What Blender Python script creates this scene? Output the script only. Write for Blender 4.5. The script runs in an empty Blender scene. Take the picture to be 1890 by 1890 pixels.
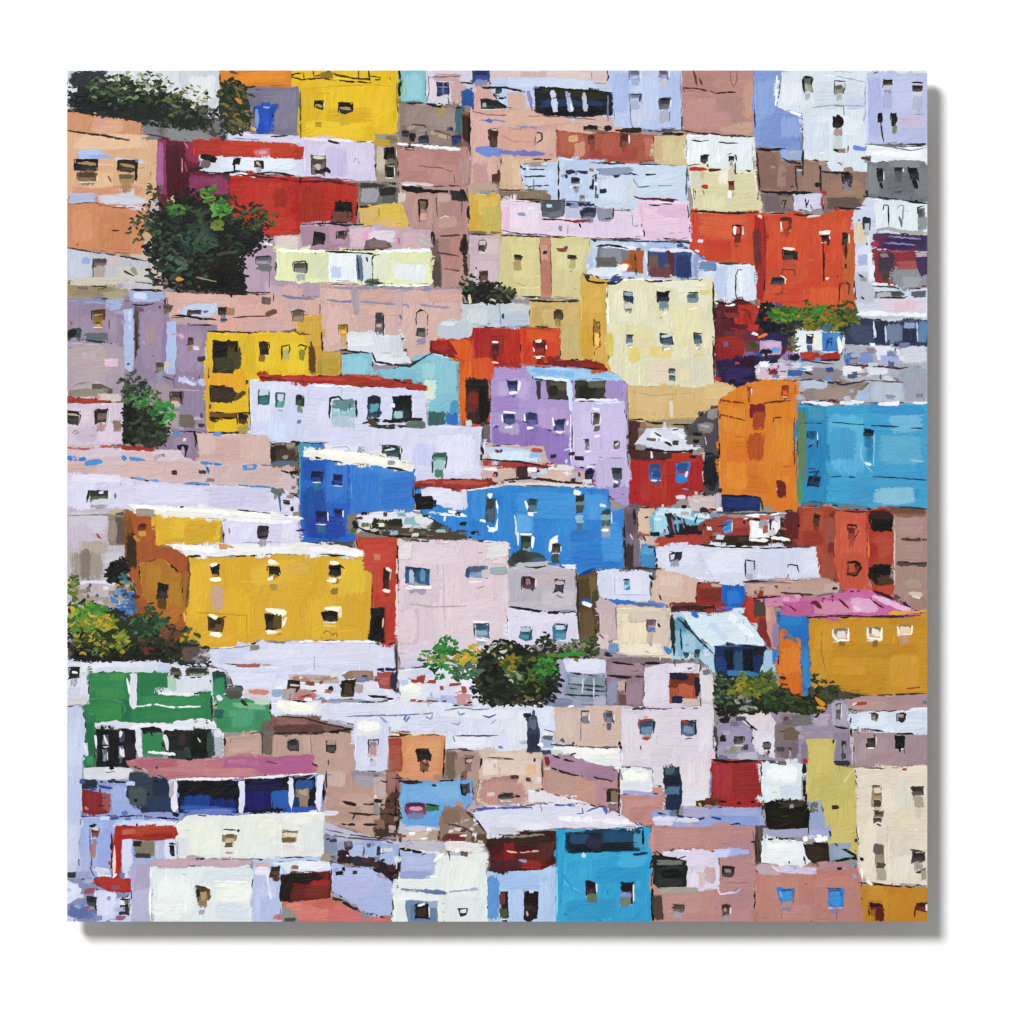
import bpy, math, random
import numpy as np
from mathutils import Vector
from mathutils.geometry import delaunay_2d_cdt
R = random.Random(11)
C = bpy.context.scene.collection
S = bpy.context.scene

# ---------------------------------------------------------------- sizes
PX = 1.0 / 1588.0                 # the painting is one metre wide
X0, Y0, X1, Y1 = 124, 130, 1711.5, 1701   # its edges in the photograph
DEPTH = 0.0425                     # canvas front above the wall
THICK = 0.016                     # thin canvas, set clear of the wall to offset its shadow; unseen batten added
CZ = 1.5                          # height of the centre of the view
def wx(px): return (px - 945) * PX
def wz(py): return CZ - (py - 945) * PX

# ---------------------------------------------------------------- camera
DIST = 6.0
cam = bpy.data.cameras.new('camera'); co = bpy.data.objects.new('camera', cam); C.objects.link(co)
co.location = (0, -DEPTH - DIST, CZ); co.rotation_euler = (math.pi / 2, 0, 0)
cam.sensor_width = 36; cam.lens = 36 * DIST / (1890 * PX)
cam.clip_start = 0.1; cam.clip_end = 100
S.camera = co

# ---------------------------------------------------------------- light and exposure
W = bpy.data.worlds.new('World'); S.world = W; W.use_nodes = True
bg = W.node_tree.nodes['Background']
bg.inputs[0].default_value = (1, 1, 1, 1); bg.inputs[1].default_value = 0.335
ld = bpy.data.lights.new('studio_softbox', 'AREA'); ld.shape = 'DISK'; ld.size = 5.5
ld.energy = 5000; ld.color = (1.0, 0.995, 0.985)
lo = bpy.data.objects.new('studio_softbox', ld); C.objects.link(lo)
d = Vector((-0.515, -1, 0.585)).normalized()
lo.location = Vector((wx(917), 0, wz(915))) + d * 20
lo.rotation_euler = d.to_track_quat('Z', 'Y').to_euler()
S.view_settings.view_transform = 'Standard'; S.view_settings.look = 'None'
S.view_settings.exposure = 0; S.view_settings.gamma = 1
S.view_settings.use_curve_mapping = False
S.render.engine = 'CYCLES'
S.cycles.transparent_max_bounces = 48
S.cycles.max_bounces = 6
EXPO = 1.18                       # light on the front: pigment = photographed value / EXPO

# ---------------------------------------------------------------- materials
def nt(name):
    m = bpy.data.materials.new(name); m.use_nodes = True
    t = m.node_tree; t.nodes.clear()
    return m, t
def N(t, kind, **kw):
    n = t.nodes.new(kind)
    for k, v in kw.items():
        if isinstance(k, str) and hasattr(n, k): setattr(n, k, v)
    return n
def mathn(t, op, a, b=None, c=None, clamp=False):
    n = t.nodes.new('ShaderNodeMath'); n.operation = op; n.use_clamp = clamp
    for i, v in enumerate((a, b, c)):
        if v is None: continue
        if isinstance(v, (int, float)): n.inputs[i].default_value = v
        else: t.links.new(v, n.inputs[i])
    return n.outputs[0]
def paint(name, dry):
    m, t = nt(name); L = t.links.new
    out = t.nodes.new('ShaderNodeOutputMaterial'); bs = t.nodes.new('ShaderNodeBsdfPrincipled')
    pig = t.nodes.new('ShaderNodeAttribute'); pig.attribute_name = 'pigment'
    kn = t.nodes.new('ShaderNodeAttribute'); kn.attribute_name = 'knife'
    geo = t.nodes.new('ShaderNodeNewGeometry')
    def noise(vec, sx, sy, sz, scale, detail, rough=0.6, dist=0.0):
        mp = t.nodes.new('ShaderNodeMapping'); mp.inputs['Scale'].default_value = (sx, sy, sz); L(vec, mp.inputs[0])
        n = t.nodes.new('ShaderNodeTexNoise'); n.inputs['Scale'].default_value = scale
        n.inputs['Detail'].default_value = detail; n.inputs['Roughness'].default_value = rough
        n.inputs['Distortion'].default_value = dist; L(mp.outputs[0], n.inputs['Vector'])
        return n.outputs['Fac']
    streak = noise(kn.outputs['Vector'], .018, .20, 1, 1, 4, .7)          # bristle and knife drag
    fine = noise(kn.outputs['Vector'], .07, .5, 1, 1, 2, .6)
    blot = noise(kn.outputs['Vector'], .03, .045, 1, 1, 3, .55, .6)
    patch = noise(kn.outputs['Vector'], .009, .014, 1, 1, 2, .5, .3)
    # value variation of the pigment itself
    v = mathn(t, 'MULTIPLY_ADD', streak, .13, .935)
    v = mathn(t, 'MULTIPLY', v, mathn(t, 'MULTIPLY_ADD', blot, .14, .93))
    v = mathn(t, 'MULTIPLY', v, mathn(t, 'MULTIPLY_ADD', fine, .06, .97))
    hsv = t.nodes.new('ShaderNodeHueSaturation')
    L(mathn(t, 'MULTIPLY_ADD', patch, .03, .485), hsv.inputs['Hue'])
    L(mathn(t, 'MULTIPLY_ADD', streak, .18, .92), hsv.inputs['Saturation'])
    L(v, hsv.inputs['Value']); L(pig.outputs['Color'], hsv.inputs['Color'])
    L(hsv.outputs[0], bs.inputs['Base Color'])
    bs.inputs['Specular IOR Level'].default_value = 0.14
    L(mathn(t, 'MULTIPLY_ADD', streak, -.25, .62), bs.inputs['Roughness'])
    # relief: streaks, lumps of paint, ridges where a lump ends
    ridge = noise(kn.outputs['Vector'], .008, .035, 1, 1, 1, .5, .5)
    rr = mathn(t, 'ABSOLUTE', mathn(t, 'SUBTRACT', ridge, .5))
    rr = mathn(t, 'SUBTRACT', 1, mathn(t, 'MULTIPLY', rr, 40), clamp=True)
    amt = mathn(t, 'MULTIPLY_ADD', patch, 3.4, -1.25, clamp=True)     # some passages are combed, others buttered smooth
    h = mathn(t, 'MULTIPLY', mathn(t, 'MULTIPLY', streak, amt), .75)
    h = mathn(t, 'ADD', h, mathn(t, 'MULTIPLY', fine, .12))
    h = mathn(t, 'ADD', h, mathn(t, 'MULTIPLY', blot, .8))
    h = mathn(t, 'ADD', h, mathn(t, 'MULTIPLY', rr, .1))
    if dry:
        a = pig.outputs['Alpha']
        # broken drag of the knife: the paint catches or misses, grain by grain
        grain = noise(kn.outputs['Vector'], .16, .62, 1, 1, 1, .6)
        nn = mathn(t, 'MULTIPLY_ADD', mathn(t, 'ADD', mathn(t, 'MULTIPLY', streak, .45), mathn(t, 'MULTIPLY', grain, .55)), 2.9, -.95, clamp=True)
        cov = mathn(t, 'SUBTRACT', mathn(t, 'MULTIPLY', a, 1.45), mathn(t, 'MULTIPLY_ADD', nn, .95, .1))
        cov = mathn(t, 'MULTIPLY', cov, 14.0, clamp=True)
        tr = t.nodes.new('ShaderNodeBsdfTransparent'); mx = t.nodes.new('ShaderNodeMixShader')
        L(cov, mx.inputs[0]); L(tr.outputs[0], mx.inputs[1]); L(bs.outputs[0], mx.inputs[2]); L(mx.outputs[0], out.inputs[0])
    else:
        L(bs.outputs[0], out.inputs[0])
    bp = t.nodes.new('ShaderNodeBump'); bp.inputs['Strength'].default_value = 1.0; bp.inputs['Distance'].default_value = 0.0016
    L(h, bp.inputs['Height']); L(bp.outputs[0], bs.inputs['Normal'])
    return m
PAINT = paint('oil_paint', False); DRY = paint('dry_oil_paint', True)
def plain(name, col, rough, nscale, bump, vary=.04):
    m, t = nt(name); L = t.links.new
    out = t.nodes.new('ShaderNodeOutputMaterial'); bs = t.nodes.new('ShaderNodeBsdfPrincipled'); L(bs.outputs[0], out.inputs[0])
    tc = t.nodes.new('ShaderNodeTexCoord'); n = t.nodes.new('ShaderNodeTexNoise'); n.inputs['Scale'].default_value = nscale
    n.inputs['Detail'].default_value = 5; L(tc.outputs['Object'], n.inputs['Vector'])
    rmp = t.nodes.new('ShaderNodeMix'); rmp.data_type = 'RGBA'
    rmp.inputs[6].default_value = tuple(c * (1 - vary) for c in col) + (1,); rmp.inputs[7].default_value = tuple(col) + (1,)
    L(n.outputs['Fac'], rmp.inputs[0]); L(rmp.outputs[2], bs.inputs['Base Color'])
    bs.inputs['Roughness'].default_value = rough
    bp = t.nodes.new('ShaderNodeBump'); bp.inputs['Strength'].default_value = bump; bp.inputs['Distance'].default_value = .001
    L(n.outputs['Fac'], bp.inputs['Height']); L(bp.outputs[0], bs.inputs['Normal'])
    return m

# ---------------------------------------------------------------- paint strokes
def lin(h):
    o = []
    for i in (0, 2, 4):
        c = int(h[i:i + 2], 16) / 255
        c = c / 12.92 if c <= .04045 else ((c + .055) / 1.055) ** 2.4
        o.append(c)
    Y = .3 * o[0] + .6 * o[1] + .1 * o[2]; k = max(.35, 1.01 - .007 / max(Y, .004)); g = Y * .03
    return tuple(max(.0016, (c * .97 + g) * k) / EXPO for c in o)
def vary(c, v, s=0.0):
    k = 1 + R.uniform(-v, v)
    return tuple(min(.95, max(.002, x * k * (1 + R.uniform(-s, s)))) for x in c)
def clampp(x, y):
    return min(X1, max(X0, x)), min(Y1, max(Y0, y))
ELEMS = []                        # (mesh key, verts[(x,y,lift)], faces, rgba per vert, uv per vert, dry)
def emit(key, vs, fs, cols, uvs, dry):
    sd = R.uniform(0, 500)
    if not dry: vs = [(X0 if x < X0 + 3.2 else X1 if x > X1 - 3.2 else x, Y0 if y < Y0 + 3.2 else Y1 if y > Y1 - 3.2 else y) for x, y in vs]
    vs = [clampp(x, y) for x, y in vs]
    ELEMS.append((key, vs, fs, cols, [(u, v, sd) for u, v in uvs], dry))
def rough_poly(pts, amp, step=5.0):
    out = []; n = len(pts); off = 0.0
    for i in range(n):
        ax, ay = pts[i]; bx, by = pts[(i + 1) % n]
        ln = math.hypot(bx - ax, by - ay)
        if ln < .5: continue
        k = max(1, int(ln / step)); nx, ny = (by - ay) / ln, -(bx - ax) / ln
        tx, ty = (bx - ax) / ln, (by - ay) / ln
        for j in range(k):
            f = j / k
            off = off * .55 + R.uniform(-amp, amp) * (.25 if j == 0 else .8)
            sp = R.uniform(1.2, 2.2) * amp if R.random() < .05 else 0
            q = R.uniform(-1, 1)
            out.append((ax + (bx - ax) * f + nx * (off + sp) + tx * q, ay + (by - ay) * f + ny * (off + sp) + ty * q))
    return out
def solid(key, col, pts, amp=1.5, direction=None):
    xs = [p[0] for p in pts]; ys = [p[1] for p in pts]
    on = lambda x, y: x <= X0 + .5 or x >= X1 - .5 or y <= Y0 + .5 or y >= Y1 - .5
    rp = rough_poly(pts, amp)
    vv, _, tri, _, _, _ = delaunay_2d_cdt([Vector(p) for p in rp], [], [list(range(len(rp)))], 1, 1e-4)
    rp = [(p[0], p[1]) for p in vv]
    w, h = max(xs) - min(xs), max(ys) - min(ys)
    a = direction if direction is not None else (math.pi / 2 if R.random() < (.7 if h > w * .5 else .3) else 0) + R.uniform(-.08, .08)
    ca, sa = math.cos(a), math.sin(a)
    uv = [(x * ca + y * sa, -x * sa + y * ca) for x, y in rp]
    emit(key, rp, [list(t) for t in tri], [col + (1.0,)] * len(rp), uv, False)
def inside(x, y, pts):
    c = False; n = len(pts)
    for i in range(n):
        ax, ay = pts[i]; bx, by = pts[i - 1]
        if (ay > y) != (by > y) and x < (bx - ax) * (y - ay) / (by - ay) + ax: c = not c
    return c
US = (0, .09, .2, .4, .6, .8, .91, 1)
def drybox(key, col, x0, y0, x1, y1, vert, peak=1.0, soft=.3, tilt=.07):
    n = len(US); vs = []; al = []; uv = []
    sk = R.uniform(-tilt, tilt); cx, cy = (x0 + x1) / 2, (y0 + y1) / 2
    w, h = x1 - x0, y1 - y0
    g = min(8, .14 * max(w, h)); x0 -= g * .5; x1 += g * .5; y0 -= g * .5; y1 += g * .5; w, h = x1 - x0, y1 - y0
    jx = [R.uniform(-.09, .09) * min(w, 24) for _ in US]; jy = [R.uniform(-.09, .09) * min(h, 24) for _ in US]
    AC = (0, .5, .86, 1, 1, .86, .5, 0); AL = [0, .6, .92, 1, .97, .8, .5, 0]
    if R.random() < .5: AL.reverse()
    rowk = [R.uniform(.8, 1.08) for _ in US]
    for j in range(n):
        for i in range(n):
            u, v = US[i], US[j]
            x = x0 + w * u; y = y0 + h * v
            a = (AC[i] * AL[j] * rowk[i]) if vert else (AC[j] * AL[i] * rowk[j])
            a *= peak * R.uniform(.88, 1.06)
            xx = x + sk * (y - cy) + jx[j] * (1 if vert is False else .4); yy = y + sk * (x - cx) + jy[i] * (1 if vert else .4)
            vs.append((xx, yy)); al.append(a); uv.append((y, x) if vert else (x, y))
    fs = [[j * n + i, j * n + i + 1, (j + 1) * n + i + 1, (j + 1) * n + i] for j in range(n - 1) for i in range(n - 1)]
    emit(key, vs, fs, [col + (a,) for a in al], uv, True)
def ribbon(key, col, pts, w, broken=.25, taper=.5, wob=.6, peak=1.05):
    # a dragged line of paint with uneven width
    P = []
    for i in range(len(pts) - 1):
        (ax, ay), (bx, by) = pts[i], pts[i + 1]
        ln = math.hypot(bx - ax, by - ay); k = max(2, int(ln / 5))
        for j in range(k): P.append((ax + (bx - ax) * j / k, ay + (by - ay) * j / k))
    P.append(pts[-1]); n = len(P)
    vs = []; al = []; uv = []; ww = 1.0; s = 0; bro = 1.0
    for i, (x, y) in enumerate(P):
        p, q = P[max(0, i - 1)], P[min(n - 1, i + 1)]
        dx, dy = q[0] - p[0], q[1] - p[1]; ln = math.hypot(dx, dy) or 1; dx /= ln; dy /= ln
        ww = .5 * ww + .5 * R.uniform(.35, 1.65)
        e = min(i, n - 1 - i) / max(1, (n - 1) / 2); f = taper + (1 - taper) * min(1, e * 3)
        hw = max(.6, w * .5 * ww * f)
        if R.random() < broken * .4: bro = R.uniform(.25, .7)
        elif R.random() < .5: bro = 1.0
        ox, oy = R.uniform(-wob, wob), R.uniform(-wob, wob)
        for k, (sd, a) in enumerate(((-1, .5), (-.5, 1), (.5, 1), (1, .5))):
            vs.append((x + ox - dy * hw * sd, y + oy + dx * hw * sd)); al.append(peak * a * bro * (.75 if i in (0, n - 1) else 1)); uv.append((s, hw * sd * 1.0))
        s += ln / 2
    fs = []
    for i in range(n - 1):
        for k in range(3): fs.append([i * 4 + k, i * 4 + k + 1, (i + 1) * 4 + k + 1, (i + 1) * 4 + k])
    emit(key, vs, fs, [col + (a,) for a in al], uv, True)
def dab(key, col, x0, y0, x1, y1, w):
    # a lump of paint set down by the knife: uneven outline, flat on one side
    ln = math.hypot(x1 - x0, y1 - y0) or 1; dx, dy = (x1 - x0) / ln, (y1 - y0) / ln; cx, cy = (x0 + x1) / 2, (y0 + y1) / 2
    hl, hw = ln / 2 + w * .15, w * R.uniform(.4, .6); n = 11; P = []; k = 1.0; skew = R.uniform(-.5, .5)
    for i in range(n):
        a = 6.283 * i / n + R.uniform(-.2, .2); k = .4 * k + .6 * R.uniform(.62, 1.28)
        u = math.copysign(abs(math.cos(a)) ** .7, math.cos(a)) * hl * k; v = math.copysign(abs(math.sin(a)) ** .7, math.sin(a)) * hw * k * (1 + skew * math.cos(a))
        P.append((cx + dx * u - dy * v, cy + dy * u + dx * v))
    solid(key, vary(col, .05), P, .45)
def leaf(key, col, x, y, size):
    # a curved knife dab, thick at one end
    if size > 12 and R.random() < .5: size *= .7
    a = R.uniform(-.9, .9) + (math.pi if R.random() < .5 else 0); ln = size * R.uniform(.45, 1.15); w = size * R.uniform(.24, .52)
    cv = R.uniform(-.9, .9); n = 5; vs = []; uv = []; al = []
    for i in range(n + 1):
        f = i / n; b = a + cv * (f - .5)
        px = x + math.cos(a) * ln * (f - .5) - math.sin(a) * cv * ln * .35 * (4 * (f - .5) ** 2); py = y + math.sin(a) * ln * (f - .5) + math.cos(a) * cv * ln * .35 * (4 * (f - .5) ** 2)
        hw = w * .5 * (math.sin(math.pi * min(1, f * .85 + .12)) ** .7) * R.uniform(.8, 1.15)
        for sd in (-1, 0, 1):
            vs.append((px - math.sin(b) * hw * sd, py + math.cos(b) * hw * sd)); uv.append((f * ln, hw * sd)); al.append(.78 if sd else 1.1)
    fs = []
    for i in range(n):
        for k in range(2): fs.append([i * 3 + k, i * 3 + k + 1, (i + 1) * 3 + k + 1, (i + 1) * 3 + k])
    emit(key, vs, fs, [col + (v,) for v in al], uv, True)
def texture(key, col, pts):
    # knife marks of nearly the same colour, over one patch
    xs = [p[0] for p in pts]; ys = [p[1] for p in pts]; x0, x1, y0, y1 = min(xs), max(xs), min(ys), max(ys)
    area = (x1 - x0) * (y1 - y0)
    for _ in range(int(min(20, area / 2600))):
        x, y = R.uniform(x0, x1), R.uniform(y0, y1); v = R.random() < .55
        w, h = (R.uniform(8, 26), R.uniform(18, 55)) if v else (R.uniform(20, 60), R.uniform(7, 20))
        w = min(w, (x1 - x0) * .6); h = min(h, (y1 - y0) * .6)
        if all(inside(px, py, pts) for px, py in ((x - w / 2, y - h / 2), (x + w / 2, y - h / 2), (x - w / 2, y + h / 2), (x + w / 2, y + h / 2))):
            drybox(key, vary(col, .07, .045), x - w / 2, y - h / 2, x + w / 2, y + h / 2, v, R.uniform(.5, .8))
    for _ in range(int(min(16, area / 2600))):
        x, y = R.uniform(x0, x1), R.uniform(y0, y1); ln = R.uniform(14, 50); v = R.random() < .45
        x2, y2 = (x + R.uniform(-3, 3), y + ln) if v else (x + ln, y + R.uniform(-3, 3))
        if inside(x, y, pts) and inside(x2, y2, pts):
            k = R.choice((.55, .7, 1.25, 1.35))
            c = tuple(min(.9, q * k) for q in col)
            ribbon(key, c, [(x, y), ((x + x2) / 2 + R.uniform(-2, 2), (y + y2) / 2 + R.uniform(-2, 2)), (x2, y2)], 1.6, .6, peak=.85)
INK = [lin(c) for c in ('1a1612', '241c1a', '1c2030', '2c241c', '14141a', '3a2c24')]
def ticks(key, col, pts):
    xs = [p[0] for p in pts]; ys = [p[1] for p in pts]; x0, x1, y0, y1 = min(xs), max(xs), min(ys), max(ys)
    for _ in range(int(min(12, (x1 - x0) * (y1 - y0) / 2400))):
        x, y = R.uniform(x0, x1), R.uniform(y0, y1)
        if inside(x, y, pts):
            dk = R.random() < .6; c = tuple(q * .35 for q in col) if dk else tuple(min(.85, q * 1.25 + .04) for q in col)
            a = R.choice((0, 0, 1.57)) + R.uniform(-.4, .4); ln = R.uniform(3, 12)
            ribbon(key, c, [(x, y), (x + math.cos(a) * ln, y + math.sin(a) * ln)], R.uniform(1.4, 2.6), .5, peak=.8)
def edges(key, col, pts, ink=.65):
    n = len(pts); sgn = sum(pts[i - 1][0] * pts[i][1] - pts[i][0] * pts[i - 1][1] for i in range(n))
    for i in range(n):
        (ax, ay), (bx, by) = pts[i - 1], pts[i]; ln = math.hypot(bx - ax, by - ay)
        if ln < 20 or (abs(ax - bx) < 3 and (ax < X0 + 4 or ax > X1 - 4)) or (abs(ay - by) < 3 and (ay < Y0 + 4 or ay > Y1 - 4)): continue
        for _ in range(int(ln / 60 + R.random())):
            if R.random() < .45:                         # wet edge dragged over its neighbour
                q = R.uniform(.1, .9); x, y = ax + (bx - ax) * q, ay + (by - ay) * q; v = abs(bx - ax) > abs(by - ay)
                a, b = R.uniform(8, 22), R.uniform(3, 6.5)
                drybox(key, vary(col, .06, .03), x - (a if v else b), y - (b if v else a), x + (a if v else b), y + (b if v else a), v, R.uniform(.5, .75), tilt=.15)
        if R.random() < ink:
            f0 = R.uniform(0, .55); f1 = min(1, f0 + R.uniform(.15, .55)); mx, my = R.uniform(-1.5, 1.5), R.uniform(-1.5, 1.5)
            P = [(ax + (bx - ax) * f + R.uniform(-1.2, 1.2), ay + (by - ay) * f + R.uniform(-1.2, 1.2)) for f in (f0, f0 * .6 + f1 * .4, f0 * .3 + f1 * .7, f1)]
            ribbon(key, R.choice(INK), P, R.uniform(1.4, 3.8), .8, peak=1.0)
        if ln < 26 or R.random() < .35: continue
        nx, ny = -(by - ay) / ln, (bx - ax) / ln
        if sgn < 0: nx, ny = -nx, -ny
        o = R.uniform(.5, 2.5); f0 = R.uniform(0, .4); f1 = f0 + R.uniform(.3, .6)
        lit = (nx * -1 + ny * -1) < 0                    # light and shade of a lip put into colour: pale at top and left
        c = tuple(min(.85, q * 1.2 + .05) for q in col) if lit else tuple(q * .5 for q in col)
        ribbon(key, c, [(ax + (bx - ax) * f0 + nx * o, ay + (by - ay) * f0 + ny * o), (ax + (bx - ax) * f1 + nx * o, ay + (by - ay) * f1 + ny * o)], R.uniform(1.5, 2.6), .5, peak=.9)

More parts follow.
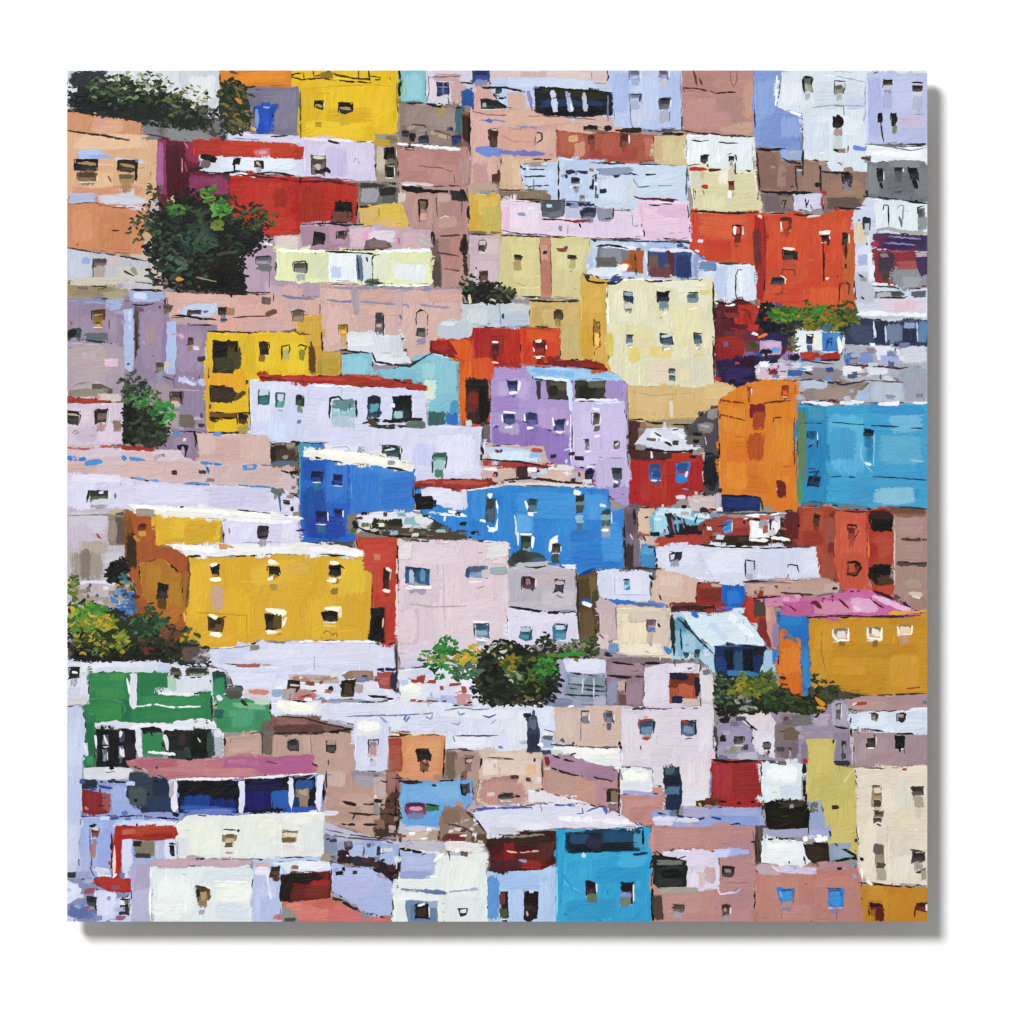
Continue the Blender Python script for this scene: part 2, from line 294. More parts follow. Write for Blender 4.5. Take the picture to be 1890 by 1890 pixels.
# ---------------------------------------------------------------- the picture, stroke by stroke (photograph pixels)
# H wall block  p patch  q dry dragged patch  s stroke  l line  L polyline  W window  D door  B balcony  R roof  T tree  c leaves
PICTURE = """u 9a8692 984 1184 1300 1236
u 7c6c74 1080 1214 1300 1228
u e4e9e6 1020 1374 1150 1428
u a0948e 190 1070 240 1140
u 8a4c24 236 1060 280 1140
u b4b4ca 596 1515 750 1565
u d0b8a6 1130 1070 1240 1130
u 702e30 1234 1108 1300 1132
u dcdfe8 170 1330 410 1350
u d8d0cc 905 884 1100 900
u d0a898 1020 220 1150 250
u dce0ea 780 1215 880 1264
u 243038 1410 560 1575 620
u 48483a 1490 1265 1590 1300
u 5a4c48 1388 1522 1420 1600
u b06e78 380 1425 510 1445
u b09aa0 300 578 400 604
u 5a4a42 320 528 440 550
u 9a8e9c 1160 236 1262 254
u 5c6450 215 700 262 790
u 8c74a4 1430 632 1485 668
u 6a5c60 880 770 910 830
u d8dcdc 1600 128 1712 140
u b0a4b0 1470 1360 1500 1480
u c8c8d8 770 985 860 1004
u c0b0a8 240 430 300 550
u d8dae8 600 805 660 850
u b0a09c 860 345 925 362
H pale sky and wall behind the top left trees|cdd3da 124 130 405 215
p c3c8d0 330 130 405 200
q e2e6ea 345 140 400 190 v
q b9c2cf 124 130 175 150 h
H grey wall under the top left trees|6b6a6c 240 205 408 224 408 262 262 257 250 225
q 7d7c86 255 232 300 256 h
q 5a5448 290 220 345 245 h
q 8a8b90 300 240 400 260 h
s 4a4438 345 215 400 250 14
H peach house with four brown windows|cfa682 124 242 290 258 290 365 270 375 124 362
p c48c68 124 202 200 210 266 224 254 257 190 252 124 240
q d8a98c 170 222 230 246 h
q d69a90 172 214 195 232 v
q dcb795 130 250 280 275 h
q c99070 124 345 270 360 h
q d9b48e 150 318 210 345 v
L 3a2d20 3 124 203 160 210 205 214 262 225
L 2e2620 4 124 241 150 246 190 250 215 255 240 259
q a9b9de 143 277 190 294 h
s 8fa4dc 165 288 205 290 7
s b8c6e4 213 293 272 301 6
q c8c4cb 220 342 248 382 v
W 16130e 138 295 180 316 o
s a08058 144 300 178 303 5
W 6b5238 144 320 178 334
W 3a2d1c 218 296 254 317 o
s a0845c 222 304 250 308 8
W 8a7450 218 322 248 338
l 1a1612 252 298 251 336 4
s 8a6a48 200 325 206 336 5
H orange brown wall below the peach house|c4835c 124 368 278 372 262 470 200 466 124 458
q cf9068 130 385 170 450 v
q b97850 180 390 240 460 v
q a9b4d2 126 358 178 374 h
q c6c8d4 180 362 275 376 h
s d0c6cf 215 380 270 386 7
L 6b4a34 2.5 126 378 150 375 175 374 210 383 250 384
l 3a3020 206 425 222 426 4
H pale grey blue house behind the big tree|b7b8c2 124 460 200 470 275 480 282 545 124 532
q c2cbe0 126 465 170 520 v
q 8fa6d8 150 474 166 488 h
q d0b4aa 195 475 220 490 h
q c6c2b4 215 490 280 525 h
L 40342a 4 124 457 150 462 178 466 230 474 270 482
W 6a5c5e 172 478 194 492 o
q a89a94 172 492 194 516 v
L 3a342e 2 172 478 172 516 192 517
s 3a3428 228 500 248 510 5
s 8a9078 244 494 252 508 8
H orange house at the top edge|cf7c22 405 130 540 130 540 160 462 160 405 165
q e08a28 430 133 535 150 h
q b5642a 406 150 440 168 h
s 6b4020 425 134 440 136 3
H slate purple wall with a blue door|747084 408 160 553 160 553 250 420 250 405 240
q 807c92 500 165 550 240 v
q 8c8ca0 410 220 465 248 h
q 6a6478 450 170 480 200 h
D 1b4cb2 469 196 484 194 504 196 503 222 497 247 472 248
s 6f8fd0 474 202 475 238 6
s 8aa0d8 484 198 498 199 4
s 2158c8 490 210 492 240 12
H white ledge under the slate wall|cdcae0 421 246 540 250 700 262 700 278 560 270 420 264
l 2a2a34 500 252 530 251 3
l 7078a8 430 255 480 258 2
H bright yellow house at the top|d9b414 538 130 735 130 733 246 700 262 620 262 553 254 552 160 538 158
q e2be18 600 150 730 240 v
q cfa810 556 160 590 250 v
q c89c18 600 200 690 226 h
q e6c428 560 225 680 256 h
q d0a820 553 165 562 250 v
L 2a2414 4 539 142 556 147 590 144 640 150 685 153
L 2a2414 3 539 140 545 136 560 135 562 146
L 3a2c14 4 578 130 579 141 600 138 605 131 620 138 650 144 700 148 702 143 680 140
L 3a2c14 3 662 130 662 148
L 3a2c14 3 680 130 683 150
q 8a6a20 590 133 615 144 h
l 7a6420 735 245 700 262 4
l 6a5a20 554 168 555 255 4
W 2a2210 581 186 597 202 o
s a89848 583 193 596 198 4
W 2a2210 625 190 651 209 o
s 9a9070 628 199 648 201 6
q b08c18 582 225 594 235 h
q b89420 627 214 645 232 h
L c8960c 2 552 164 640 158 690 156 730 160
H magenta maroon house behind the big tree|64182c 292 256 430 262 430 440 300 420 290 360
p 84305f 290 258 306 258 308 362 291 356
q a05a90 292 262 299 350 v
q 7d3050 330 325 425 360 v
q 8a3a60 380 330 424 358 v
q 4c1020 306 262 350 420 v
q 902838 340 262 380 300 v
l d08aa0 336 292 336 318 3
l c06a80 340 262 348 275 3
l 4a1a3a 272 248 300 253 4
H red roof band with a white windowed wall|a92c22 355 257 562 272 562 300 500 297 380 290 356 285
q c03a28 400 262 560 285 h
q c8646a 470 275 500 288 h
q d0a0a0 478 278 492 284 h
p c9d4e4 368 290 440 289 562 296 562 326 470 318 390 320 368 314
q e0e8f2 400 294 550 312 h
s 1a1418 372 288 398 296 12
q 6a5c54 368 296 388 312 h
s 2a2024 345 315 372 310 8
s 903040 340 298 345 318 5
W 14121a 430 293 443 304
l 20202a 433 300 433 320 3
W 2a2420 470 297 485 310 o
s c8a890 474 300 481 306 4
L 2a1014 4 375 318 410 320 440 316 470 322 500 318 560 326
s ffffff 445 318 470 326 4
s 3a3038 408 322 422 330 7
H red walled house with a dark doorway|aa2b20 424 320 560 326 660 338 658 412 640 414 553 414 553 434 520 440 440 430 424 400
q b8352a 440 335 540 400 v
q 942018 545 345 600 410 v
q c03828 470 400 550 430 h
q b03024 600 340 655 365 v
q 8a2418 505 350 530 385 v
L 50141a 4 440 322 520 330 556 336 600 334 655 342
l 2a1414 553 340 556 328 4
L 80a0b0 2 556 412 650 412
D 241418 618 372 648 372 650 404 640 412 612 412
q 140c10 620 378 640 396 v
q 6a4038 610 392 650 410 h
l 14080c 640 368 642 402 3
H lavender house with a figure like window|cac2de 560 254 695 266 696 332 640 334 600 328 562 324
q d6cfe8 580 262 690 320 v
q bab0d4 600 270 640 325 v
s e2dcee 562 256 690 262 6
l 2a2438 604 259 626 265 5
L 9a8aa0 2 652 300 656 292 662 296 664 302
W 6a5a58 574 288 601 322 o
s d8ccb8 578 290 600 292 5
s 2a2224 580 318 604 314 8
s 1a1418 600 310 610 318 8
s c0b0a8 585 304 590 312 8
L 7a3a50 3 566 326 600 330 650 332
l 40506a 694 270 695 328 4
H narrow brown house with two dark openings|9a8c7c 690 247 736 247 736 338 694 336
q c0b4a4 697 268 708 320 v
q 7a6a50 712 250 734 264 h
q 6a5a48 722 270 735 330 v
q b89828 690 258 720 268 h
W 140f0c 710 272 731 294
W 241f18 711 305 727 326 o
s 8a8c80 713 306 728 307 3
H turquoise house|7fb8c4 738 130 786 130 786 190 740 188
q 90c8d0 745 135 780 185 v
q 8fc0a8 740 150 750 180 v
L 14201c 6 737 130 739 150 736 168 739 184
L 2a343a 3 748 188 790 191
L 3a9a50 2 742 148 742 172
H pale pink house with a blue gridded window|cfc6d6 785 130 875 130 870 196 786 190
q c8c2dc 800 130 870 146 h
q d8ccd4 788 145 806 188 v
q bc9c96 800 138 850 148 h
q bd9e9a 832 150 862 194 v
W 27306a 807 152 829 176
l 8a90b8 809 160 828 161 2
l 8a90b8 818 153 818 175 2
L 5a4a70 2 790 140 792 168 788 188
L 403040 3 828 152 828 192
L 30405a 2 790 143 850 140
q 244f96 852 164 875 202 v
s 2a3048 850 153 870 154 5
s b8c4e0 855 156 875 160 6
H grey brown wall with scratched openings|88786f 736 190 868 196 856 270 800 268 736 264
q 95867e 745 195 800 235 v
q 9e8c88 790 200 850 240 h
q a88c40 808 196 820 214 v
q 3a6070 842 196 856 256 v
q 6a5c50 740 232 765 262 v
L 2a2018 3 752 236 762 230 785 232 788 258 766 266
W 2a1c1c 757 250 766 262
W 2e3040 775 252 789 264
s b09c88 792 244 830 254 10
s 6a4a30 800 240 832 250 3
q 2b3a70 832 250 855 270 v
s 20203a 832 252 854 252 4
L 141418 5 788 192 806 196 840 199 852 198
L 4a4a50 3 735 265 780 268 830 270
H dark roofed strip beside the pink tower|7a5a50 852 205 868 208 868 330 858 330 852 270
q 3a2420 855 210 867 262 v
q 8c7a6c 850 275 866 335 v
l 181014 866 208 866 270 4
l 201418 867 275 868 310 3
H pink tower with blue awnings|ca9f96 868 148 985 152 1030 215 1032 300 1030 352 868 352
q d4aca4 870 205 920 345 v
q c8a8a0 930 180 975 210 h
q d2a088 925 240 990 275 v
q cfae9a 990 240 1026 282 v
q d0a890 925 290 1030 350 v
q d8b0a6 872 215 960 232 h
q b4868a 875 300 900 350 v
q c0a8b0 900 160 935 200 v
p a6b2d2 873 130 903 130 903 148 873 148
W 2e4488 873 130 903 149 o
s c6b0a8 905 135 920 136 10
l 1a2430 888 162 920 162 5
W 223038 889 186 925 200 o
q 9aa8a8 890 190 898 198 v
W 28403c 914 160 925 172
L 7a5050 2.5 872 205 900 212 960 214
L 7078b0 2.5 884 222 915 222 950 227
W 4a2e28 903 236 920 272
s c8a890 906 239 918 240 4
s 6f86cc 878 276 926 282 15
s 7078b8 922 280 950 282 8
s 6c72b6 945 283 1005 283 9
s 7b82c4 955 230 992 232 12
s 5a66b8 900 222 908 224 8
L 3a2420 3 987 268 989 244 1000 246 1000 258 990 264
W 6a4a40 908 322 925 350 o
W 50302a 919 312 926 340
q ae9a84 870 340 920 352 h
L b08078 2 925 250 950 262 985 262
H pale rose wall at the top edge|cdbab8 903 130 1122 130 1122 156 960 150 905 146
q d8c8c4 930 132 1100 140 h
q bca4a4 960 134 1010 148 v
l a08c90 1092 132 1092 156 2
H veranda house with dark opening and pale columns|b8c6e2 905 145 990 147 1125 156 1135 168 1135 234 1060 225 975 212 930 195 905 165
q c8d4ec 925 146 1110 162 h
q cba898 935 172 972 200 v
q d0aa98 925 200 1060 232 h
q caa8a0 1060 216 1135 232 h
L 1a1c28 4 920 160 935 162 970 170
l 14141c 920 182 935 180 5
s 18181c 922 192 934 198 8
B 192234 986 164 1110 168 1132 175 1130 212 1080 217 1040 214 988 208
q 2c2a18 990 166 1120 178 h
q 22385e 992 186 1120 200 h
q 10141e 990 198 1120 212 h
s c2cce0 1020 166 1025 206 10
s a8b4d8 1046 168 1054 206 10
s b8c0c8 1077 170 1081 206 9
s dce6f2 1054 190 1056 206 4
s 8a80b0 975 168 982 205 8
L 141418 4 985 165 1020 162 1060 166 1130 172
L 6a5a50 2.5 975 214 1040 216 1100 221
l 707090 1122 175 1122 225 3
H light blue tower with small windows|b2c2e2 1122 130 1258 130 1258 238 1200 240 1134 234 1134 170 1122 160
q 9cb0e0 1132 135 1158 210 v
q c2ceea 1170 140 1215 230 v
q a6b8e2 1220 135 1255 235 v
q c8cad8 1165 190 1185 235 v
W 8e9cbc 1162 130 1182 148
W 7a80a0 1216 130 1234 145
q c0b8c0 1218 145 1234 165 v
W a0a6c0 1161 174 1183 188 o
l 14161e 1161 174 1184 175 4
l 14161e 1183 175 1180 187 4
L 607090 2 1163 188 1164 225 1168 236
W 4e525a 1217 183 1237 202
l 14161e 1217 182 1236 184 4
q a8aab8 1217 204 1236 226 v
l 50587a 1237 205 1236 225 2
H mauve terracotta block at the top edge|b2837c 1257 130 1392 130 1392 252 1330 249 1258 244
q bd9088 1262 180 1330 240 v
q a87870 1265 135 1320 170 h
q c89a80 1372 150 1391 220 v
q c4a48c 1325 225 1391 247 h
q a08078 1320 180 1375 230 v
q bc8c8c 1300 205 1350 235 h
L 6a3028 4 1280 130 1284 148 1286 158
l 3a2020 1290 145 1297 158 3
L 4a2024 3 1263 170 1261 162 1290 164 1320 171
L 3a2024 4 1320 173 1340 170 1358 170
L 8a5850 2 1348 130 1350 155 1354 160 1360 150 1360 130
L 4a2a24 4 1257 240 1290 246 1330 248
H red brown long roof with two windows|a35242 1025 240 1080 246 1150 243 1212 250 1208 298 1150 300 1080 296 1026 290
q b46450 1030 245 1080 285 v
q d0a070 1050 250 1068 262 h
q c88c78 1060 262 1080 290 v
q 983c30 1085 275 1180 297 h
q c07868 1190 255 1212 295 v
q ae5a48 1110 250 1150 290 v
W 6e3630 1086 249 1100 268
W 6a3430 1145 248 1160 271
l 7a3c30 1148 262 1149 278 3
s 1e1812 1076 236 1130 237 9
s 2a241c 1136 241 1185 240 8
s 7a6858 1080 240 1120 243 5
L 4a4a5a 4 1185 241 1230 243 1256 240
L 8aa0d0 2.5 1030 289 1060 297 1120 302 1200 303
H sand house beside the red brown roof|c9b88c 1206 250 1270 250 1270 310 1215 303 1208 298
q d2c498 1220 258 1262 300 v
q c4a080 1208 252 1222 295 v
l 2a1c14 1222 247 1262 248 7
s a09068 1225 250 1250 250 2
H sand wall below the pink tower|ccb094 925 292 1030 295 1028 355 925 352
q d6bca0 930 296 962 345 v
q c8a890 925 300 945 350 v
l 5a3020 923 318 920 340 4
H light blue shuttered house|b8c8e2 960 303 1030 300 1030 392 1010 370 968 352
q c6d4ea 970 315 1025 345 v
q 9a8c88 975 300 1010 306 h
L 14182a 4 960 305 965 312 1005 313
L 202c50 3 967 324 970 326 1008 325
L 202c50 3 969 342 975 344 1015 342
l 6078b0 985 330 985 350 2
H large pale blue house|c0cfe4 1030 290 1090 300 1160 302 1268 307 1270 360 1265 385 1168 388 1030 378
q d0dcec 1105 325 1160 375 v
q b2c4e2 1034 310 1085 370 v
q c8d8ea 1170 310 1262 360 h
q ccd0d0 1155 330 1175 370 v
q a8bce0 1040 296 1120 312 h
L 0f1424 4 1031 297 1031 345 1031 374
L 4a5670 2 1168 330 1178 345 1240 342
W 2a2e38 1056 329 1072 340 o
s 24304a 1045 317 1084 318 8
s b06a40 1088 313 1096 315 6
L 1a2030 4 1093 327 1100 322 1100 376
s 303c50 1095 330 1093 350 5
L 505c78 4 1100 312 1140 315 1167 313
L 1a2438 4 1105 320 1130 323 1165 320 1180 324 1211 322
q 8a98b4 1105 312 1170 320 h
W 9a9694 1070 360 1081 374
L 60689a 3 1042 372 1092 374
L 2a3040 3 1090 300 1130 302 1220 304
l 404c68 1268 312 1266 362 3
H brown roof strip|7c6a58 920 352 1000 350 1018 360 1015 372 960 372 920 364
q 8a7658 965 354 1010 366 v
L 2a2420 3 920 362 950 368 1000 368
l 4a3420 920 350 960 352 3
H pale pink long house|dccbde 922 366 1010 372 1012 390 1170 388 1176 372 1272 372 1276 442 1200 442 1100 438 1000 436 925 430
q e6d6e6 935 375 995 425 v
q e6b8d4 925 380 940 425 v
p ddbcd6 1176 378 1270 378 1272 440 1190 440
q e4c8dc 1185 385 1260 430 h
q d8aacc 1215 380 1268 400 h
q d6cce4 1060 400 1170 435 v
p b9bcd6 1042 380 1075 382 1075 404 1044 402
W 626872 1001 370 1041 401 o
q 4a5058 1003 374 1036 390 h
W 383a50 1072 385 1099 402
q 8a8ca0 1100 384 1132 408 v
L 30303c 3 1132 384 1132 402 1116 404
s 24264a 1045 378 1096 378 7
L 8a2c30 5 1002 406 1030 405 1060 409 1090 407
l 3a1c20 1000 404 1040 406 3
l 14141c 1069 412 1072 420 4
q 8c8494 1031 416 1038 426 v
l 8a8aa0 1048 414 1048 432 2
L 8a8cae 2 1140 388 1166 390 1168 415 1176 420
L 6a1c30 5 1170 363 1185 367 1218 367 1250 369
l 50102a 1215 368 1245 371 5
L 503844 3 925 425 960 432 1010 433
L 70343c 3 1008 434 1050 438 1090 441 1110 442
H mustard house at the left of the pale pink one|c9a748 864 356 925 362 926 434 864 430
q d4b860 870 362 920 400 v
q b8b060 890 380 924 430 v
q c89c38 866 370 880 425 v
l 7a6a40 866 428 925 430 4
s 8a90b0 885 354 905 355 7
H cream white tall house with red marks|dcdcc4 1268 248 1320 250 1394 253 1398 340 1405 392 1340 394 1280 388 1270 310
p dce4e8 1268 248 1320 250 1392 255 1392 315 1330 312 1310 300 1268 306
q eaf0f2 1275 258 1308 300 v
p d3cca4 1280 312 1340 320 1390 320 1404 390 1340 393 1282 386
q dcd8b4 1295 360 1340 385 v
q e6e2d0 1325 315 1345 340 v
q c8c8c0 1276 315 1300 350 v
W 2e3238 1293 287 1306 300 o
W 2a3030 1344 288 1356 297
L 14181a 3 1342 286 1352 282 1359 288 1359 297
L 1a2224 3 1276 258 1290 261 1310 259
L 14181c 3 1325 262 1345 264 1362 264
W 7a3c34 1344 334 1357 352
q c8bcb0 1344 305 1357 333 v
l 30302c 1357 300 1357 322 3
s e8eaec 1348 352 1346 366 9
s b83020 1275 312 1305 312 8
s 4a3020 1305 314 1330 313 7
s a82c20 1295 344 1306 345 7
l 7a5038 1297 350 1300 360 3
q b8a890 1293 316 1300 330 v
l 30302a 1305 303 1308 308 4
L 28221c 4 1280 388 1320 392 1360 395 1400 391
L 40302a 3 1330 250 1360 251 1390 252
H cornflower blue block at the top edge|7e98ce 1392 130 1445 130 1433 200 1480 208 1482 240 1478 292 1440 290 1420 278 1394 276
q 8ca6d8 1396 145 1430 240 v
q 6f8cca 1400 210 1475 270 h
q 90a8dc 1440 215 1478 255 v
H tall white house with three windows|d2dce6 1432 133 1600 130 1600 316 1535 316 1520 298 1484 294 1480 212 1434 200
q e2e8ee 1440 150 1480 195 v
q c4d0e0 1500 150 1590 200 h
q dfe6ee 1500 215 1590 250 h
q c8d6e6 1485 225 1530 280 v
q b8c4e0 1560 180 1598 200 h
s 6a84dc 1575 272 1598 276 7
s f0f4f8 1434 140 1432 195 5
s eef2f6 1458 206 1480 214 4
W 7a8878 1482 142 1499 168
l 0c1014 1482 142 1500 143 5
l 0c1014 1500 144 1496 157 6
l 14181c 1482 144 1484 172 4
W 7a7e6c 1541 158 1557 172
L 14181c 3 1540 168 1541 149 1560 150 1560 162 1555 172
W 181a14 1538 216 1557 236
s 181a14 1546 214 1556 232 8
q a88c84 1538 238 1554 250 v
q b8c0c4 1538 250 1554 276 v
L 5a6a70 2 1540 196 1557 196 1558 214
s 2a2e20 1539 276 1548 279 7
L 8a98a8 2 1500 198 1540 194 1595 196
L 9aa4b0 2 1540 140 1600 152
l 40404a 1482 277 1482 310 4
H lavender blue house in the top right corner|b4bde0 1600 134 1625 134 1711 136 1711 267 1600 264
q a4b0e0 1604 140 1625 255 v
q c0c6e4 1640 140 1700 210 h
q c4bcd8 1655 210 1710 235 h
q c8b0c0 1656 218 1700 232 h
q aab4dc 1650 240 1708 262 h
s ccd4f0 1600 140 1600 262 4
W 3e3a28 1630 148 1647 158 o
q c0b8c8 1630 158 1647 166 h
q 98a2c0 1630 168 1646 200 v
W 3e3420 1683 158 1702 170
l 14181c 1682 152 1704 153 3
s ccd0cc 1684 173 1702 174 5
q a8acc0 1684 178 1702 206 v
W 14181c 1619 209 1628 226
l 101418 1625 225 1631 263 4
W 20241c 1645 209 1655 234
q 78805c 1648 232 1656 246 v
l 8a8a94 1684 211 1704 211 2
H white roof line below the corner house|dfe5ec 1598 266 1660 272 1711 270 1711 304 1640 302 1600 300
s eef2f6 1610 282 1700 286 12
L 707880 3 1598 266 1640 270 1680 278 1711 272
q 8a8a96 1596 286 1608 300 v
H dark grey house with three windows|6e727a 1600 302 1640 298 1711 304 1711 370 1680 372 1600 364
q 888c92 1603 305 1620 360 v
q 5e646c 1640 320 1690 360 h
q 7c8288 1690 310 1711 365 h
q 8c9096 1640 298 1700 306 h
W 22262a 1619 310 1630 336
s 1e2226 1625 336 1628 348 6
W 2e3238 1650 310 1666 319
W 1e1e1e 1677 310 1695 332
s 1c2024 1685 330 1692 348 9
l 2a2e34 1650 354 1664 354 5
L 20242a 4 1592 362 1620 364 1650 368 1711 376
H long brown houses below the blue block|8c6e62 1396 274 1440 278 1442 296 1480 300 1484 294 1516 298 1516 318 1600 318 1600 380 1520 388 1518 358 1420 356 1400 350
q 7c5c52 1400 280 1436 350 v
q 9a7868 1480 300 1512 352 v
q 80605a 1440 305 1470 350 v
q 9c7a64 1520 330 1595 380 h
q a48474 1436 305 1450 350 v
p 94acd8 1441 278 1480 278 1480 296 1444 294
L 241c24 5 1396 275 1420 277 1450 274
L 2a2c34 4 1444 292 1460 300 1480 302 1482 280
L 302424 3 1468 305 1469 330 1472 350
l 2a2020 1482 302 1482 325 3
L 302420 4 1397 280 1399 310 1402 350
L 201a1a 6 1405 354 1440 356 1480 356 1516 358
L 2a2020 4 1513 300 1515 340 1516 358
L 30282c 4 1516 316 1540 320 1556 322
L 20181c 4 1553 322 1556 340 1555 350
W 40383c 1556 323 1573 338
l 1c1418 1552 321 1574 322 4
W 3c3030 1468 306 1482 312
s 4a3c40 1566 338 1570 345 7
s a03a3a 1516 352 1524 358 6
q 60504c 1525 366 1590 384 h
l 1e1a1c 1540 384 1590 386 4
H small taupe wall beside a lilac panel|76666a 1404 358 1466 360 1470 390 1412 390
q 6a5a5c 1410 362 1440 388 v
q 8a7864 1440 362 1464 385 v
L 241c20 3 1442 380 1444 370 1450 370 1446 386
H lilac panel with two thin marks|c6c4de 1464 358 1517 358 1517 386 1490 388 1466 388
q d4d2e8 1470 362 1512 380 h
L 14141c 4 1486 366 1489 384
l 30304a 1493 368 1488 382 3
l 30304a 1495 378 1500 388 2
s 9a3a4c 1516 360 1517 384 4
H dusty rose long house under a snowy ledge|b07e7a 734 274 800 270 862 272 866 300 862 345 800 342 736 338
q b98884 745 285 800 330 v
q a87672 800 280 850 300 h
q b48a80 790 305 850 335 v
q ae7c74 740 315 790 338 h
q a8908a 848 290 866 340 v
s e8e8ea 734 266 780 268 6
s dfe2ea 780 270 850 276 6
s f0f0f0 810 272 840 274 4
L 8a4c44 3 772 306 790 308 815 310 836 318
l 5a3c3a 745 276 765 277 3
l 7a5450 838 322 840 338 2
H grey scratched wall beside the red house|6c6862 660 338 738 345 740 382 664 380
q 3a3630 665 340 710 352 h
q 9a96a0 664 346 700 372 v
q 4a4a52 705 350 732 378 v
q 2a2824 700 345 730 360 h
L 1a1814 4 665 382 700 380 740 376
H low yellow wall|cfae50 662 382 742 375 758 390 760 420 735 424 665 416
q d8b848 700 376 740 412 h
q c8a870 664 385 700 410 v
q d4b478 700 402 730 420 h
l 8a6a30 700 384 700 400 2
l 2a2410 662 382 682 382 4
H dusty pink house with a black roof edge|ae8882 735 340 800 345 862 345 866 420 866 532 806 532 800 440 757 428 752 400 742 375
q b8928c 762 360 800 420 v
q a07c78 812 360 860 430 v
q b89890 805 400 845 420 h
q a87a72 800 430 860 460 h
q b07468 820 440 852 500 v
q 6a5850 798 440 812 528 v
q 54443e 800 480 812 530 v
q 8c6a62 810 440 830 470 h
q c8beb4 735 355 748 375 v
s c8c4c4 740 338 800 341 5
s e0e0e2 742 340 770 345 5
s 1c1a1e 742 346 780 352 9
s 1c1a1c 775 352 828 354 8
p b89c98 808 356 832 360 830 372 806 372
q 2e2c2e 831 352 861 372 h
s 141416 852 350 861 366 7
W a07c70 771 369 790 409
L 1a1614 4 775 409 773 372 775 368 788 370 788 382 784 388
l 5a403c 805 362 806 400 3
l 5a403c 853 372 852 398 2
L d8c8c8 3 812 404 822 398 830 402
L 4a3430 3 808 436 850 434
L 503834 3 806 466 852 474
L 6a4a44 3 818 496 850 500
s 2a201e 858 432 856 470 12
s 3a2c2a 858 470 860 510 10
s 2c2420 798 430 800 446 9
L 10141c 4 720 427 745 430 770 432 798 432
L f0f2f4 4 744 426 752 431 775 434 796 433
H mauve and white house above the mint house|b9a2ae 505 436 555 432 556 414 640 414 800 426 800 464 700 462 508 466
p a48096 556 416 640 416 650 462 556 462
q b493a6 605 418 640 450 v
q ceb4c0 645 420 700 455 h
q e0a0c0 668 425 690 450 v
q d8ccd8 680 426 730 445 h
q d4c4c0 508 436 552 460 h
q c8a8b4 740 430 790 460 h
W 14161a 578 430 598 452
q a08098 580 452 600 460 h
W 4a3434 622 428 638 442 o
p 6a5454 675 443 690 440 720 448 724 456 700 462 672 462
q 8a7474 680 445 715 455 h
s d04a80 736 438 737 450 4
p b8a8a8 764 436 790 438 800 456 785 458 770 446
l b8b8c8 770 440 795 455 3
L 20242e 4 556 414 600 412 640 416 672 414
H mauve house with a grey window|ae94a8 452 444 506 446 508 500 600 522 600 546 500 545 450 540
q b49aae 455 460 480 535 v
q c4a8b4 488 520 530 545 h
q a08ca0 500 500 530 530 h
s b8c0dc 454 444 482 450 8
s e0d8dc 485 448 502 452 6
s 7084b8 505 548 540 550 8
W 7c7884 472 474 500 488 o
q 6c6a72 474 488 502 500 h
L 2a2a34 3 472 478 478 474 498 473
l 60545c 498 500 497 530 2
H mint and white house with two dark doorways|dde2b2 510 460 600 462 797 462 797 524 700 526 510 518
p e2e8ec 606 466 660 466 660 520 608 520
q d4dca8 540 465 580 515 v
q ccd4b0 570 465 606 515 v
q b8cce8 612 490 630 512 v
p d0d8d8 660 464 690 466 688 522 662 522
q 5a7088 660 470 668 520 v
q dce0b8 686 468 720 520 v
q e6ecec 722 470 790 520 v
q d8dcb0 725 464 795 486 h
s f6f8e8 512 462 600 464 6
s f0f4f4 700 464 795 462 6
L 14202c 4 600 464 640 466 680 468 700 470
L 1a2c3c 3 659 470 661 490 664 515
l 14202c 676 474 678 484 5
L 14201c 3 688 520 687 476 690 471 702 472
W 6a6a60 543 487 566 503 o
L 30302c 3 541 502 541 484 564 482 566 500
l 14181c 581 466 583 469 4
q 506054 672 515 700 528 h
L 303c30 4 676 520 690 522 725 524
L f4f4ec 5 690 528 740 528 795 526
H lilac house with a mouse grey window|c3aeb8 866 432 924 434 926 508 985 520 985 548 925 552 880 545 866 520
q cdb8c2 872 480 920 520 v
q b8a0ac 870 440 900 470 h
q d0bcc0 895 440 922 470 v
W 3a302c 884 444 897 464 o
q c8b4ae 884 444 896 452 h
W 5a3c38 886 500 900 518 o
l 14241c 878 492 880 498 4
l 3a3a44 866 432 912 434 3
H sand yellow house with a red pillar|cdc48e 926 436 1090 440 1090 470 1074 500 1074 552 926 545
q d6cc94 930 445 990 520 v
q c4bc88 925 440 945 545 v
q d8d09c 1022 450 1080 500 v
q c8c094 1020 500 1060 550 v
p b9806e 997 438 1016 438 1018 550 998 550
q d0a08a 998 450 1010 480 v
q a86a60 1000 480 1016 545 v
l 7a4a40 996 450 998 490 3
l 7a4a40 1016 450 1018 545 2
W 38321c 947 470 964 480
q a09a58 947 480 963 500 v
W 38321c 1050 472 1066 480
q b4ac78 1050 480 1062 496 v
l 6a6438 1052 500 1058 502 4
l a09868 952 522 970 528 2
L 4a3020 3 925 434 960 436 1000 436
H blue white house with a deep shaded terrace|b6c4e0 1088 444 1140 446 1200 440 1296 452 1290 478 1300 500 1290 518 1180 520 1080 515 1088 480
q cad6ea 1090 450 1180 460 h
q 9cb0dc 1180 448 1250 456 h
B 74747a 1104 456 1150 460 1160 462 1160 490 1100 494
q 888a94 1108 460 1150 488 v
q 605c5c 1100 475 1140 492 h
p a85a2c 1160 462 1188 462 1188 505 1150 500 1150 480 1160 478
q 8a4420 1162 468 1176 500 v
l 2a1c18 1172 468 1174 508 3
s c86a24 1145 486 1165 490 8
p 3c4c7c 1196 464 1276 464 1278 512 1196 510
q 6a5444 1198 470 1215 505 v
q 2c3c74 1214 466 1236 504 v
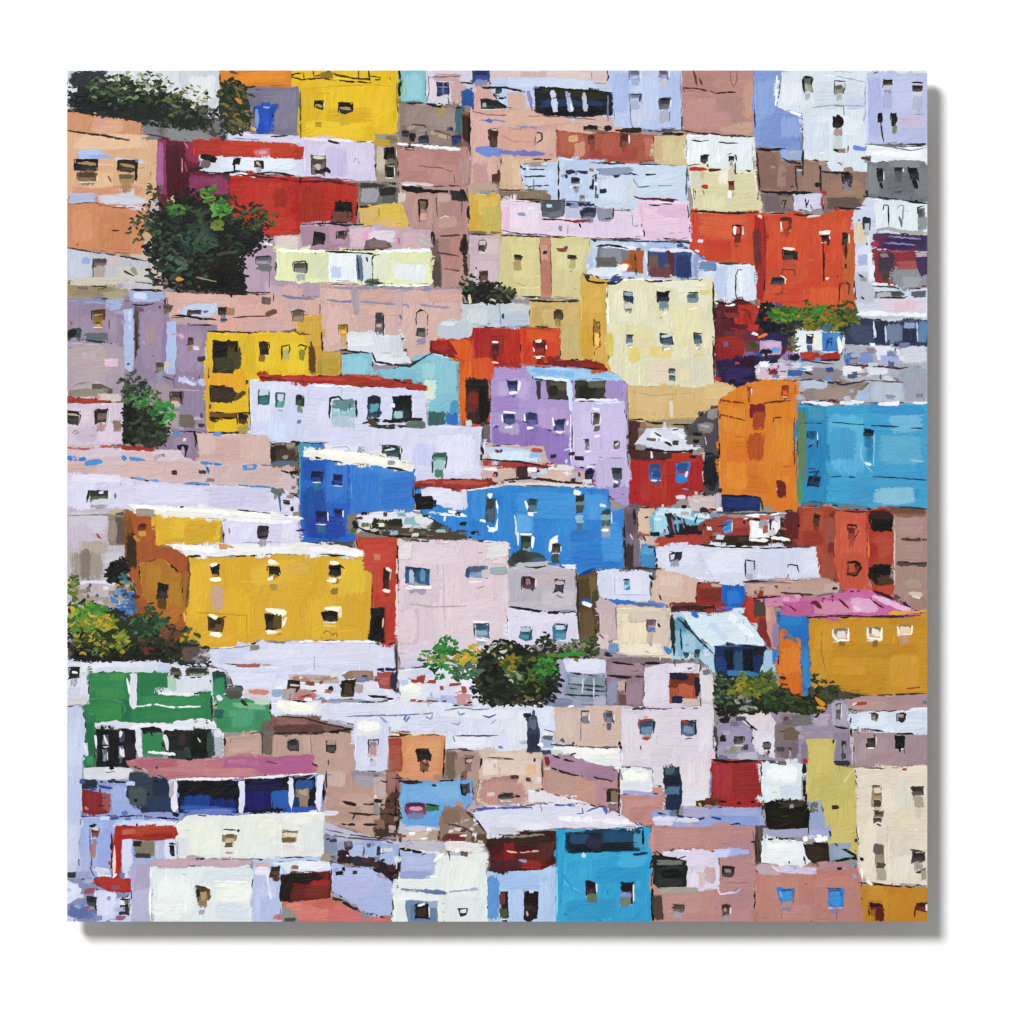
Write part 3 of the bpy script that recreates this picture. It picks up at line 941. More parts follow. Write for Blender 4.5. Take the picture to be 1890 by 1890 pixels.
p 5a2a34 1232 464 1244 464 1244 512 1232 508
q 7a4444 1200 495 1240 512 h
q 283668 1248 470 1276 512 v
L e8e8ee 4 1190 464 1194 480 1196 510
l 9aa8d8 1276 470 1278 512 3
q 8c98c0 1280 470 1300 515 v
s e0e6f4 1110 452 1180 460 6
s d8e0f2 1200 460 1290 464 7
L 1a2030 4 1100 455 1120 452 1160 458
L 2a3044 4 1130 442 1180 446 1240 446 1260 450
q d8e0ec 1085 495 1150 510 h
q e8e8e0 1138 488 1160 500 h
l 203a6a 1250 508 1270 512 5
H red orange house with two storeys of windows|c5492c 1275 390 1340 390 1395 395 1480 392 1485 398 1520 396 1540 388 1575 386 1582 560 1570 590 1480 572 1400 566 1392 490 1310 484 1272 460
q cc5430 1410 400 1500 500 v
q b83c24 1300 445 1350 480 h
q d05a34 1500 400 1570 480 v
q c44430 1400 520 1520 560 h
q d4602e 1480 530 1575 575 v
p a32a24 1392 394 1412 400 1414 500 1408 556 1396 550 1394 480
q 6a2c2c 1393 420 1402 500 v
q 8a3424 1395 490 1412 520 v
q cf5a3a 1286 395 1380 440 h
q b85a30 1556 420 1578 560 v
W 2a1e1c 1352 416 1370 436 o
s f0ece4 1356 418 1356 434 5
p c0452c 1359 420 1366 420 1364 432 1359 432
s 7a4a3a 1356 452 1364 454 7
W 7a3422 1440 402 1460 424 o
p c4482c 1443 408 1455 408 1454 422 1444 423
s f4f0e8 1441 408 1442 424 3
W 3a2c26 1444 462 1468 480
q 20242c 1464 464 1472 482 v
s f0e8dc 1443 458 1468 460 4
q a04a34 1444 480 1468 492 v
L 7a3a2c 3 1442 510 1445 497 1466 498 1468 510
W 26344a 1424 512 1448 526
l f0e8dc 1440 508 1452 516 3
q d86028 1425 528 1444 540 h
s fbfbf8 1514 430 1530 428 9
W 2a201c 1515 434 1530 446
s 30221c 1530 440 1528 454 6
l 3a2018 1520 446 1520 520 4
s c4442a 1524 446 1524 470 6
W 3c2c22 1554 430 1566 452
l 3a2a1c 1561 450 1561 496 5
s e8d8cc 1524 515 1530 513 5
L 5a2a1c 4 1548 560 1550 525 1560 520 1568 526 1566 545
s a04830 1558 520 1560 524 8
l 3a1c14 1577 520 1578 550 3
L 30201c 4 1275 390 1320 392 1356 393 1400 392
L 4a201c 4 1466 394 1480 398 1500 396
s e8dcc8 1400 398 1406 402 5
s d8d4dc 1490 400 1515 398 4
H small white house beside the red orange one|cdd8ea 1290 480 1340 486 1394 490 1396 552 1380 556 1330 552 1318 556 1296 540
q a8bce0 1320 490 1342 550 v
q dde6f2 1345 492 1390 550 v
q 3a4a74 1310 486 1322 500 h
s e8eef6 1365 495 1368 545 5
L 203040 3 1358 540 1358 508 1362 498 1370 498
L 7a3c48 3 1356 540 1360 550 1372 548
l 30404c 1325 486 1380 487 4
q 6a86b0 1290 482 1322 500 h
H white terraced house with a purple striped awning|c9d0e2 1576 386 1590 380 1598 364 1640 368 1711 376 1711 590 1640 594 1582 580 1578 480
p d8e2ea 1614 372 1711 376 1711 430 1618 424
q b8c0e0 1580 385 1612 420 v
q d8c8b0 1576 410 1600 450 v
q d0d0e6 1580 455 1605 500 h
q a8b4dc 1582 470 1610 490 h
q b8bcc8 1580 500 1612 560 v
q e4e8f2 1604 460 1614 520 v
W 38424e 1592 402 1606 424 o
q b8bccc 1596 412 1604 430 v
l 14181c 1583 406 1588 406 4
l 14181c 1598 448 1602 453 4
L 14181c 3 1629 390 1632 378 1640 380 1640 418
L 8a98a4 3 1655 385 1662 378 1668 380 1664 418
l 60686c 1660 400 1665 420 4
W 6c7478 1694 385 1706 424
L 10141c 3 1694 400 1693 384 1706 380
q 8a9096 1694 400 1711 425 v
L a8a8a4 8 1618 424 1640 422 1680 430 1711 430
L 141418 3 1617 430 1625 424 1640 422
p 44345e 1612 434 1640 430 1711 434 1711 464 1650 462 1618 456
q 6a2844 1612 430 1640 460 h
q 2e2450 1625 440 1711 458 h
s 9a8ab0 1640 436 1700 442 3
s 8a7aa8 1630 448 1690 452 3
s a02c58 1606 452 1622 448 8
B 8a3038 1614 462 1700 464 1690 490 1650 530 1614 520
q 5a4030 1625 480 1648 515 v
q 3a3434 1620 465 1650 500 h
q 8c7c7c 1625 468 1640 475 h
q 4a3c30 1630 505 1650 520 h
p 888a92 1650 492 1711 486 1711 532 1660 530 1648 515
q a05050 1655 482 1695 496 h
q a4a8b0 1665 510 1700 530 h
p 46305c 1688 470 1711 466 1711 506 1700 512 1692 494
q b0a4ac 1690 466 1711 474 h
s 3c3c48 1585 506 1596 516 6
q 8c92a0 1588 512 1600 520 h
s e6e8f0 1608 524 1650 526 4
L 4a3a44 3 1610 528 1650 530 1660 534
l 4a3c44 1700 528 1711 528 3
W 6a6a70 1615 540 1668 550
q b0b0b4 1618 540 1645 548 h
q 5a5c66 1682 538 1711 548 h
L 282830 3 1614 550 1640 549 1668 550 1676 546
s 404854 1590 548 1594 552 5
q d8c8dc 1620 554 1711 576 h
q dcbcc8 1650 556 1690 574 v
s e8ecf4 1580 578 1711 582 9
s b8bcc8 1590 586 1700 586 5
H violet and crimson shaded house|5c1c26 1316 556 1380 556 1405 570 1450 580 1460 640 1440 660 1390 680 1392 710 1320 716 1318 640
q 4a1c28 1334 570 1364 612 v
q 8a3030 1336 578 1362 585 h
q 6a3440 1336 610 1400 640 h
q 92261e 1320 620 1376 660 h
p b0281e 1362 562 1400 564 1402 590 1388 600 1364 598
q 8a2420 1372 575 1390 600 v
L 7a1c1c 4 1366 570 1380 574 1386 590
p 1c1c30 1400 575 1452 580 1456 620 1436 626 1392 600
q 12202c 1402 580 1450 600 h
p 2a2858 1420 614 1460 616 1456 640 1410 630
p b8a0c4 1402 628 1442 630 1442 654 1402 656
q d8b0c8 1410 632 1440 640 h
p 7a5c8c 1376 636 1400 630 1396 660 1370 662
q 6a3c34 1376 630 1400 650 v
p 2c1c48 1322 668 1390 656 1440 658 1436 668 1394 674 1392 706 1324 712
q 3c2c6a 1340 680 1390 705 h
q 8a1f24 1322 630 1350 664 v
s e07840 1400 622 1418 616 7
s f0ece8 1388 614 1398 618 5
s 2a2850 1396 664 1440 664 6
s 7870b0 1330 712 1360 718 7
s 2a4a1c 1386 634 1396 640 9
s f4f0e8 1340 564 1358 562 6
L 2a1418 4 1320 556 1345 562 1360 556 1372 550
s 1a1818 1404 560 1420 568 8
s f0ece4 1398 566 1416 570 5
H white hut with a blue gridded door|dbe2ea 1462 608 1510 610 1558 612 1560 640 1552 652 1470 646
p 3c80c0 1516 612 1556 614 1552 648 1518 648
q 5090c8 1530 614 1552 630 v
s f0f2f2 1548 624 1552 650 10
q e8e4d0 1490 615 1512 640 v
W 282c3c 1488 618 1502 634
s f0f2f4 1490 618 1500 620 4
L 1c3c6a 3 1524 646 1528 628 1536 622 1534 640
l 1c3c6a 1524 632 1536 632 3
L b0a890 4 1468 608 1500 610 1520 608
p a02a20 1476 650 1510 650 1516 656 1546 648 1552 660 1540 668 1480 664
q b84a3c 1480 648 1500 662 h
q 3a6ac0 1458 660 1482 676 h
s 4a8ad0 1460 670 1480 672 9
s b03c34 1484 670 1500 676 8
H navy blue house with pale pillars|303a58 1560 600 1600 586 1640 594 1711 590 1711 640 1600 640 1560 636
q 1e2648 1615 592 1650 634 v
q 46506a 1570 600 1610 634 h
q 1f2846 1668 598 1694 634 v
q 6c7c98 1635 596 1665 634 v
q 5a80a8 1694 592 1711 632 v
q 8a9cc0 1668 596 1690 606 h
L d8e0ec 4 1612 592 1614 610 1616 622 1612 624
l c8d8e8 1634 600 1635 632 3
l c8d8e8 1692 594 1694 630 3
l 283050 1560 604 1590 590 4
q 3a4c8c 1560 640 1612 650 h
H jumble of blue grey and white walls|a8acb8 1436 664 1470 668 1550 664 1560 636 1620 638 1711 640 1711 745 1560 742 1470 738 1466 702 1436 700
q 3a5aa8 1558 650 1584 672 v
q 7c88c0 1584 650 1612 672 h
p dcdcea 1614 640 1640 638 1662 648 1660 668 1620 664
q a4a8d8 1624 656 1662 672 h
q c0c8d4 1660 640 1711 670 h
q 989fae 1660 676 1711 720 v
q dee8e8 1554 676 1596 694 h
q d4dae4 1600 676 1640 690 h
q 8a8088 1470 680 1560 700 h
p 8b7b76 1496 715 1530 705 1604 706 1570 740 1490 738 1476 726
q a08c84 1500 715 1580 736 h
q b4c0d4 1480 704 1528 716 h
q a4b8d8 1580 720 1606 740 h
q b0bccc 1605 704 1668 742 v
q 9a9cac 1670 695 1711 740 v
q d8e0ea 1476 676 1500 684 h
q 3a60a0 1440 684 1480 692 h
L 3a2a30 4 1465 702 1500 700 1530 706 1560 710 1600 702
L 4a2a2c 4 1560 674 1620 676 1660 680 1676 678
L 6a4038 3 1600 702 1640 704 1668 706
L 3a3040 3 1480 664 1500 668 1540 672
l 382838 1484 686 1500 692 4
s 6a2430 1530 738 1546 740 4
q e4dcdc 1395 672 1454 698 h
p cdb8c8 1396 674 1454 672 1454 694 1398 700
H sand brown strip house below the grey garden wall|9a8c6c 124 518 180 520 250 540 250 560 124 558
q 8a7c5c 125 528 180 545 h
q 80705a 170 530 210 555 v
q a8a084 190 540 245 558 h
L 3a2c20 3 126 522 155 526 200 530 180 535
q c4bcae 124 514 240 524 h
H purple house with a gilded window|8c7b92 124 552 200 552 236 560 246 640 234 644 124 632
q 9c8aa4 144 575 225 635 v
q a498aa 200 590 215 615 v
q 9a84a0 124 560 145 620 v
q 8a8cb0 130 553 190 560 h
q a0a8cc 195 552 230 572 v
q 3a4448 124 605 150 628 h
q 5a6468 155 615 200 630 h
s 16201a 126 620 140 610 14
W 6a4c28 170 574 192 592 o
s b09050 172 582 190 580 3
W b08c30 172 590 190 602
s 5a4014 174 597 188 596 4
L 2a2a30 4 126 628 160 628 210 634
l 2a2a30 201 590 202 608 2
L 8a9cc8 3 124 555 200 560 220 568
H pale mauve hillside wall at the left edge|a697a4 124 630 234 640 244 690 230 700 220 740 124 720
q b4a49c 128 640 200 680 h
q b0a0a4 130 670 210 730 h
q c0acb4 150 650 180 665 v
q d8b8cc 192 662 218 676 h
q 9e8ea0 195 690 225 735 v
p 5a5046 170 708 184 708 208 718 208 730 170 724
q 8a8074 124 720 200 730 h
L 8a8078 3 132 715 145 708 170 705
H pale blue column and purple wall|8c7a94 228 545 310 550 312 600 400 600 400 680 384 690 384 800 320 800 230 700
p a6b4d8 228 572 246 568 248 620 246 690 230 680
p 4e463e 248 565 256 568 256 640 250 660 248 600
q 96849e 258 570 300 690 v
q a08894 270 600 286 640 v
q 8a78a0 300 600 312 680 v
q 9a86a4 325 600 376 690 v
q 9c8c98 270 700 320 790 v
q a69498 300 760 380 790 h
q 8c7c98 330 720 380 790 v
p a8b8dc 308 594 325 592 326 640 322 692 306 690
s c0d0e8 240 572 240 610 6
q 9aa8d0 312 680 324 690 h
s b8bce0 330 700 380 706 16
s cdd4ea 340 702 360 712 6
s a8bcdc 382 640 384 700 12
L 30221c 4 244 562 260 564 285 560
L 2a241c 3 250 590 252 640 248 668
W 5c3430 346 622 358 638
q 8c7468 345 638 356 648 v
s d0a0b4 330 616 338 624 7
W 5e5c50 288 670 303 686
s c8b888 306 668 312 676 9
W 5c4a44 314 724 338 744 o
q c0a8a0 316 740 332 752 h
l 1c1818 332 724 336 742 4
q 6a6058 330 765 360 790 h
l b0a0a8 308 718 380 722 3
L 403430 3 300 694 320 702 322 714
H pink terrace wall with blue patches|cda49a 305 540 500 545 590 550 592 600 520 612 400 612 385 600 380 585 305 585
q d2aaa0 320 545 440 560 h
q c89890 440 545 480 560 v
q a8b8dc 240 540 300 555 h
q b8c4dc 330 562 405 584 h
q d0a298 420 566 500 590 h
q d89c8c 400 592 440 612 v
q c4a098 445 590 520 605 h
q bfa0a4 480 590 520 610 h
p 9aa8cc 238 538 302 538 304 552 240 556
q c4d4f0 245 540 270 552 h
W 6a5a54 300 564 318 578
W 5a4c44 346 574 368 582 o
W 3a2a20 404 567 420 583
q a07858 418 568 434 582 h
s 4a3a36 408 590 420 590 6
L 14141a 4 318 582 350 584 370 588 400 590
L 5a3c34 3 430 586 460 584 500 584
s 6a4840 490 580 510 574 10
q 6a5450 482 548 500 562 v
l 14181c 505 542 505 556 3
L 1c1818 4 240 535 270 535 300 537
L 3a2c28 4 250 520 330 530 400 540 500 540
H long dusty pink building with tall windows|cba9a2 590 525 700 530 855 532 856 590 820 600 818 650 780 660 740 640 640 645 592 650
q d6b4aa 596 530 650 560 v
q c89c94 658 535 730 560 h
q c4a09c 660 570 700 610 h
q d4b4ac 600 560 650 640 v
q d0b0a8 735 560 790 640 v
q c89a90 790 535 850 556 h
q d4aa9c 680 565 740 580 h
q c0a0a0 520 525 560 580 v
q c8aaa0 750 640 800 665 h
L 7a7898 6 520 545 540 550 560 550 580 552
L 8a88a4 6 605 530 640 532 700 530 780 534 850 532
L 7c7a9c 5 603 554 630 557 655 556
L 8a88a8 5 665 556 700 560 750 562 755 568
L 8a88a8 5 776 562 800 566 830 568
q a094a4 652 530 660 580 v
q b8a0a4 732 535 740 600 v
W 56545c 692 578 708 618
q b4a0a0 694 598 704 604 h
l 1c1a1e 708 580 708 620 3
W 5a5450 768 605 788 622
L 1c1c20 4 768 600 768 578 776 572 792 580
q c0a8a0 770 575 786 600 v
l 1a1a1e 790 580 788 618 4
q 8a88a0 768 625 786 636 h
l 6a6a84 738 580 742 590 5
H mustard wall behind the yellow house|c79e38 545 585 594 580 596 650 628 650 632 694 570 694 568 615 548 615
q c8a040 565 590 592 640 v
q c08c2c 572 640 595 690 v
q a88a34 588 655 625 690 h
q bb9848 592 650 628 660 h
s 9c8c34 588 665 592 690 8
W c4942c 626 600 641 616 o
q c8a070 630 620 640 640 v
L 6a4c20 4 545 612 552 616 574 618
l 5a4018 574 630 576 650 6
W 8a7464 540 574 560 594 o
L 3a2a28 3 540 592 538 576 550 571 564 576
H yellow house with dark balconies|dab41a 382 612 430 616 520 612 565 616 572 630 572 694 460 702 460 800 382 800
q e2c024 470 620 520 680 v
q e4c42e 520 625 568 690 v
q d8a418 385 690 450 735 h
q d49c20 400 705 440 720 h
q d8a818 384 740 455 760 h
q c89018 382 700 392 795 v
q cca424 440 620 470 690 v
p d8a020 384 684 440 684 455 700 455 730 384 712
L 3a2a14 4 382 612 420 612 450 614 480 614
B 2c2418 392 628 438 630 430 690 392 688
q 1a1610 394 632 420 660 h
q 46401e 420 640 445 682 v
q 3a3c20 395 660 430 686 h
s 20180e 438 630 436 650 6
W 4a3024 480 632 497 654 o
q 2a2420 482 642 496 654 h
q 8a6018 478 655 490 668 h
q b0a868 522 644 534 665 v
L 30280c 3 520 664 520 640 534 636 535 645 532 652
L 3a2c10 3 550 640 555 636 566 640 560 650
q 8a8030 552 645 562 665 v
B 3c2c1e 388 714 430 716 440 735 420 744 388 742
s 5a4020 432 738 450 724 10
L 2a1c14 4 388 742 388 712 400 714 430 718
B 6a4a1a 386 760 438 762 438 772 386 772
s 3a2410 386 774 400 778 5
s 30200c 386 771 436 772 4
W 3a2818 438 762 460 784 o
L 3a2410 4 384 798 420 800 450 796 460 790
q a09040 440 785 460 800 h
q 5a4010 572 640 580 690 v
H turquoise house with a sloping gable|82bbcc 630 654 686 650 690 690 720 680 750 676 800 645 815 650 846 662 846 790 785 798 780 705 700 694 632 694
q 90c8d4 635 660 680 690 v
q 74b2c8 690 682 770 705 h
q a0d0d0 778 670 805 700 v
q c8dccc 785 700 805 740 h
q 78b8cc 790 740 842 780 h
q 88c0cc 805 655 842 730 v
q d0dcc8 782 715 800 735 v
s b8dce8 800 652 840 664 5
q 3a5c5c 788 760 822 792 v
q 2c6ab8 822 760 846 792 v
q 4a90b8 830 740 846 765 v
L 14243a 5 628 646 640 646 655 650 690 650
H white gable walls behind the turquoise house|cfd6de 640 612 665 612 700 620 742 618 744 648 755 660 762 672 700 672 686 652 642 645
q e2e6ec 645 615 690 640 h
q dfe3ea 690 655 745 672 h
q c8ccd6 720 620 742 660 v
L 20283a 4 686 650 694 668 720 672 755 676 790 655 802 650
H white house with a rusty red roof|ccd0e8 460 700 520 694 700 706 786 716 790 785 890 788 890 886 770 890 762 840 640 820 520 816 462 816
q dae0f0 470 705 530 780 v
q d6d4ec 580 740 650 800 v
q d8d8ea 650 800 880 870 h
q c0c8e8 500 740 560 810 v
q d2d2ea 670 790 780 830 v
q bcc4ec 760 820 810 860 v
q c4dcf4 490 780 530 812 v
q e0e0f2 800 800 880 880 v
R 9c2c20 476 690 540 694 620 694 640 690 700 696 786 712 788 718 720 716 600 708 480 702
s b43828 520 698 640 700 6
s 7a2018 480 696 530 702 5
s c04838 650 692 720 702 4
s a02c20 750 712 788 716 8
s f0f0f6 580 712 650 714 4
W 2a6064 477 720 497 748 o
q b8ccd8 478 718 496 730 h
W 4a8484 510 725 526 752 o
q b4c8cc 512 726 524 740 v
W 23402c 546 728 560 750
q 6a9070 548 748 558 762 v
l 14302c 560 730 561 752 3
q 50888c 548 775 556 782 h
W 8cb4c0 610 738 658 772
L 14201c 4 608 772 609 735 625 732 634 740
l 3a4a3a 646 745 645 758 3
l 1a2420 657 738 658 770 5
q 5c8a90 626 740 640 760 v
W 1c4050 678 732 704 772
q 5a9aa8 682 745 698 760 h
q 281c1c 684 732 696 742 h
q 20384a 690 760 706 764 h
W 16262c 724 732 762 776
q 10181c 730 730 760 742 h
q 9ac0c8 726 758 744 772 v
s e0e4f0 722 748 728 748 8
l 0c1418 700 776 690 772 4
L 101820 8 668 782 690 776 730 778 780 774
L 2a3430 7 680 786 720 788 760 786 786 784
q 5a6a60 750 778 785 790 h
s 4a3c20 680 776 696 784 12
W 2c4c48 705 824 738 845 o
s c8d4dc 708 832 730 828 3
L 1a2c2c 3 702 822 716 822 734 822
l 1a3028 738 836 738 852 4
W 4c7a70 798 838 824 850
q 9cc0c0 800 848 820 868 v
q 48806c 800 866 818 882 v
L 20403c 3 798 880 798 850 800 838
l 20403c 825 840 822 865 3
L a0a0bc 2 612 832 614 826 640 824 646 832
H bright blue house with a white snowy roof|2a66bc 550 840 620 842 700 850 762 862 764 885 760 960 700 990 640 1000 552 1000
p 3b7ecb 644 852 762 862 764 950 650 960
q 2454a8 555 850 600 890 v
q 1c4c9c 556 900 600 960 v
q 3470c4 600 850 642 930 v
q 2f70c8 650 870 700 950 v
q 5592d8 700 858 760 870 h
q 2c6cc4 700 880 760 940 h
q 2048a0 560 950 640 995 h
p 4090ac 552 816 576 820 600 826 600 840 554 842
q 3a6cc8 574 820 600 826 h
R eceadf 560 832 600 828 700 840 730 848 764 862 762 870 700 860 640 856 600 846 560 842
s f6f4ea 590 834 660 840 10
s f4f2e8 650 842 720 852 10
s e8e4d8 740 856 760 864 8
q 8a9aa0 716 850 730 858 h
L 3aa0b4 3 552 822 554 860 552 930
W 1a2868 576 872 595 888
W 1c2c74 614 878 634 894
L 14204c 3 575 888 576 872 596 872 594 892
W 1c2a6a 582 944 604 965
W 1c2a6a 618 940 632 956
L 3a60b0 2 656 888 664 900 664 930
H olive and brown doorway left of the blue house|6a6052 502 820 550 818 552 870 548 880 552 990 520 1000 502 860
q 30281c 505 822 532 842 h
q 45382c 502 830 548 850 v
q 4c6880 505 852 545 858 h
q c0a49c 502 860 545 892 v
q 60605a 515 895 548 920 h
q 4c4438 520 900 548 950 v
H blush wall strip with blue dabs|c8aaa4 360 800 460 800 505 822 500 858 420 858 362 852
q c49e98 370 810 450 850 h
q ccb0a6 440 805 500 850 v
q d2b6ae 365 802 400 840 v
q 2c2420 500 820 508 852 v
H white house with a red eave and two dark windows|cbbcce 124 742 160 744 228 744 230 820 180 828 124 822
q d8cada 130 755 170 780 h
q d4c6d8 180 780 225 815 v
q beacc4 140 790 180 815 h
R 9a2c22 124 732 160 736 220 738 220 742 160 744 124 744
s a83428 150 740 200 740 5
q c0b8a8 180 728 225 738 h
W 332a22 124 758 148 784
s b8a890 126 764 144 766 4
W 3a2f26 176 756 200 782 o
q 6a5a4c 180 762 196 776 h
q b88880 178 784 194 792 h
q 8a6c60 208 775 224 798 h
l 2a2424 148 758 148 778 3
l 201c1c 229 745 229 822 4
L 8a7c84 2 132 800 140 794 146 798 136 802
H mauve niche wall with a black arch|8a7690 290 802 362 796 362 856 330 850 290 838
q 9484a0 320 805 355 840 v
q c4b8c4 290 840 330 852 h
l 181418 358 795 364 822 4
W 1a1418 328 820 346 844
q a898b0 335 824 340 844 v
L 20181c 3 316 796 340 797 362 796
H long lilac white wall band with blue dabs|c9b2b6 124 820 200 828 300 830 360 850 500 862 550 880 550 910 420 896 300 892 200 882 124 870
q c8c0d4 140 828 240 842 h
q d0aca4 220 850 300 880 h
q c49c94 124 858 180 872 h
q c8a8a0 300 855 370 885 h
q c6aaa4 380 862 450 890 v
q c0a49c 450 865 520 890 h
q d4c4d4 280 832 340 850 h
s 9c2c24 224 826 290 828 9
s c05850 186 824 224 825 6
s b05a50 124 826 165 829 5
s a8a0a0 285 846 300 838 8
s 3a78c4 124 845 160 848 8
s 4a90d0 158 856 190 850 12
s 3c80cc 226 842 232 848 9
s 4a8ccc 240 846 270 850 7
s 4080c8 370 854 410 858 5
s 5a98d4 380 860 386 872 6
s 4488cc 448 862 474 862 12
s 4a88cc 250 885 290 890 5
H violet house with a blue eave terrace|a591c6 905 676 950 672 1060 678 1156 695 1158 780 1162 940 1100 900 1060 870 960 830 905 820
p 8a70b4 908 790 950 775 1005 790 1052 812 1054 868 1000 850 960 835 908 820
q b4a4d0 915 700 980 740 v
q b098c8 990 750 1050 790 v
q a48cc4 910 730 960 760 h
q 9478bc 1000 800 1050 850 v
q a898c0 920 780 960 800 v
p c2b8dc 1056 740 1152 740 1158 780 1160 900 1100 866 1056 860
q ccc4e4 1065 760 1110 800 v
q c8bce0 1110 750 1150 860 v
q cabce4 1060 830 1120 860 h
q b8accc 1100 845 1155 900 v
B 3a3630 990 702 1050 702 1052 740 1020 736 992 738
p a08cc0 998 704 1008 704 1012 736 998 736
q 544e40 1010 706 1048 720 h
q 2a2820 1012 712 1030 732 v
B 38362e 1062 700 1118 700 1118 735 1062 735
q 24241e 1066 710 1100 734 h
q 5c5848 1085 702 1116 715 h
p 9c88bc 1118 704 1150 704 1150 735 1118 735
R 9cc4e6 974 676 1060 680 1140 690 1148 702 1060 702 984 700
s 7ab4e8 980 684 1060 692 10
s 88bce8 1080 684 1130 696 8
s d8e8f4 990 696 1050 702 5
s c4dcf0 1050 702 1054 760 8
s e8ecf8 1060 738 1140 738 4
s d4dcf4 1100 744 1145 742 4
W 2c3a6c 936 702 956 720
s f4f4fa 960 704 956 722 5
s f4f4fa 938 726 956 724 7
W 3c4470 928 764 952 782
s ecebf8 930 760 952 762 4
s e8e8f8 926 765 928 780 4
q e4e0f4 932 786 946 790 h
W 444a80 972 764 992 786
s f0eefa 968 764 968 778 4
s f0eefa 972 790 984 789 5
W 38406e 1024 774 1044 794
s f0eefa 1020 770 1022 786 4
s e8e4f6 1048 778 1046 786 4
s e8e4f6 1028 798 1040 799 4
W 5a5240 1094 762 1107 784
q 5c5a50 1096 786 1108 796 h
s ecebf6 1092 754 1106 756 5
s e8e8f4 1098 806 1108 804 6
W 5c5a58 1078 810 1089 824
s f2eff9 1080 834 1092 832 5
W 6a6260 1133 814 1143 828 o
s c8c8c0 1136 822 1142 818 4
W 38404c 1130 866 1148 884
s f0eef8 1132 888 1140 890 5
q 3c4440 1131 893 1140 900 h
l 8878a8 1104 844 1154 846 2
L e8e4f8 3 1054 760 1053 800 1054 860
H orange red house with a dark archway|bd4a24 800 632 870 606 960 602 1034 605 1036 668 1090 665 1124 678 1120 686 1060 672 960 672 904 680 902 700 905 780 870 790 852 790 848 664
p a02820 872 604 958 604 960 672 905 678 874 660
q b83420 930 606 960 670 v
q 8a2020 905 625 930 660 v
p c8421f 960 606 1034 608 1034 665 962 670
q d45a2a 970 612 1030 630 h
q b83420 965 640 1010 668 v
p d0591c 830 630 862 626 872 640 870 665 840 660
q d8681c 850 660 870 780 v
q c84a24 872 660 912 700 v
p 8a201e 794 628 830 628 845 655 820 656 794 650
q a82c24 800 630 830 645 h
p 7a1c1c 1015 665 1090 660 1122 672 1122 685 1060 676 1020 676
s 90241c 1075 672 1120 678 8
s a03024 1018 660 1076 662 6
D 302420 860 702 900 702 900 780 870 782 860 770
q 5c2a20 862 722 882 760 v
q 7a2c20 866 725 882 745 v
q 1c1a16 886 710 900 780 v
q 24201c 860 702 900 716 h
W 5c1c20 906 636 920 655
s f4e8e8 908 631 920 632 4
s f0e0e0 908 668 920 670 4
W 7a201c 986 630 1006 655 o
s f6ecea 988 630 1000 629 5
s f0e0dc 984 640 986 650 3
s f8f0ee 990 660 998 660 4
s f0e0dc 1008 638 1008 644 3
L 5a1818 4 794 634 796 646 820 656 845 660
q c0d0d8 860 775 872 788 h
H pale grey wall beside the plants|bcc4cc 852 560 925 558 978 562 978 600 920 604 872 604 870 620 846 628 808 620 808 596 852 590
q ccd4dc 860 570 900 598 v
q c8ccc8 940 562 975 575 h
q b0bcd4 925 580 975 598 h
q b8bed0 815 598 865 622 v
q dde2ea 812 594 840 600 h
l 30403a 929 578 928 590 5
l 5a9ae0 922 560 924 600 2
L 60a0c0 2 920 602 950 603 978 602
H ochre house with a small brown window|c2a868 978 554 1075 554 1080 665 1035 662 1034 606 978 602
q b89c58 982 562 1020 600 v
q c8b078 1000 570 1035 600 v
q c0b07c 1035 600 1072 655 v
q ccae6c 1030 560 1070 600 v
W 4c3c2c 1022 571 1038 590 o
L 2a2418 5 975 554 1000 556 1040 556 1068 556
l b8945c 1030 594 1030 610 3
H golden side wall with a tall narrow panel|cca242 1072 508 1085 505 1122 520 1118 580 1124 690 1114 672 1072 660
q d6b050 1078 530 1115 580 v
q c8982c 1074 600 1092 660 v
q d4ac58 1095 610 1120 665 v
q c8a858 1072 510 1085 550 v
L 2a2418 4 1078 505 1085 518 1100 522 1118 522
s 20243c 1120 522 1138 522 6
W d0a04c 1096 594 1107 642
L 5a3c18 3 1096 640 1095 594 1107 594 1107 640 1098 646
l 5a3c18 1096 590 1098 592 4
l 6a4c20 1098 648 1097 656 3
H tall cream house with seven windows|d9d5b6 1122 525 1148 514 1190 514 1250 518 1318 516 1320 620 1316 712 1300 718 1160 712 1140 690 1124 684 1118 600
q e2dfc4 1128 530 1200 600 v
q d8cf98 1160 600 1210 660 h
q dcc878 1160 640 1180 670 v
q e0d8a8 1240 560 1300 640 v
q dccb80 1200 640 1240 660 h
q e4e2cc 1250 530 1310 560 h
q d0ccb8 1250 660 1310 710 v
q ddc880 1290 530 1312 545 h
q d8c4b4 1190 665 1260 705 h
q dcd0a0 1250 680 1275 705 v
q e8e6d4 1200 520 1310 530 h
q d8c890 1280 640 1300 660 h
q d6bc60 1120 615 1130 660 v
s f4f2e2 1120 530 1122 600 5
s f0eede 1150 516 1190 516 5
L 20243a 4 1120 524 1140 522 1150 514
L 1c2440 4 1188 516 1200 520 1240 518
W 1c2c48 1149 539 1169 559
q 96a4b0 1152 540 1168 546 h
q b8c4c0 1152 560 1168 570 v
l 8a4040 1154 572 1166 572 3
W 141c38 1213 539 1237 559
q 6c8494 1216 556 1234 568 v
s ecead8 1222 582 1232 576 4
l 404848 1218 586 1222 586 3
W 6c868e 1268 542 1288 560
l 14202c 1268 540 1290 540 3
s f0eee4 1270 572 1286 568 3
W 5c7480 1156 618 1170 633
l 14202c 1156 618 1170 619 4
s eceadc 1160 642 1168 640 4
W 2a4058 1219 616 1242 636
s c8ccc0 1220 622 1240 618 5
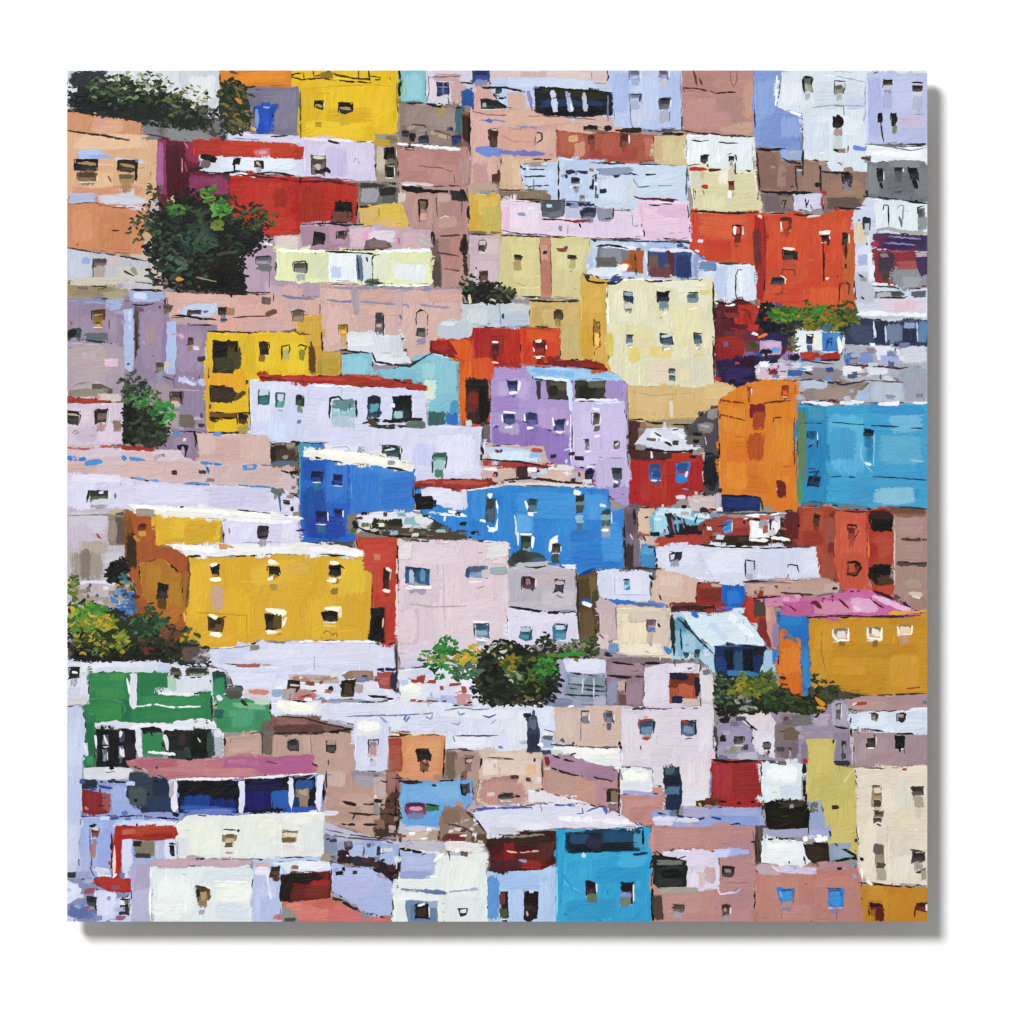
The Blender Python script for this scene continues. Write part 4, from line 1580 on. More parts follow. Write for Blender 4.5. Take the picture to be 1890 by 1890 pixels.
s eceadc 1224 646 1238 642 4
W 4c6478 1281 618 1296 635
L 14202c 3 1282 630 1281 614 1296 616
s eceadc 1284 644 1292 640 4
W 4c5a58 1234 680 1248 688
W 4c7078 1234 692 1247 704
q c4ccb8 1236 702 1244 712 v
l 2a1c2a 1316 520 1318 600 4
l 2a1c30 1316 620 1318 700 4
H buff wall below the cream house|cdb078 1158 712 1318 716 1320 700 1360 715 1362 740 1326 745 1324 760 1300 785 1240 785 1162 775
q d4b884 1170 725 1230 760 h
q d0ac6c 1230 740 1300 775 h
q d8be8a 1300 710 1355 738 h
q c8a864 1163 740 1175 772 v
s dcd0c0 1238 742 1240 770 8
L b09868 2 1165 722 1200 730 1280 725
l a09088 1250 768 1290 758 2
H red house with a snow white ruined roof|a42822 1163 830 1300 838 1300 906 1270 915 1236 934 1162 934
q ac3028 1180 850 1230 930 v
q b02c24 1200 835 1290 850 h
q 9a2420 1240 900 1290 920 h
q 30141a 1162 780 1172 840 v
p 4a2a28 1162 776 1190 774 1195 800 1190 822 1240 832 1240 846 1200 850 1164 846
q 8a6c58 1178 780 1200 810 v
q a08c6c 1190 775 1290 790 h
L 2a1814 4 1163 774 1185 774 1200 780 1250 784 1280 784
R cfd4e4 1195 790 1260 790 1285 806 1302 828 1270 834 1220 832 1170 820 1180 806
s e4e8f0 1200 800 1240 820 12
s e0e4ee 1240 795 1285 820 10
l 3a3030 1208 798 1220 805 5
l 2a2224 1225 815 1240 822 5
s 6a5c4c 1195 810 1210 812 7
L 2a1418 5 1165 826 1200 830 1240 834 1290 832
W 2c6cb4 1199 856 1221 884
q 1e4a8c 1204 868 1220 882 h
s 8a4048 1204 866 1214 866 4
W 2f74c0 1248 854 1272 892
s a03030 1250 872 1264 872 4
s e8dce4 1268 870 1266 880 5
l c8c0cc 1297 838 1299 850 4
l d0c0c8 1297 870 1299 890 3
H dark rubble between the red house and orange house|4c464c 1312 748 1326 748 1328 905 1300 930 1300 836 1285 810 1264 796 1290 770 1310 755
q 807c7c 1285 780 1315 800 h
q 6c665c 1265 795 1300 825 h
q 8a8688 1305 755 1325 775 v
q 1a1c2c 1300 840 1326 900 v
q 3a4238 1270 790 1290 805 h
s a8a4a4 1290 785 1310 788 5
H low blush wall with white and red roofs|c4a8a4 889 822 1005 822 1010 850 1060 870 1082 870 1082 890 960 890 905 890 889 880
q b8d0ea 895 828 985 840 h
q cce0f0 900 836 1000 850 v
s 90b8e8 978 842 1000 838 10
R a03c34 889 850 940 852 1010 858 1040 866 1000 866 940 862 889 858
s b0483a 982 830 1000 832 8
q 3c2a2a 952 860 975 882 v
q c8b09c 905 866 950 880 h
q d8b8a4 990 872 1060 888 h
q dcd0d0 1010 860 1060 866 h
W 1c2450 1080 866 1096 886
s a02830 1080 886 1096 888 6
s e8e4f0 1082 862 1096 860 6
L 3a2428 4 889 848 960 852 1000 860 1020 866
L 30242c 5 930 886 980 882 1040 890 1080 892
s f0e8e4 892 866 918 866 6
s e4e0e4 1010 866 1030 862 6
l 141c3c 889 824 892 840 5
s 1a2448 914 872 916 880 9
H orange house with red dashes|d27a22 1326 738 1362 715 1380 708 1410 700 1468 702 1470 738 1472 940 1430 944 1400 916 1328 914
q d88a2c 1335 750 1380 800 v
q cc6c20 1340 810 1400 900 h
q d8842c 1420 780 1466 860 v
q c4601c 1370 880 1420 910 h
q d08430 1370 712 1440 735 h
q dc8c30 1340 850 1380 905 v
q c05818 1440 720 1465 735 h
p 7a2024 1384 746 1412 748 1414 770 1384 772
q a04024 1390 760 1412 795 v
L 8a3818 4 1328 745 1330 738 1350 742 1374 744
L 7a3418 4 1328 775 1330 765 1350 770 1375 776
W a05c24 1378 715 1386 730
W c0521c 1444 712 1454 730 o
L 8a3014 3 1444 732 1443 714 1452 710 1454 735
L 6a2418 4 1396 748 1420 742 1460 740
L 6a2418 3 1427 780 1428 771 1445 770
l 5a2c14 1392 800 1400 802 3
W 9a3c1c 1432 886 1448 900
q 5c2018 1434 890 1450 920 v
l 6a3c18 1466 770 1466 860 3
L c8742c 2 1375 745 1378 800 1372 840
q b04c1c 1380 800 1410 850 v
H long lilac white house with a mossy window|cdcae2 124 874 200 878 300 890 420 896 516 900 552 920 552 960 250 935 230 945 124 950
q d6d4ea 240 895 400 930 h
q c4bedb 380 900 500 935 h
q d8d6ec 130 880 180 940 v
q e2e0f0 130 878 230 888 h
W 46503a 164 906 202 926
L 20281c 4 160 928 164 906 180 906 200 908
s dedcec 182 910 192 908 4
q c8ccc8 168 922 210 930 h
l 4a7a98 212 910 213 920 5
s 5a98d4 250 883 296 888 5
s 5888c0 344 891 390 894 4
s 4880b8 440 896 500 900 4
s 5a6a74 500 902 518 912 12
l 20687c 514 904 518 945 4
H taupe shed wall at the left edge|b8aeb8 124 935 240 940 240 1080 200 1100 180 1120 124 1112
q cccade 126 945 200 985 h
q d0c4dc 130 990 175 1010 h
q c8b8d0 124 970 170 1010 v
p 857a6c 200 950 234 950 232 1005 202 1006
q 5c5046 215 945 234 1010 v
q 9a8c80 200 960 215 1000 v
q b0a098 145 1000 200 1020 v
q a0988e 130 1020 190 1070 v
q 7c6c64 150 1015 165 1070 v
q c4bcc8 190 1020 228 1040 h
q 5a4030 195 1078 225 1085 h
q d8d4e4 145 1074 215 1082 h
q a89c90 130 1085 200 1110 v
q b8acb4 145 1080 220 1100 v
L 8a8270 3 126 952 175 950 200 950 230 954
s b8a880 200 946 230 942 6
l a04030 178 985 186 995 5
H golden house with a bright roof and side wall in rust|d0a32a 346 1026 400 1030 480 1024 560 1022 686 1026 686 1186 640 1182 470 1182 460 1195 380 1198 360 1180 340 1170
p 9c5228 232 942 260 948 290 952 290 1005 320 1015 348 1026 346 1080 340 1180 300 1150 260 1120 232 1040
q a85a2c 240 955 290 1000 v
q a04c28 290 1010 345 1060 v
p a46c22 256 1040 300 1030 334 1060 338 1130 320 1150 290 1130 262 1100
q ac7c28 300 1070 335 1130 v
q b06820 275 1110 330 1150 h
q 7c4c22 232 950 245 1040 v
q 3a2a1c 236 980 250 1050 v
q 8a5a24 340 1050 346 1120 v
q b07c2c 270 1040 300 1090 v
p d4aa28 285 950 410 954 408 1004 288 1006
q dcb634 310 955 405 1000 h
q c8981e 340 960 400 1000 h
q c49a24 300 995 380 1004 h
l d88a30 286 952 288 1002 4
q d8b038 460 1030 560 1080 h
q ddb030 350 1030 390 1150 v
q d8a828 400 1080 470 1180 v
q c89a28 620 1080 680 1160 v
q d6aa30 560 1100 620 1180 v
q d4a020 360 1130 440 1195 h
q d0a850 530 1040 570 1060 h
q d8b450 390 1080 410 1120 v
q dcb838 600 1030 680 1100 v
R e6e4de 236 930 290 934 400 938 520 950 560 955 552 962 420 960 330 954 280 948 250 942
s f2f2ee 250 936 400 944 9
s f0f0ea 380 944 500 954 9
q 9a9088 250 940 285 952 h
R e2e2e0 305 1005 400 1006 410 1002 552 1000 640 1008 686 1022 680 1028 560 1022 430 1024 400 1028 346 1026 320 1012
s f2f2f0 320 1008 400 1016 12
s e8e8ea 400 1012 540 1014 16
s f0eef0 560 1012 680 1024 9
q c89060 404 1004 420 1014 h
W 6a3018 256 967 270 981
q b08c34 256 980 270 990 v
W 2a201a 290 1078 312 1105
q 5a4018 290 1104 308 1125 v
s b0803a 248 990 258 1000 6
W 201812 388 1040 408 1062
s ecead8 388 1044 402 1040 8
s f4f2e0 390 1070 406 1068 9
W 2a2410 495 1045 515 1062
s f2eedd 496 1036 512 1040 8
s f4f0dc 494 1070 504 1066 6
l 2a1c14 514 1045 518 1060 4
q a08840 498 1078 512 1090 h
W 1c1a12 606 1042 632 1064
s f4f0e0 608 1038 626 1040 8
l 14120c 624 1042 636 1050 6
s f4f0dc 604 1072 622 1072 7
q 8a7420 610 1085 624 1098 h
W 4a3a18 385 1140 412 1165
q 2a2414 386 1150 398 1160 h
s f2eed8 386 1134 400 1140 8
s f4f0e0 388 1170 408 1172 9
l 1a1810 410 1140 418 1138 5
W 2a2410 490 1132 520 1162
s f4f0e0 490 1125 528 1132 9
s f4f0e0 530 1136 520 1158 5
s f4f0e0 492 1166 510 1168 7
q 5c4c18 505 1134 520 1160 v
W 1c1610 596 1128 624 1146
s f4eedd 598 1122 630 1124 8
s e8dcb0 628 1124 628 1140 6
s e4c880 598 1154 622 1156 4
L a03818 3 598 1170 600 1164 608 1166 612 1172 620 1168 622 1176
q c0a088 390 1080 412 1125 v
s e0a848 340 1128 342 1150 6
L 5a3a20 3 346 1024 350 1060 344 1120
L b08a20 2 360 1130 455 1136 456 1180
H pale lavender house with a bow shaped window|d2d0e8 410 960 450 956 552 960 552 1002 415 1004
q dcdaee 420 964 470 995 v
q cac6e2 480 962 550 995 h
q dcdaec 518 965 550 998 v
s ecebf2 420 958 540 964 7
W 3a3038 476 972 494 994 o
s 4a4048 478 990 496 980 5
s 2c2428 478 992 494 990 5
l b06a60 423 975 424 990 3
s c8906a 404 1004 430 1010 5
H rust red narrow house with a dark door|b8402e 656 990 734 990 732 1186 708 1190 688 1170 688 1026 660 1014
q c04a38 670 995 728 1060 h
q b03828 690 1060 730 1120 v
q a83828 705 1110 730 1180 v
q c04634 690 1040 710 1100 v
q c87850 690 1022 702 1034 h
D 221c16 684 1122 710 1121 709 1180 684 1184
q 14100c 690 1135 708 1178 v
l d8b098 708 1140 706 1158 4
l 6a3020 710 1124 710 1185 3
W 3a241c 708 1050 720 1090
s f0e4dc 712 1048 722 1054 7
s f0e4dc 706 1090 720 1092 7
s d8a8a0 722 1050 720 1070 3
H market clutter of crates and stones above the red wall|7c7268 640 950 700 945 780 956 860 955 890 980 880 994 780 994 660 990 640 975
p d4d4e2 658 950 690 944 760 946 800 952 792 970 700 978 668 972
q e4e4ee 665 950 740 968 h
q 2c2c1e 682 960 745 976 v
s 5a5c2a 700 962 715 974 8
s 2c2c20 730 962 740 975 12
q 8ab0b8 745 954 775 980 v
q c8ccc4 762 970 788 984 v
q d8dcdc 765 952 800 965 h
q 3a342c 790 966 880 990 h
q 6a9cac 808 955 850 968 h
q 88a8b8 836 968 866 988 v
q c0b4b0 855 970 886 984 h
q 4a4034 700 976 870 992 h
s 1c1a1c 650 974 700 984 7
s c8b8c4 658 984 670 972 6
L 201c1a 4 650 968 680 982 720 990 790 990
s 1a1a28 652 962 660 974 8
l 6a5a44 740 986 800 988 4
H azure house with white rimmed windows|2f82cc 762 890 800 888 860 905 935 896 1050 898 1124 902 1126 938 1152 942 1152 1050 1070 1060 1060 1050 940 1040 938 1000 880 996 860 990 780 950
q 4496d8 945 905 1100 960 h
q 3a8cd4 1000 960 1090 1030 v
q 2878c8 865 905 930 990 v
q 5aa4dc 950 950 985 985 v
q 2c74c4 1050 1000 1150 1050 h
q 4a9cdc 1110 960 1150 1040 h
q 3080cc 880 940 940 1000 v
q 4090d8 870 900 900 960 v
q 50a0e0 1080 910 1122 960 v
q 2a70c4 1050 980 1100 1000 h
p d2d2e6 776 902 800 898 860 900 862 935 820 938 800 925 780 920
q dedfee 790 904 855 930 h
R 96342c 762 890 800 884 900 884 920 892 880 900 850 904 800 898 764 900
s b44a3c 780 890 900 892 7
s 7a2420 764 898 800 894 6
s 1c1818 770 900 772 940 12
s 181414 772 926 806 930 22
s d8e6f4 800 948 860 952 6
s f0f2f8 830 944 860 952 5
l e4ecf8 762 942 780 944 3
W 3a5060 897 920 914 964
s f4f4f6 900 912 908 916 10
q 2c4048 898 922 912 936 h
L f0f4fa 5 916 924 920 950 916 978 906 980 900 970
s e8f0f8 885 960 896 962 6
s f4f4f8 902 976 914 978 9
W 3a5c6c 974 922 992 944
s e8ecf0 970 924 974 940 5
s f4f0ee 974 948 984 950 7
l 1a2c38 976 921 990 922 3
W 34402c 1062 914 1080 948
q 5c8494 1062 926 1080 932 h
s f4f4f2 1060 908 1072 912 10
q 8ab4c8 1062 950 1078 965 h
q 4a6c84 1064 965 1076 980 v
W 4a5648 1108 940 1128 972
q 78a4b4 1108 950 1128 960 h
s f0f4f8 1110 978 1124 978 5
s dceaf4 1108 932 1118 935 5
W 2c4434 962 990 982 1012
s f0f4f4 958 986 984 986 5
s f0f4f4 984 990 982 1012 5
s e0e8ee 956 984 956 1008 5
W 3c382c 1018 1004 1034 1020
s f4f0ea 1016 1000 1030 994 12
s e8e8ea 1016 1000 1016 1018 6
q 3c4c4c 1018 1022 1032 1040 h
p 384440 940 1030 960 1014 1000 1022 1010 1034 1020 1046 940 1044
q 3a5c7c 980 1030 1010 1044 h
q 2c2c24 945 1018 975 1040 h
l d8e4f0 950 950 954 990 4
s 1a50a0 1074 1058 1100 1050 8
s e4e8ec 1038 1044 1062 1048 5
l e8e4dc 850 906 922 898 3
H powder pink house with blue windows|d6c6ce 733 995 800 1000 880 998 940 1000 938 1030 940 1120 934 1180 900 1190 860 1230 740 1222 733 1200
q dcced6 750 1010 860 1040 h
q d0bec8 745 1090 800 1200 v
q dac8d0 800 1100 930 1180 h
q ccbcc8 750 1060 840 1110 h
q e6e0e0 736 1000 760 1032 h
q dfe2e2 895 1000 940 1032 h
q d8c0c8 860 1040 930 1100 v
q d2c8dc 740 1180 800 1220 h
q bcbce0 738 1216 800 1230 h
q e0ccd4 810 1050 850 1180 v
q d8c4cc 736 1120 770 1190 v
l e8c8c8 733 1030 732 1180 4
l 9a7a6c 733 1180 732 1220 3
W 2c5484 750 1048 792 1078
q a8bccc 756 1050 764 1076 v
q 2e5478 768 1054 790 1074 v
q 5a8cac 776 1050 784 1074 v
s f2eeee 748 1084 796 1084 6
l 8a98a4 746 1082 764 1086 2
W 6c84a4 860 1046 898 1066
q 2c5078 860 1048 866 1066 v
q c0bcc8 888 1050 905 1066 v
s e8e4e8 864 1074 890 1074 4
L 4a5464 2 864 1080 880 1086 894 1082
q 98a8b0 905 1046 936 1060 h
W 4a7494 876 1152 902 1176 o
q 88a8b8 880 1164 900 1172 h
s f2f0f2 872 1148 902 1148 4
s ececf0 878 1180 900 1182 5
L b8a8b4 2 818 1040 820 1120 822 1160
L b4a4b0 2 755 1114 800 1120 860 1118
H long lilac wall below the golden house|ccd0e6 386 1196 460 1192 480 1182 520 1188 600 1184 726 1184 732 1236 700 1240 640 1240 520 1242 386 1226
q d8daee 480 1186 720 1230 h
q c4c8e2 400 1200 500 1230 h
q d4d2e4 590 1190 700 1220 h
q dcdcec 440 1200 560 1215 h
s e8e8ee 540 1184 700 1185 5
L 8a6070 2 382 1197 420 1197 460 1192
l a8a8bc 580 1210 580 1240 2
l 3c3030 731 1186 732 1240 4
q 8a807c 462 1190 480 1200 h
H grey mauve house with maroon windows|b7b1bc 936 1050 1000 1040 1062 1050 1066 1100 1066 1128 1000 1130 938 1120
q c4bcc4 1000 1090 1060 1120 h
q a8a8b4 940 1055 1000 1110 v
q bcacb0 960 1060 1060 1080 h
q b8b8c0 950 1040 1020 1050 h
W 4a2c3c 963 1066 988 1088
q 8a6c80 970 1068 980 1080 v
W 3a2c40 1023 1070 1042 1094
q bcb4bc 1026 1071 1042 1079 h
l 302838 1022 1070 1042 1071 3
s 8a8088 1025 1098 1040 1104 4
L 2a2c30 4 968 1046 990 1048 1010 1044
q e0e0e8 1044 1042 1064 1050 h
H white house with two sea blue windows|d4d2e4 936 1122 1000 1130 1066 1130 1070 1186 1000 1192 950 1190 936 1180
q dcd8ea 950 1135 1060 1155 h
q d0d0e4 1000 1150 1060 1185 v
L 1c1a28 5 940 1120 980 1126 1010 1130 1042 1132
W 387084 960 1162 980 1180
q a8c4cc 961 1158 980 1166 h
l 1c3444 960 1157 980 1158 3
W 3a7490 1022 1152 1046 1180
q b4d0d8 1024 1154 1042 1162 h
l 16283c 1022 1152 1044 1152 3
l 16283c 1047 1152 1044 1168 4
l 22424c 976 1182 982 1160 3
H brown alley strip|5e4a2c 1064 1062 1100 1050 1104 1130 1096 1190 1070 1186
q 44341c 1066 1068 1090 1130 v
q 6a5434 1078 1130 1096 1180 v
q 7a6440 1090 1060 1102 1110 v
q 5a6448 1070 1170 1100 1195 v
l 2c241c 1066 1070 1068 1170 4
s 2c5098 1074 1110 1096 1112 12
s e4ecf4 1076 1112 1090 1118 6
q 3a3828 1095 1090 1104 1140 v
s 1c3c80 1068 1062 1092 1054 6
H white house above a blue eave|d0d4e8 1102 1052 1180 1050 1205 1056 1200 1110 1116 1110 1102 1092
q dde0f0 1110 1060 1190 1100 h
q c6cce6 1105 1060 1130 1105 v
q d8dcf0 1140 1062 1165 1100 v
W 8ab4d4 1150 1072 1163 1088
l 14182c 1151 1070 1162 1070 3
s 3a88c8 1155 1088 1163 1084 6
s 3474c0 1116 1110 1170 1112 9
s 3a6cb4 1170 1114 1232 1118 8
s 6080c4 1196 1110 1232 1120 6
L b0b4c4 2 1135 1062 1134 1098 1195 1098
H cream house with one arched window|d9ccb4 1136 1122 1180 1120 1238 1124 1240 1215 1160 1212 1130 1204
p bfaab0 1106 1100 1136 1115 1140 1180 1124 1184 1106 1170
q e2d6bc 1145 1130 1200 1190 v
q d8c8ac 1200 1130 1236 1200 v
q dccab4 1160 1130 1236 1145 h
q e4dcc8 1140 1190 1230 1208 h
q c8b0a8 1110 1130 1130 1170 v
W 8a7488 1193 1144 1210 1164 o
q 5c78a8 1195 1158 1210 1166 h
l 3a1c20 1214 1150 1218 1158 5
q c4a890 1195 1166 1205 1185 v
s 3a84cc 1226 1194 1236 1204 8
q 7090bc 1118 1186 1142 1204 v
q d8ccc8 1100 1170 1125 1200 v
L 70504c 3 1098 1174 1108 1172 1120 1184
H peach house with a blue door|cdb09c 1165 938 1210 936 1215 1000 1210 1060 1220 1110 1232 1112 1290 1112 1290 1040 1210 1040
q d8bca4 1170 940 1200 985 v
q d0b8ac 1210 1055 1280 1105 h
q c8aca0 1260 1055 1290 1110 v
q d8c4b8 1215 1060 1260 1080 v
p 6c5c6c 1150 938 1176 936 1178 990 1180 1050 1152 1050
q 504450 1154 945 1172 985 v
q 7a6c7c 1160 990 1180 1045 v
q 3a3034 1155 1005 1168 1050 v
l 181820 1170 940 1172 970 6
l 2a2230 1152 960 1154 1045 3
l c8c0d0 1163 985 1168 996 4
D 3c84bc 1184 1004 1208 1006 1208 1048 1186 1046
q 5a9ccc 1186 1008 1206 1024 h
l 302828 1212 1030 1212 1050 5
s 20303a 1196 1010 1208 1010 4
l 181c28 1190 956 1198 954 4
s a85a3c 1172 986 1200 988 4
s 1a2638 1198 1062 1206 1070 7
l 8a8088 1200 1072 1200 1098 3
L 3a3438 4 1150 1050 1180 1048 1220 1050
H turquoise stall with dark slatted shade|6cabc8 1203 948 1214 938 1260 942 1300 950 1316 960 1300 990 1240 992 1204 992
q a0d0e0 1206 950 1236 985 v
q c8e0e8 1210 940 1280 950 h
B 3a2224 1226 944 1262 952 1270 990 1238 992
q 2a1a1c 1240 970 1318 996 h
s 6c3c2c 1290 972 1306 972 20
l 60a0c8 1248 955 1252 982 5
l 8a7090 1240 955 1246 985 3
l 6a98b8 1258 954 1264 978 4
s bcdce8 1216 942 1282 958 6
s cfe4ec 1280 950 1312 955 10
s a8d0e0 1284 962 1305 960 6
q c8b8b8 1270 915 1325 945 h
q 28282c 1290 938 1306 946 h
s 1c2838 1296 938 1312 946 6
H dark red lean to with a white shutter|9a3c30 1300 960 1340 950 1400 955 1480 960 1480 1000 1440 1006 1300 1010 1296 990
q a84434 1325 955 1380 990 h
q 8a3028 1330 975 1380 1000 h
q 2c2c22 1420 960 1450 1000 v
q 34281c 1300 990 1470 1006 h
q 5c1c1c 1452 944 1474 990 v
q b04030 1205 990 1300 1006 h
q a08878 1340 944 1440 952 h
W 5c90c8 1333 962 1350 982 o
s 3878c0 1336 978 1348 974 7
W d8d8e0 1386 958 1420 994
q f0f0f4 1388 960 1400 992 v
q b06050 1408 970 1418 985 v
q e8e8ee 1424 960 1440 985 v
l 2a2c20 1422 958 1422 990 4
s f4f0ec 1382 996 1416 998 6
s f4f0ec 1424 992 1458 996 8
s 30301c 1434 984 1442 976 6
s f0f0f2 1375 950 1420 952 6
s f0f0f2 1420 950 1442 946 4
p 1a2c60 1331 914 1404 918 1402 944 1332 944
q 24387a 1340 918 1400 935 h
l 101c40 1332 914 1402 918 4
l 2a3c1c 1404 918 1408 942 5
q b8b0c0 1318 910 1330 942 v
L 3a4a70 4 1320 946 1370 948 1440 946
H long white house with two outlined doorways|d0d4e6 1208 1012 1260 1006 1290 1006 1400 1008 1510 1010 1514 1068 1440 1070 1370 1074 1370 1080 1330 1078 1290 1070 1212 1046
q dde0ee 1300 1015 1380 1060 h
q cacfe6 1400 1015 1500 1065 v
q d8dcec 1220 1012 1290 1045 h
q d8dae8 1480 1015 1512 1065 h
W 2c2c3c 1234 1020 1256 1034
p d0d4e6 1238 1024 1246 1023 1244 1032 1238 1033
D c4cadd 1376 1036 1392 1036 1392 1066 1376 1068
L 14141c 3 1376 1066 1376 1034 1392 1036 1392 1046
q a8a8b4 1376 1058 1390 1070 v
D ccd0e0 1454 1044 1472 1044 1472 1072 1454 1072
L 14141c 3 1453 1048 1455 1042 1472 1044 1474 1056
L c0c0d4 2 1290 1020 1305 1050 1320 1070
L 2a2430 4 1370 1074 1400 1072 1430 1076
L 504048 3 1450 1072 1480 1072 1500 1074
L 2a3028 3 1300 1008 1350 1010 1420 1012 1480 1010
s 2a2a2a 1290 1004 1320 1008 3
H teal cyan house with plank scratches|3a9ac8 1470 744 1530 750 1600 746 1711 744 1711 940 1650 936 1560 934 1520 928 1474 930
p 2a84b4 1472 748 1525 752 1525 928 1476 926
q 1e7cb4 1490 800 1520 900 v
q 58acd4 1530 760 1600 880 v
q 4aa0cc 1560 880 1700 930 h
q 3a8ed0 1600 748 1711 762 h
q 6cb0d4 1640 765 1705 800 h
q 58a4c8 1620 800 1706 860 h
q 4aa4cc 1530 790 1580 850 v
q 3a98cc 1590 900 1700 915 h
q 5c7c58 1476 750 1486 900 v
q 4c8c60 1472 880 1480 926 v
q 4c98b0 1490 752 1520 775 v
q 80b8d0 1610 900 1690 930 h
s 3a7c58 1484 750 1484 775 4
s 88bcd0 1680 850 1704 852 4
s e8e8f0 1480 742 1540 746 7
s ece8ea 1550 744 1595 742 7
s ece8ea 1620 746 1660 744 7
s e8e8ec 1685 744 1711 744 6
W 2878a8 1490 798 1508 826
L 0c2c54 4 1490 808 1490 797 1507 797
l 0c3c64 1510 812 1508 828 4
l 0c3054 1492 826 1500 820 4
W 10284c 1491 878 1514 900
s 0c2048 1494 872 1514 870 4
s 103868 1495 890 1512 868 5
l 1c3c6c 1492 864 1506 866 3
W 0e2038 1592 792 1612 806
q 2c6c98 1596 808 1612 826 v
q 2880b0 1600 826 1612 850 v
L 80c0dc 3 1590 820 1588 840 1592 850 1610 872
s d0e4ec 1596 854 1608 858 6
l a0ccdc 1614 800 1612 860 2
L 12304c 3 1474 782 1500 780 1518 782
L 12405c 3 1536 779 1570 782 1595 784
L 12405c 3 1605 785 1630 786 1660 788
L 12304c 3 1680 790 1711 791
L 12405c 3 1530 880 1555 879 1580 881
L 12304c 3 1610 880 1640 881 1711 886
L 2c2c34 4 1478 930 1500 934 1520 930 1560 936 1640 942 1711 940
q 4a6c7c 1480 928 1516 936 h
q 5c788c 1545 932 1600 940 h
H brick red house with tall stair openings|a0402e 1472 936 1530 934 1545 940 1600 942 1600 1080 1550 1080 1530 1060 1514 1060 1512 1008 1476 1006
q ac4834 1480 940 1520 1000 h
q 8c3428 1480 980 1520 1005 h
q a84232 1510 1005 1540 1060 v
q 7a2c24 1530 940 1545 1070 v
q 8c584c 1524 955 1542 1004 v
q 602420 1450 944 1474 996 v
q 9c4c3c 1516 1020 1540 1070 v
W 3c2020 1500 950 1513 964
q 5a2c28 1502 962 1512 972 v
H orange red column house with square openings|c2523c 1542 942 1600 944 1602 1080 1640 1092 1560 1096 1550 1076 1540 1040
q cc5c44 1550 950 1600 1040 v
q b84838 1550 1020 1598 1090 v
q d06048 1556 970 1590 1000 h
W 8a3c30 1564 974 1578 996
L 281414 4 1564 980 1565 969 1580 970 1584 980 1578 992
W 6a3024 1563 1036 1586 1060
p b84a34 1566 1040 1578 1040 1576 1056 1566 1056
L 28100e 4 1562 1038 1580 1036 1590 1048 1580 1062 1562 1060
L 3a1c1c 3 1545 942 1580 945 1600 944
H deep red house with black openings|a83a2c 1600 942 1650 940 1652 1100 1610 1090 1602 1060
q b4483a 1610 985 1648 1030 h
q 983428 1604 1000 1620 1060 v
B 221a14 1602 952 1650 950 1648 980 1612 982
q 3c1c1c 1602 944 1650 956 h
q 0c0c08 1625 960 1650 980 h
B 241c12 1604 1048 1625 1040 1650 1042 1650 1075 1625 1082 1602 1068
q 0e0e08 1612 1045 1645 1062 h
q 4a3420 1620 1062 1650 1080 h
l d8783c 1603 1000 1603 1030 4
q b84434 1620 1080 1652 1100 h
H mauve brown house at the right edge|a4837c 1650 945 1711 940 1711 1130 1670 1110 1650 1095
q ae908a 1655 955 1705 990 h
q a88880 1660 1005 1705 1035 h
q 9c8278 1655 1050 1705 1090 v
q a89880 1670 1070 1700 1085 h
q 8c5c4c 1652 942 1711 952 h
q 6c4c40 1640 938 1711 946 h
s 4c3c34 1664 995 1711 997 6
s 50443c 1654 1040 1711 1042 7
L 30241c 3 1656 1036 1690 1040 1711 1037
L 3a2c2c 4 1660 936 1690 938 1711 939
l d0b8b0 1651 960 1651 1080 3
s c8c0a8 1676 1094 1700 1098 9
s d8d0c8 1684 1100 1698 1104 5
q 90746a 1680 1105 1711 1125 v
H dusty rose roof slope left of the pink roof|b8988e 1376 1076 1440 1072 1514 1070 1530 1080 1548 1090 1500 1100 1440 1100 1378 1100
q c4a498 1385 1080 1430 1096 h
q b09080 1480 1070 1540 1086 h
q c0a8a0 1520 1075 1550 1094 h
L 4a3430 4 1440 1094 1470 1096 1500 1098
L 80605a 3 1375 1076 1420 1074 1460 1076
H maroon and blue walls under the long white house|8a2c22 1286 1076 1330 1078 1400 1100 1430 1130 1425 1200 1400 1180 1370 1140 1310 1140 1284 1118
q 6a2a24 1292 1085 1330 1110 h
q 9a4638 1290 1076 1330 1085 h
q b03a28 1376 1100 1425 1160 v
q 4a4038 1390 1110 1416 1140 v
q 6a3028 1400 1140 1425 1180 v
p 1c64bc 1334 1080 1372 1082 1376 1100 1370 1118 1345 1122 1332 1106
q 2f7cd0 1340 1090 1366 1115 v
s 2a70c4 1322 1124 1368 1122 8
s b8a098 1312 1080 1332 1082 6
L a03828 4 1290 1116 1320 1120 1345 1128
s 3c2024 1238 1122 1320 1120 7
H pale blue gable hut with dark blue shade|a9c8dc 1240 1130 1262 1128 1300 1130 1320 1134 1352 1126 1376 1140 1412 1190 1416 1240 1380 1250 1318 1240 1290 1216 1240 1216
q 7cb0cc 1244 1150 1300 1210 v
q 98bcd0 1260 1170 1285 1205 v
q 5a8ca8 1244 1140 1275 1165 v
q 30485c 1262 1145 1280 1160 h
l 2a2c2a 1240 1134 1244 1210 8
l 242a2c 1256 1160 1258 1200 3
W 3a4c54 1262 1204 1272 1214
W 384850 1281 1200 1292 1214
L 1c2c34 4 1250 1140 1270 1160 1290 1180 1316 1206
R cfe0ec 1256 1128 1300 1134 1320 1136 1345 1130 1360 1125 1376 1140 1410 1184 1410 1192 1340 1188 1320 1198 1290 1176 1270 1152
s e6eef4 1345 1135 1390 1175 14
s dce8f2 1330 1186 1408 1188 5
s c0d4e8 1310 1150 1340 1180 14
s 2c70c8 1276 1130 1290 1140 8
B 14305c 1318 1192 1412 1192 1410 1220 1400 1246 1350 1250 1320 1240
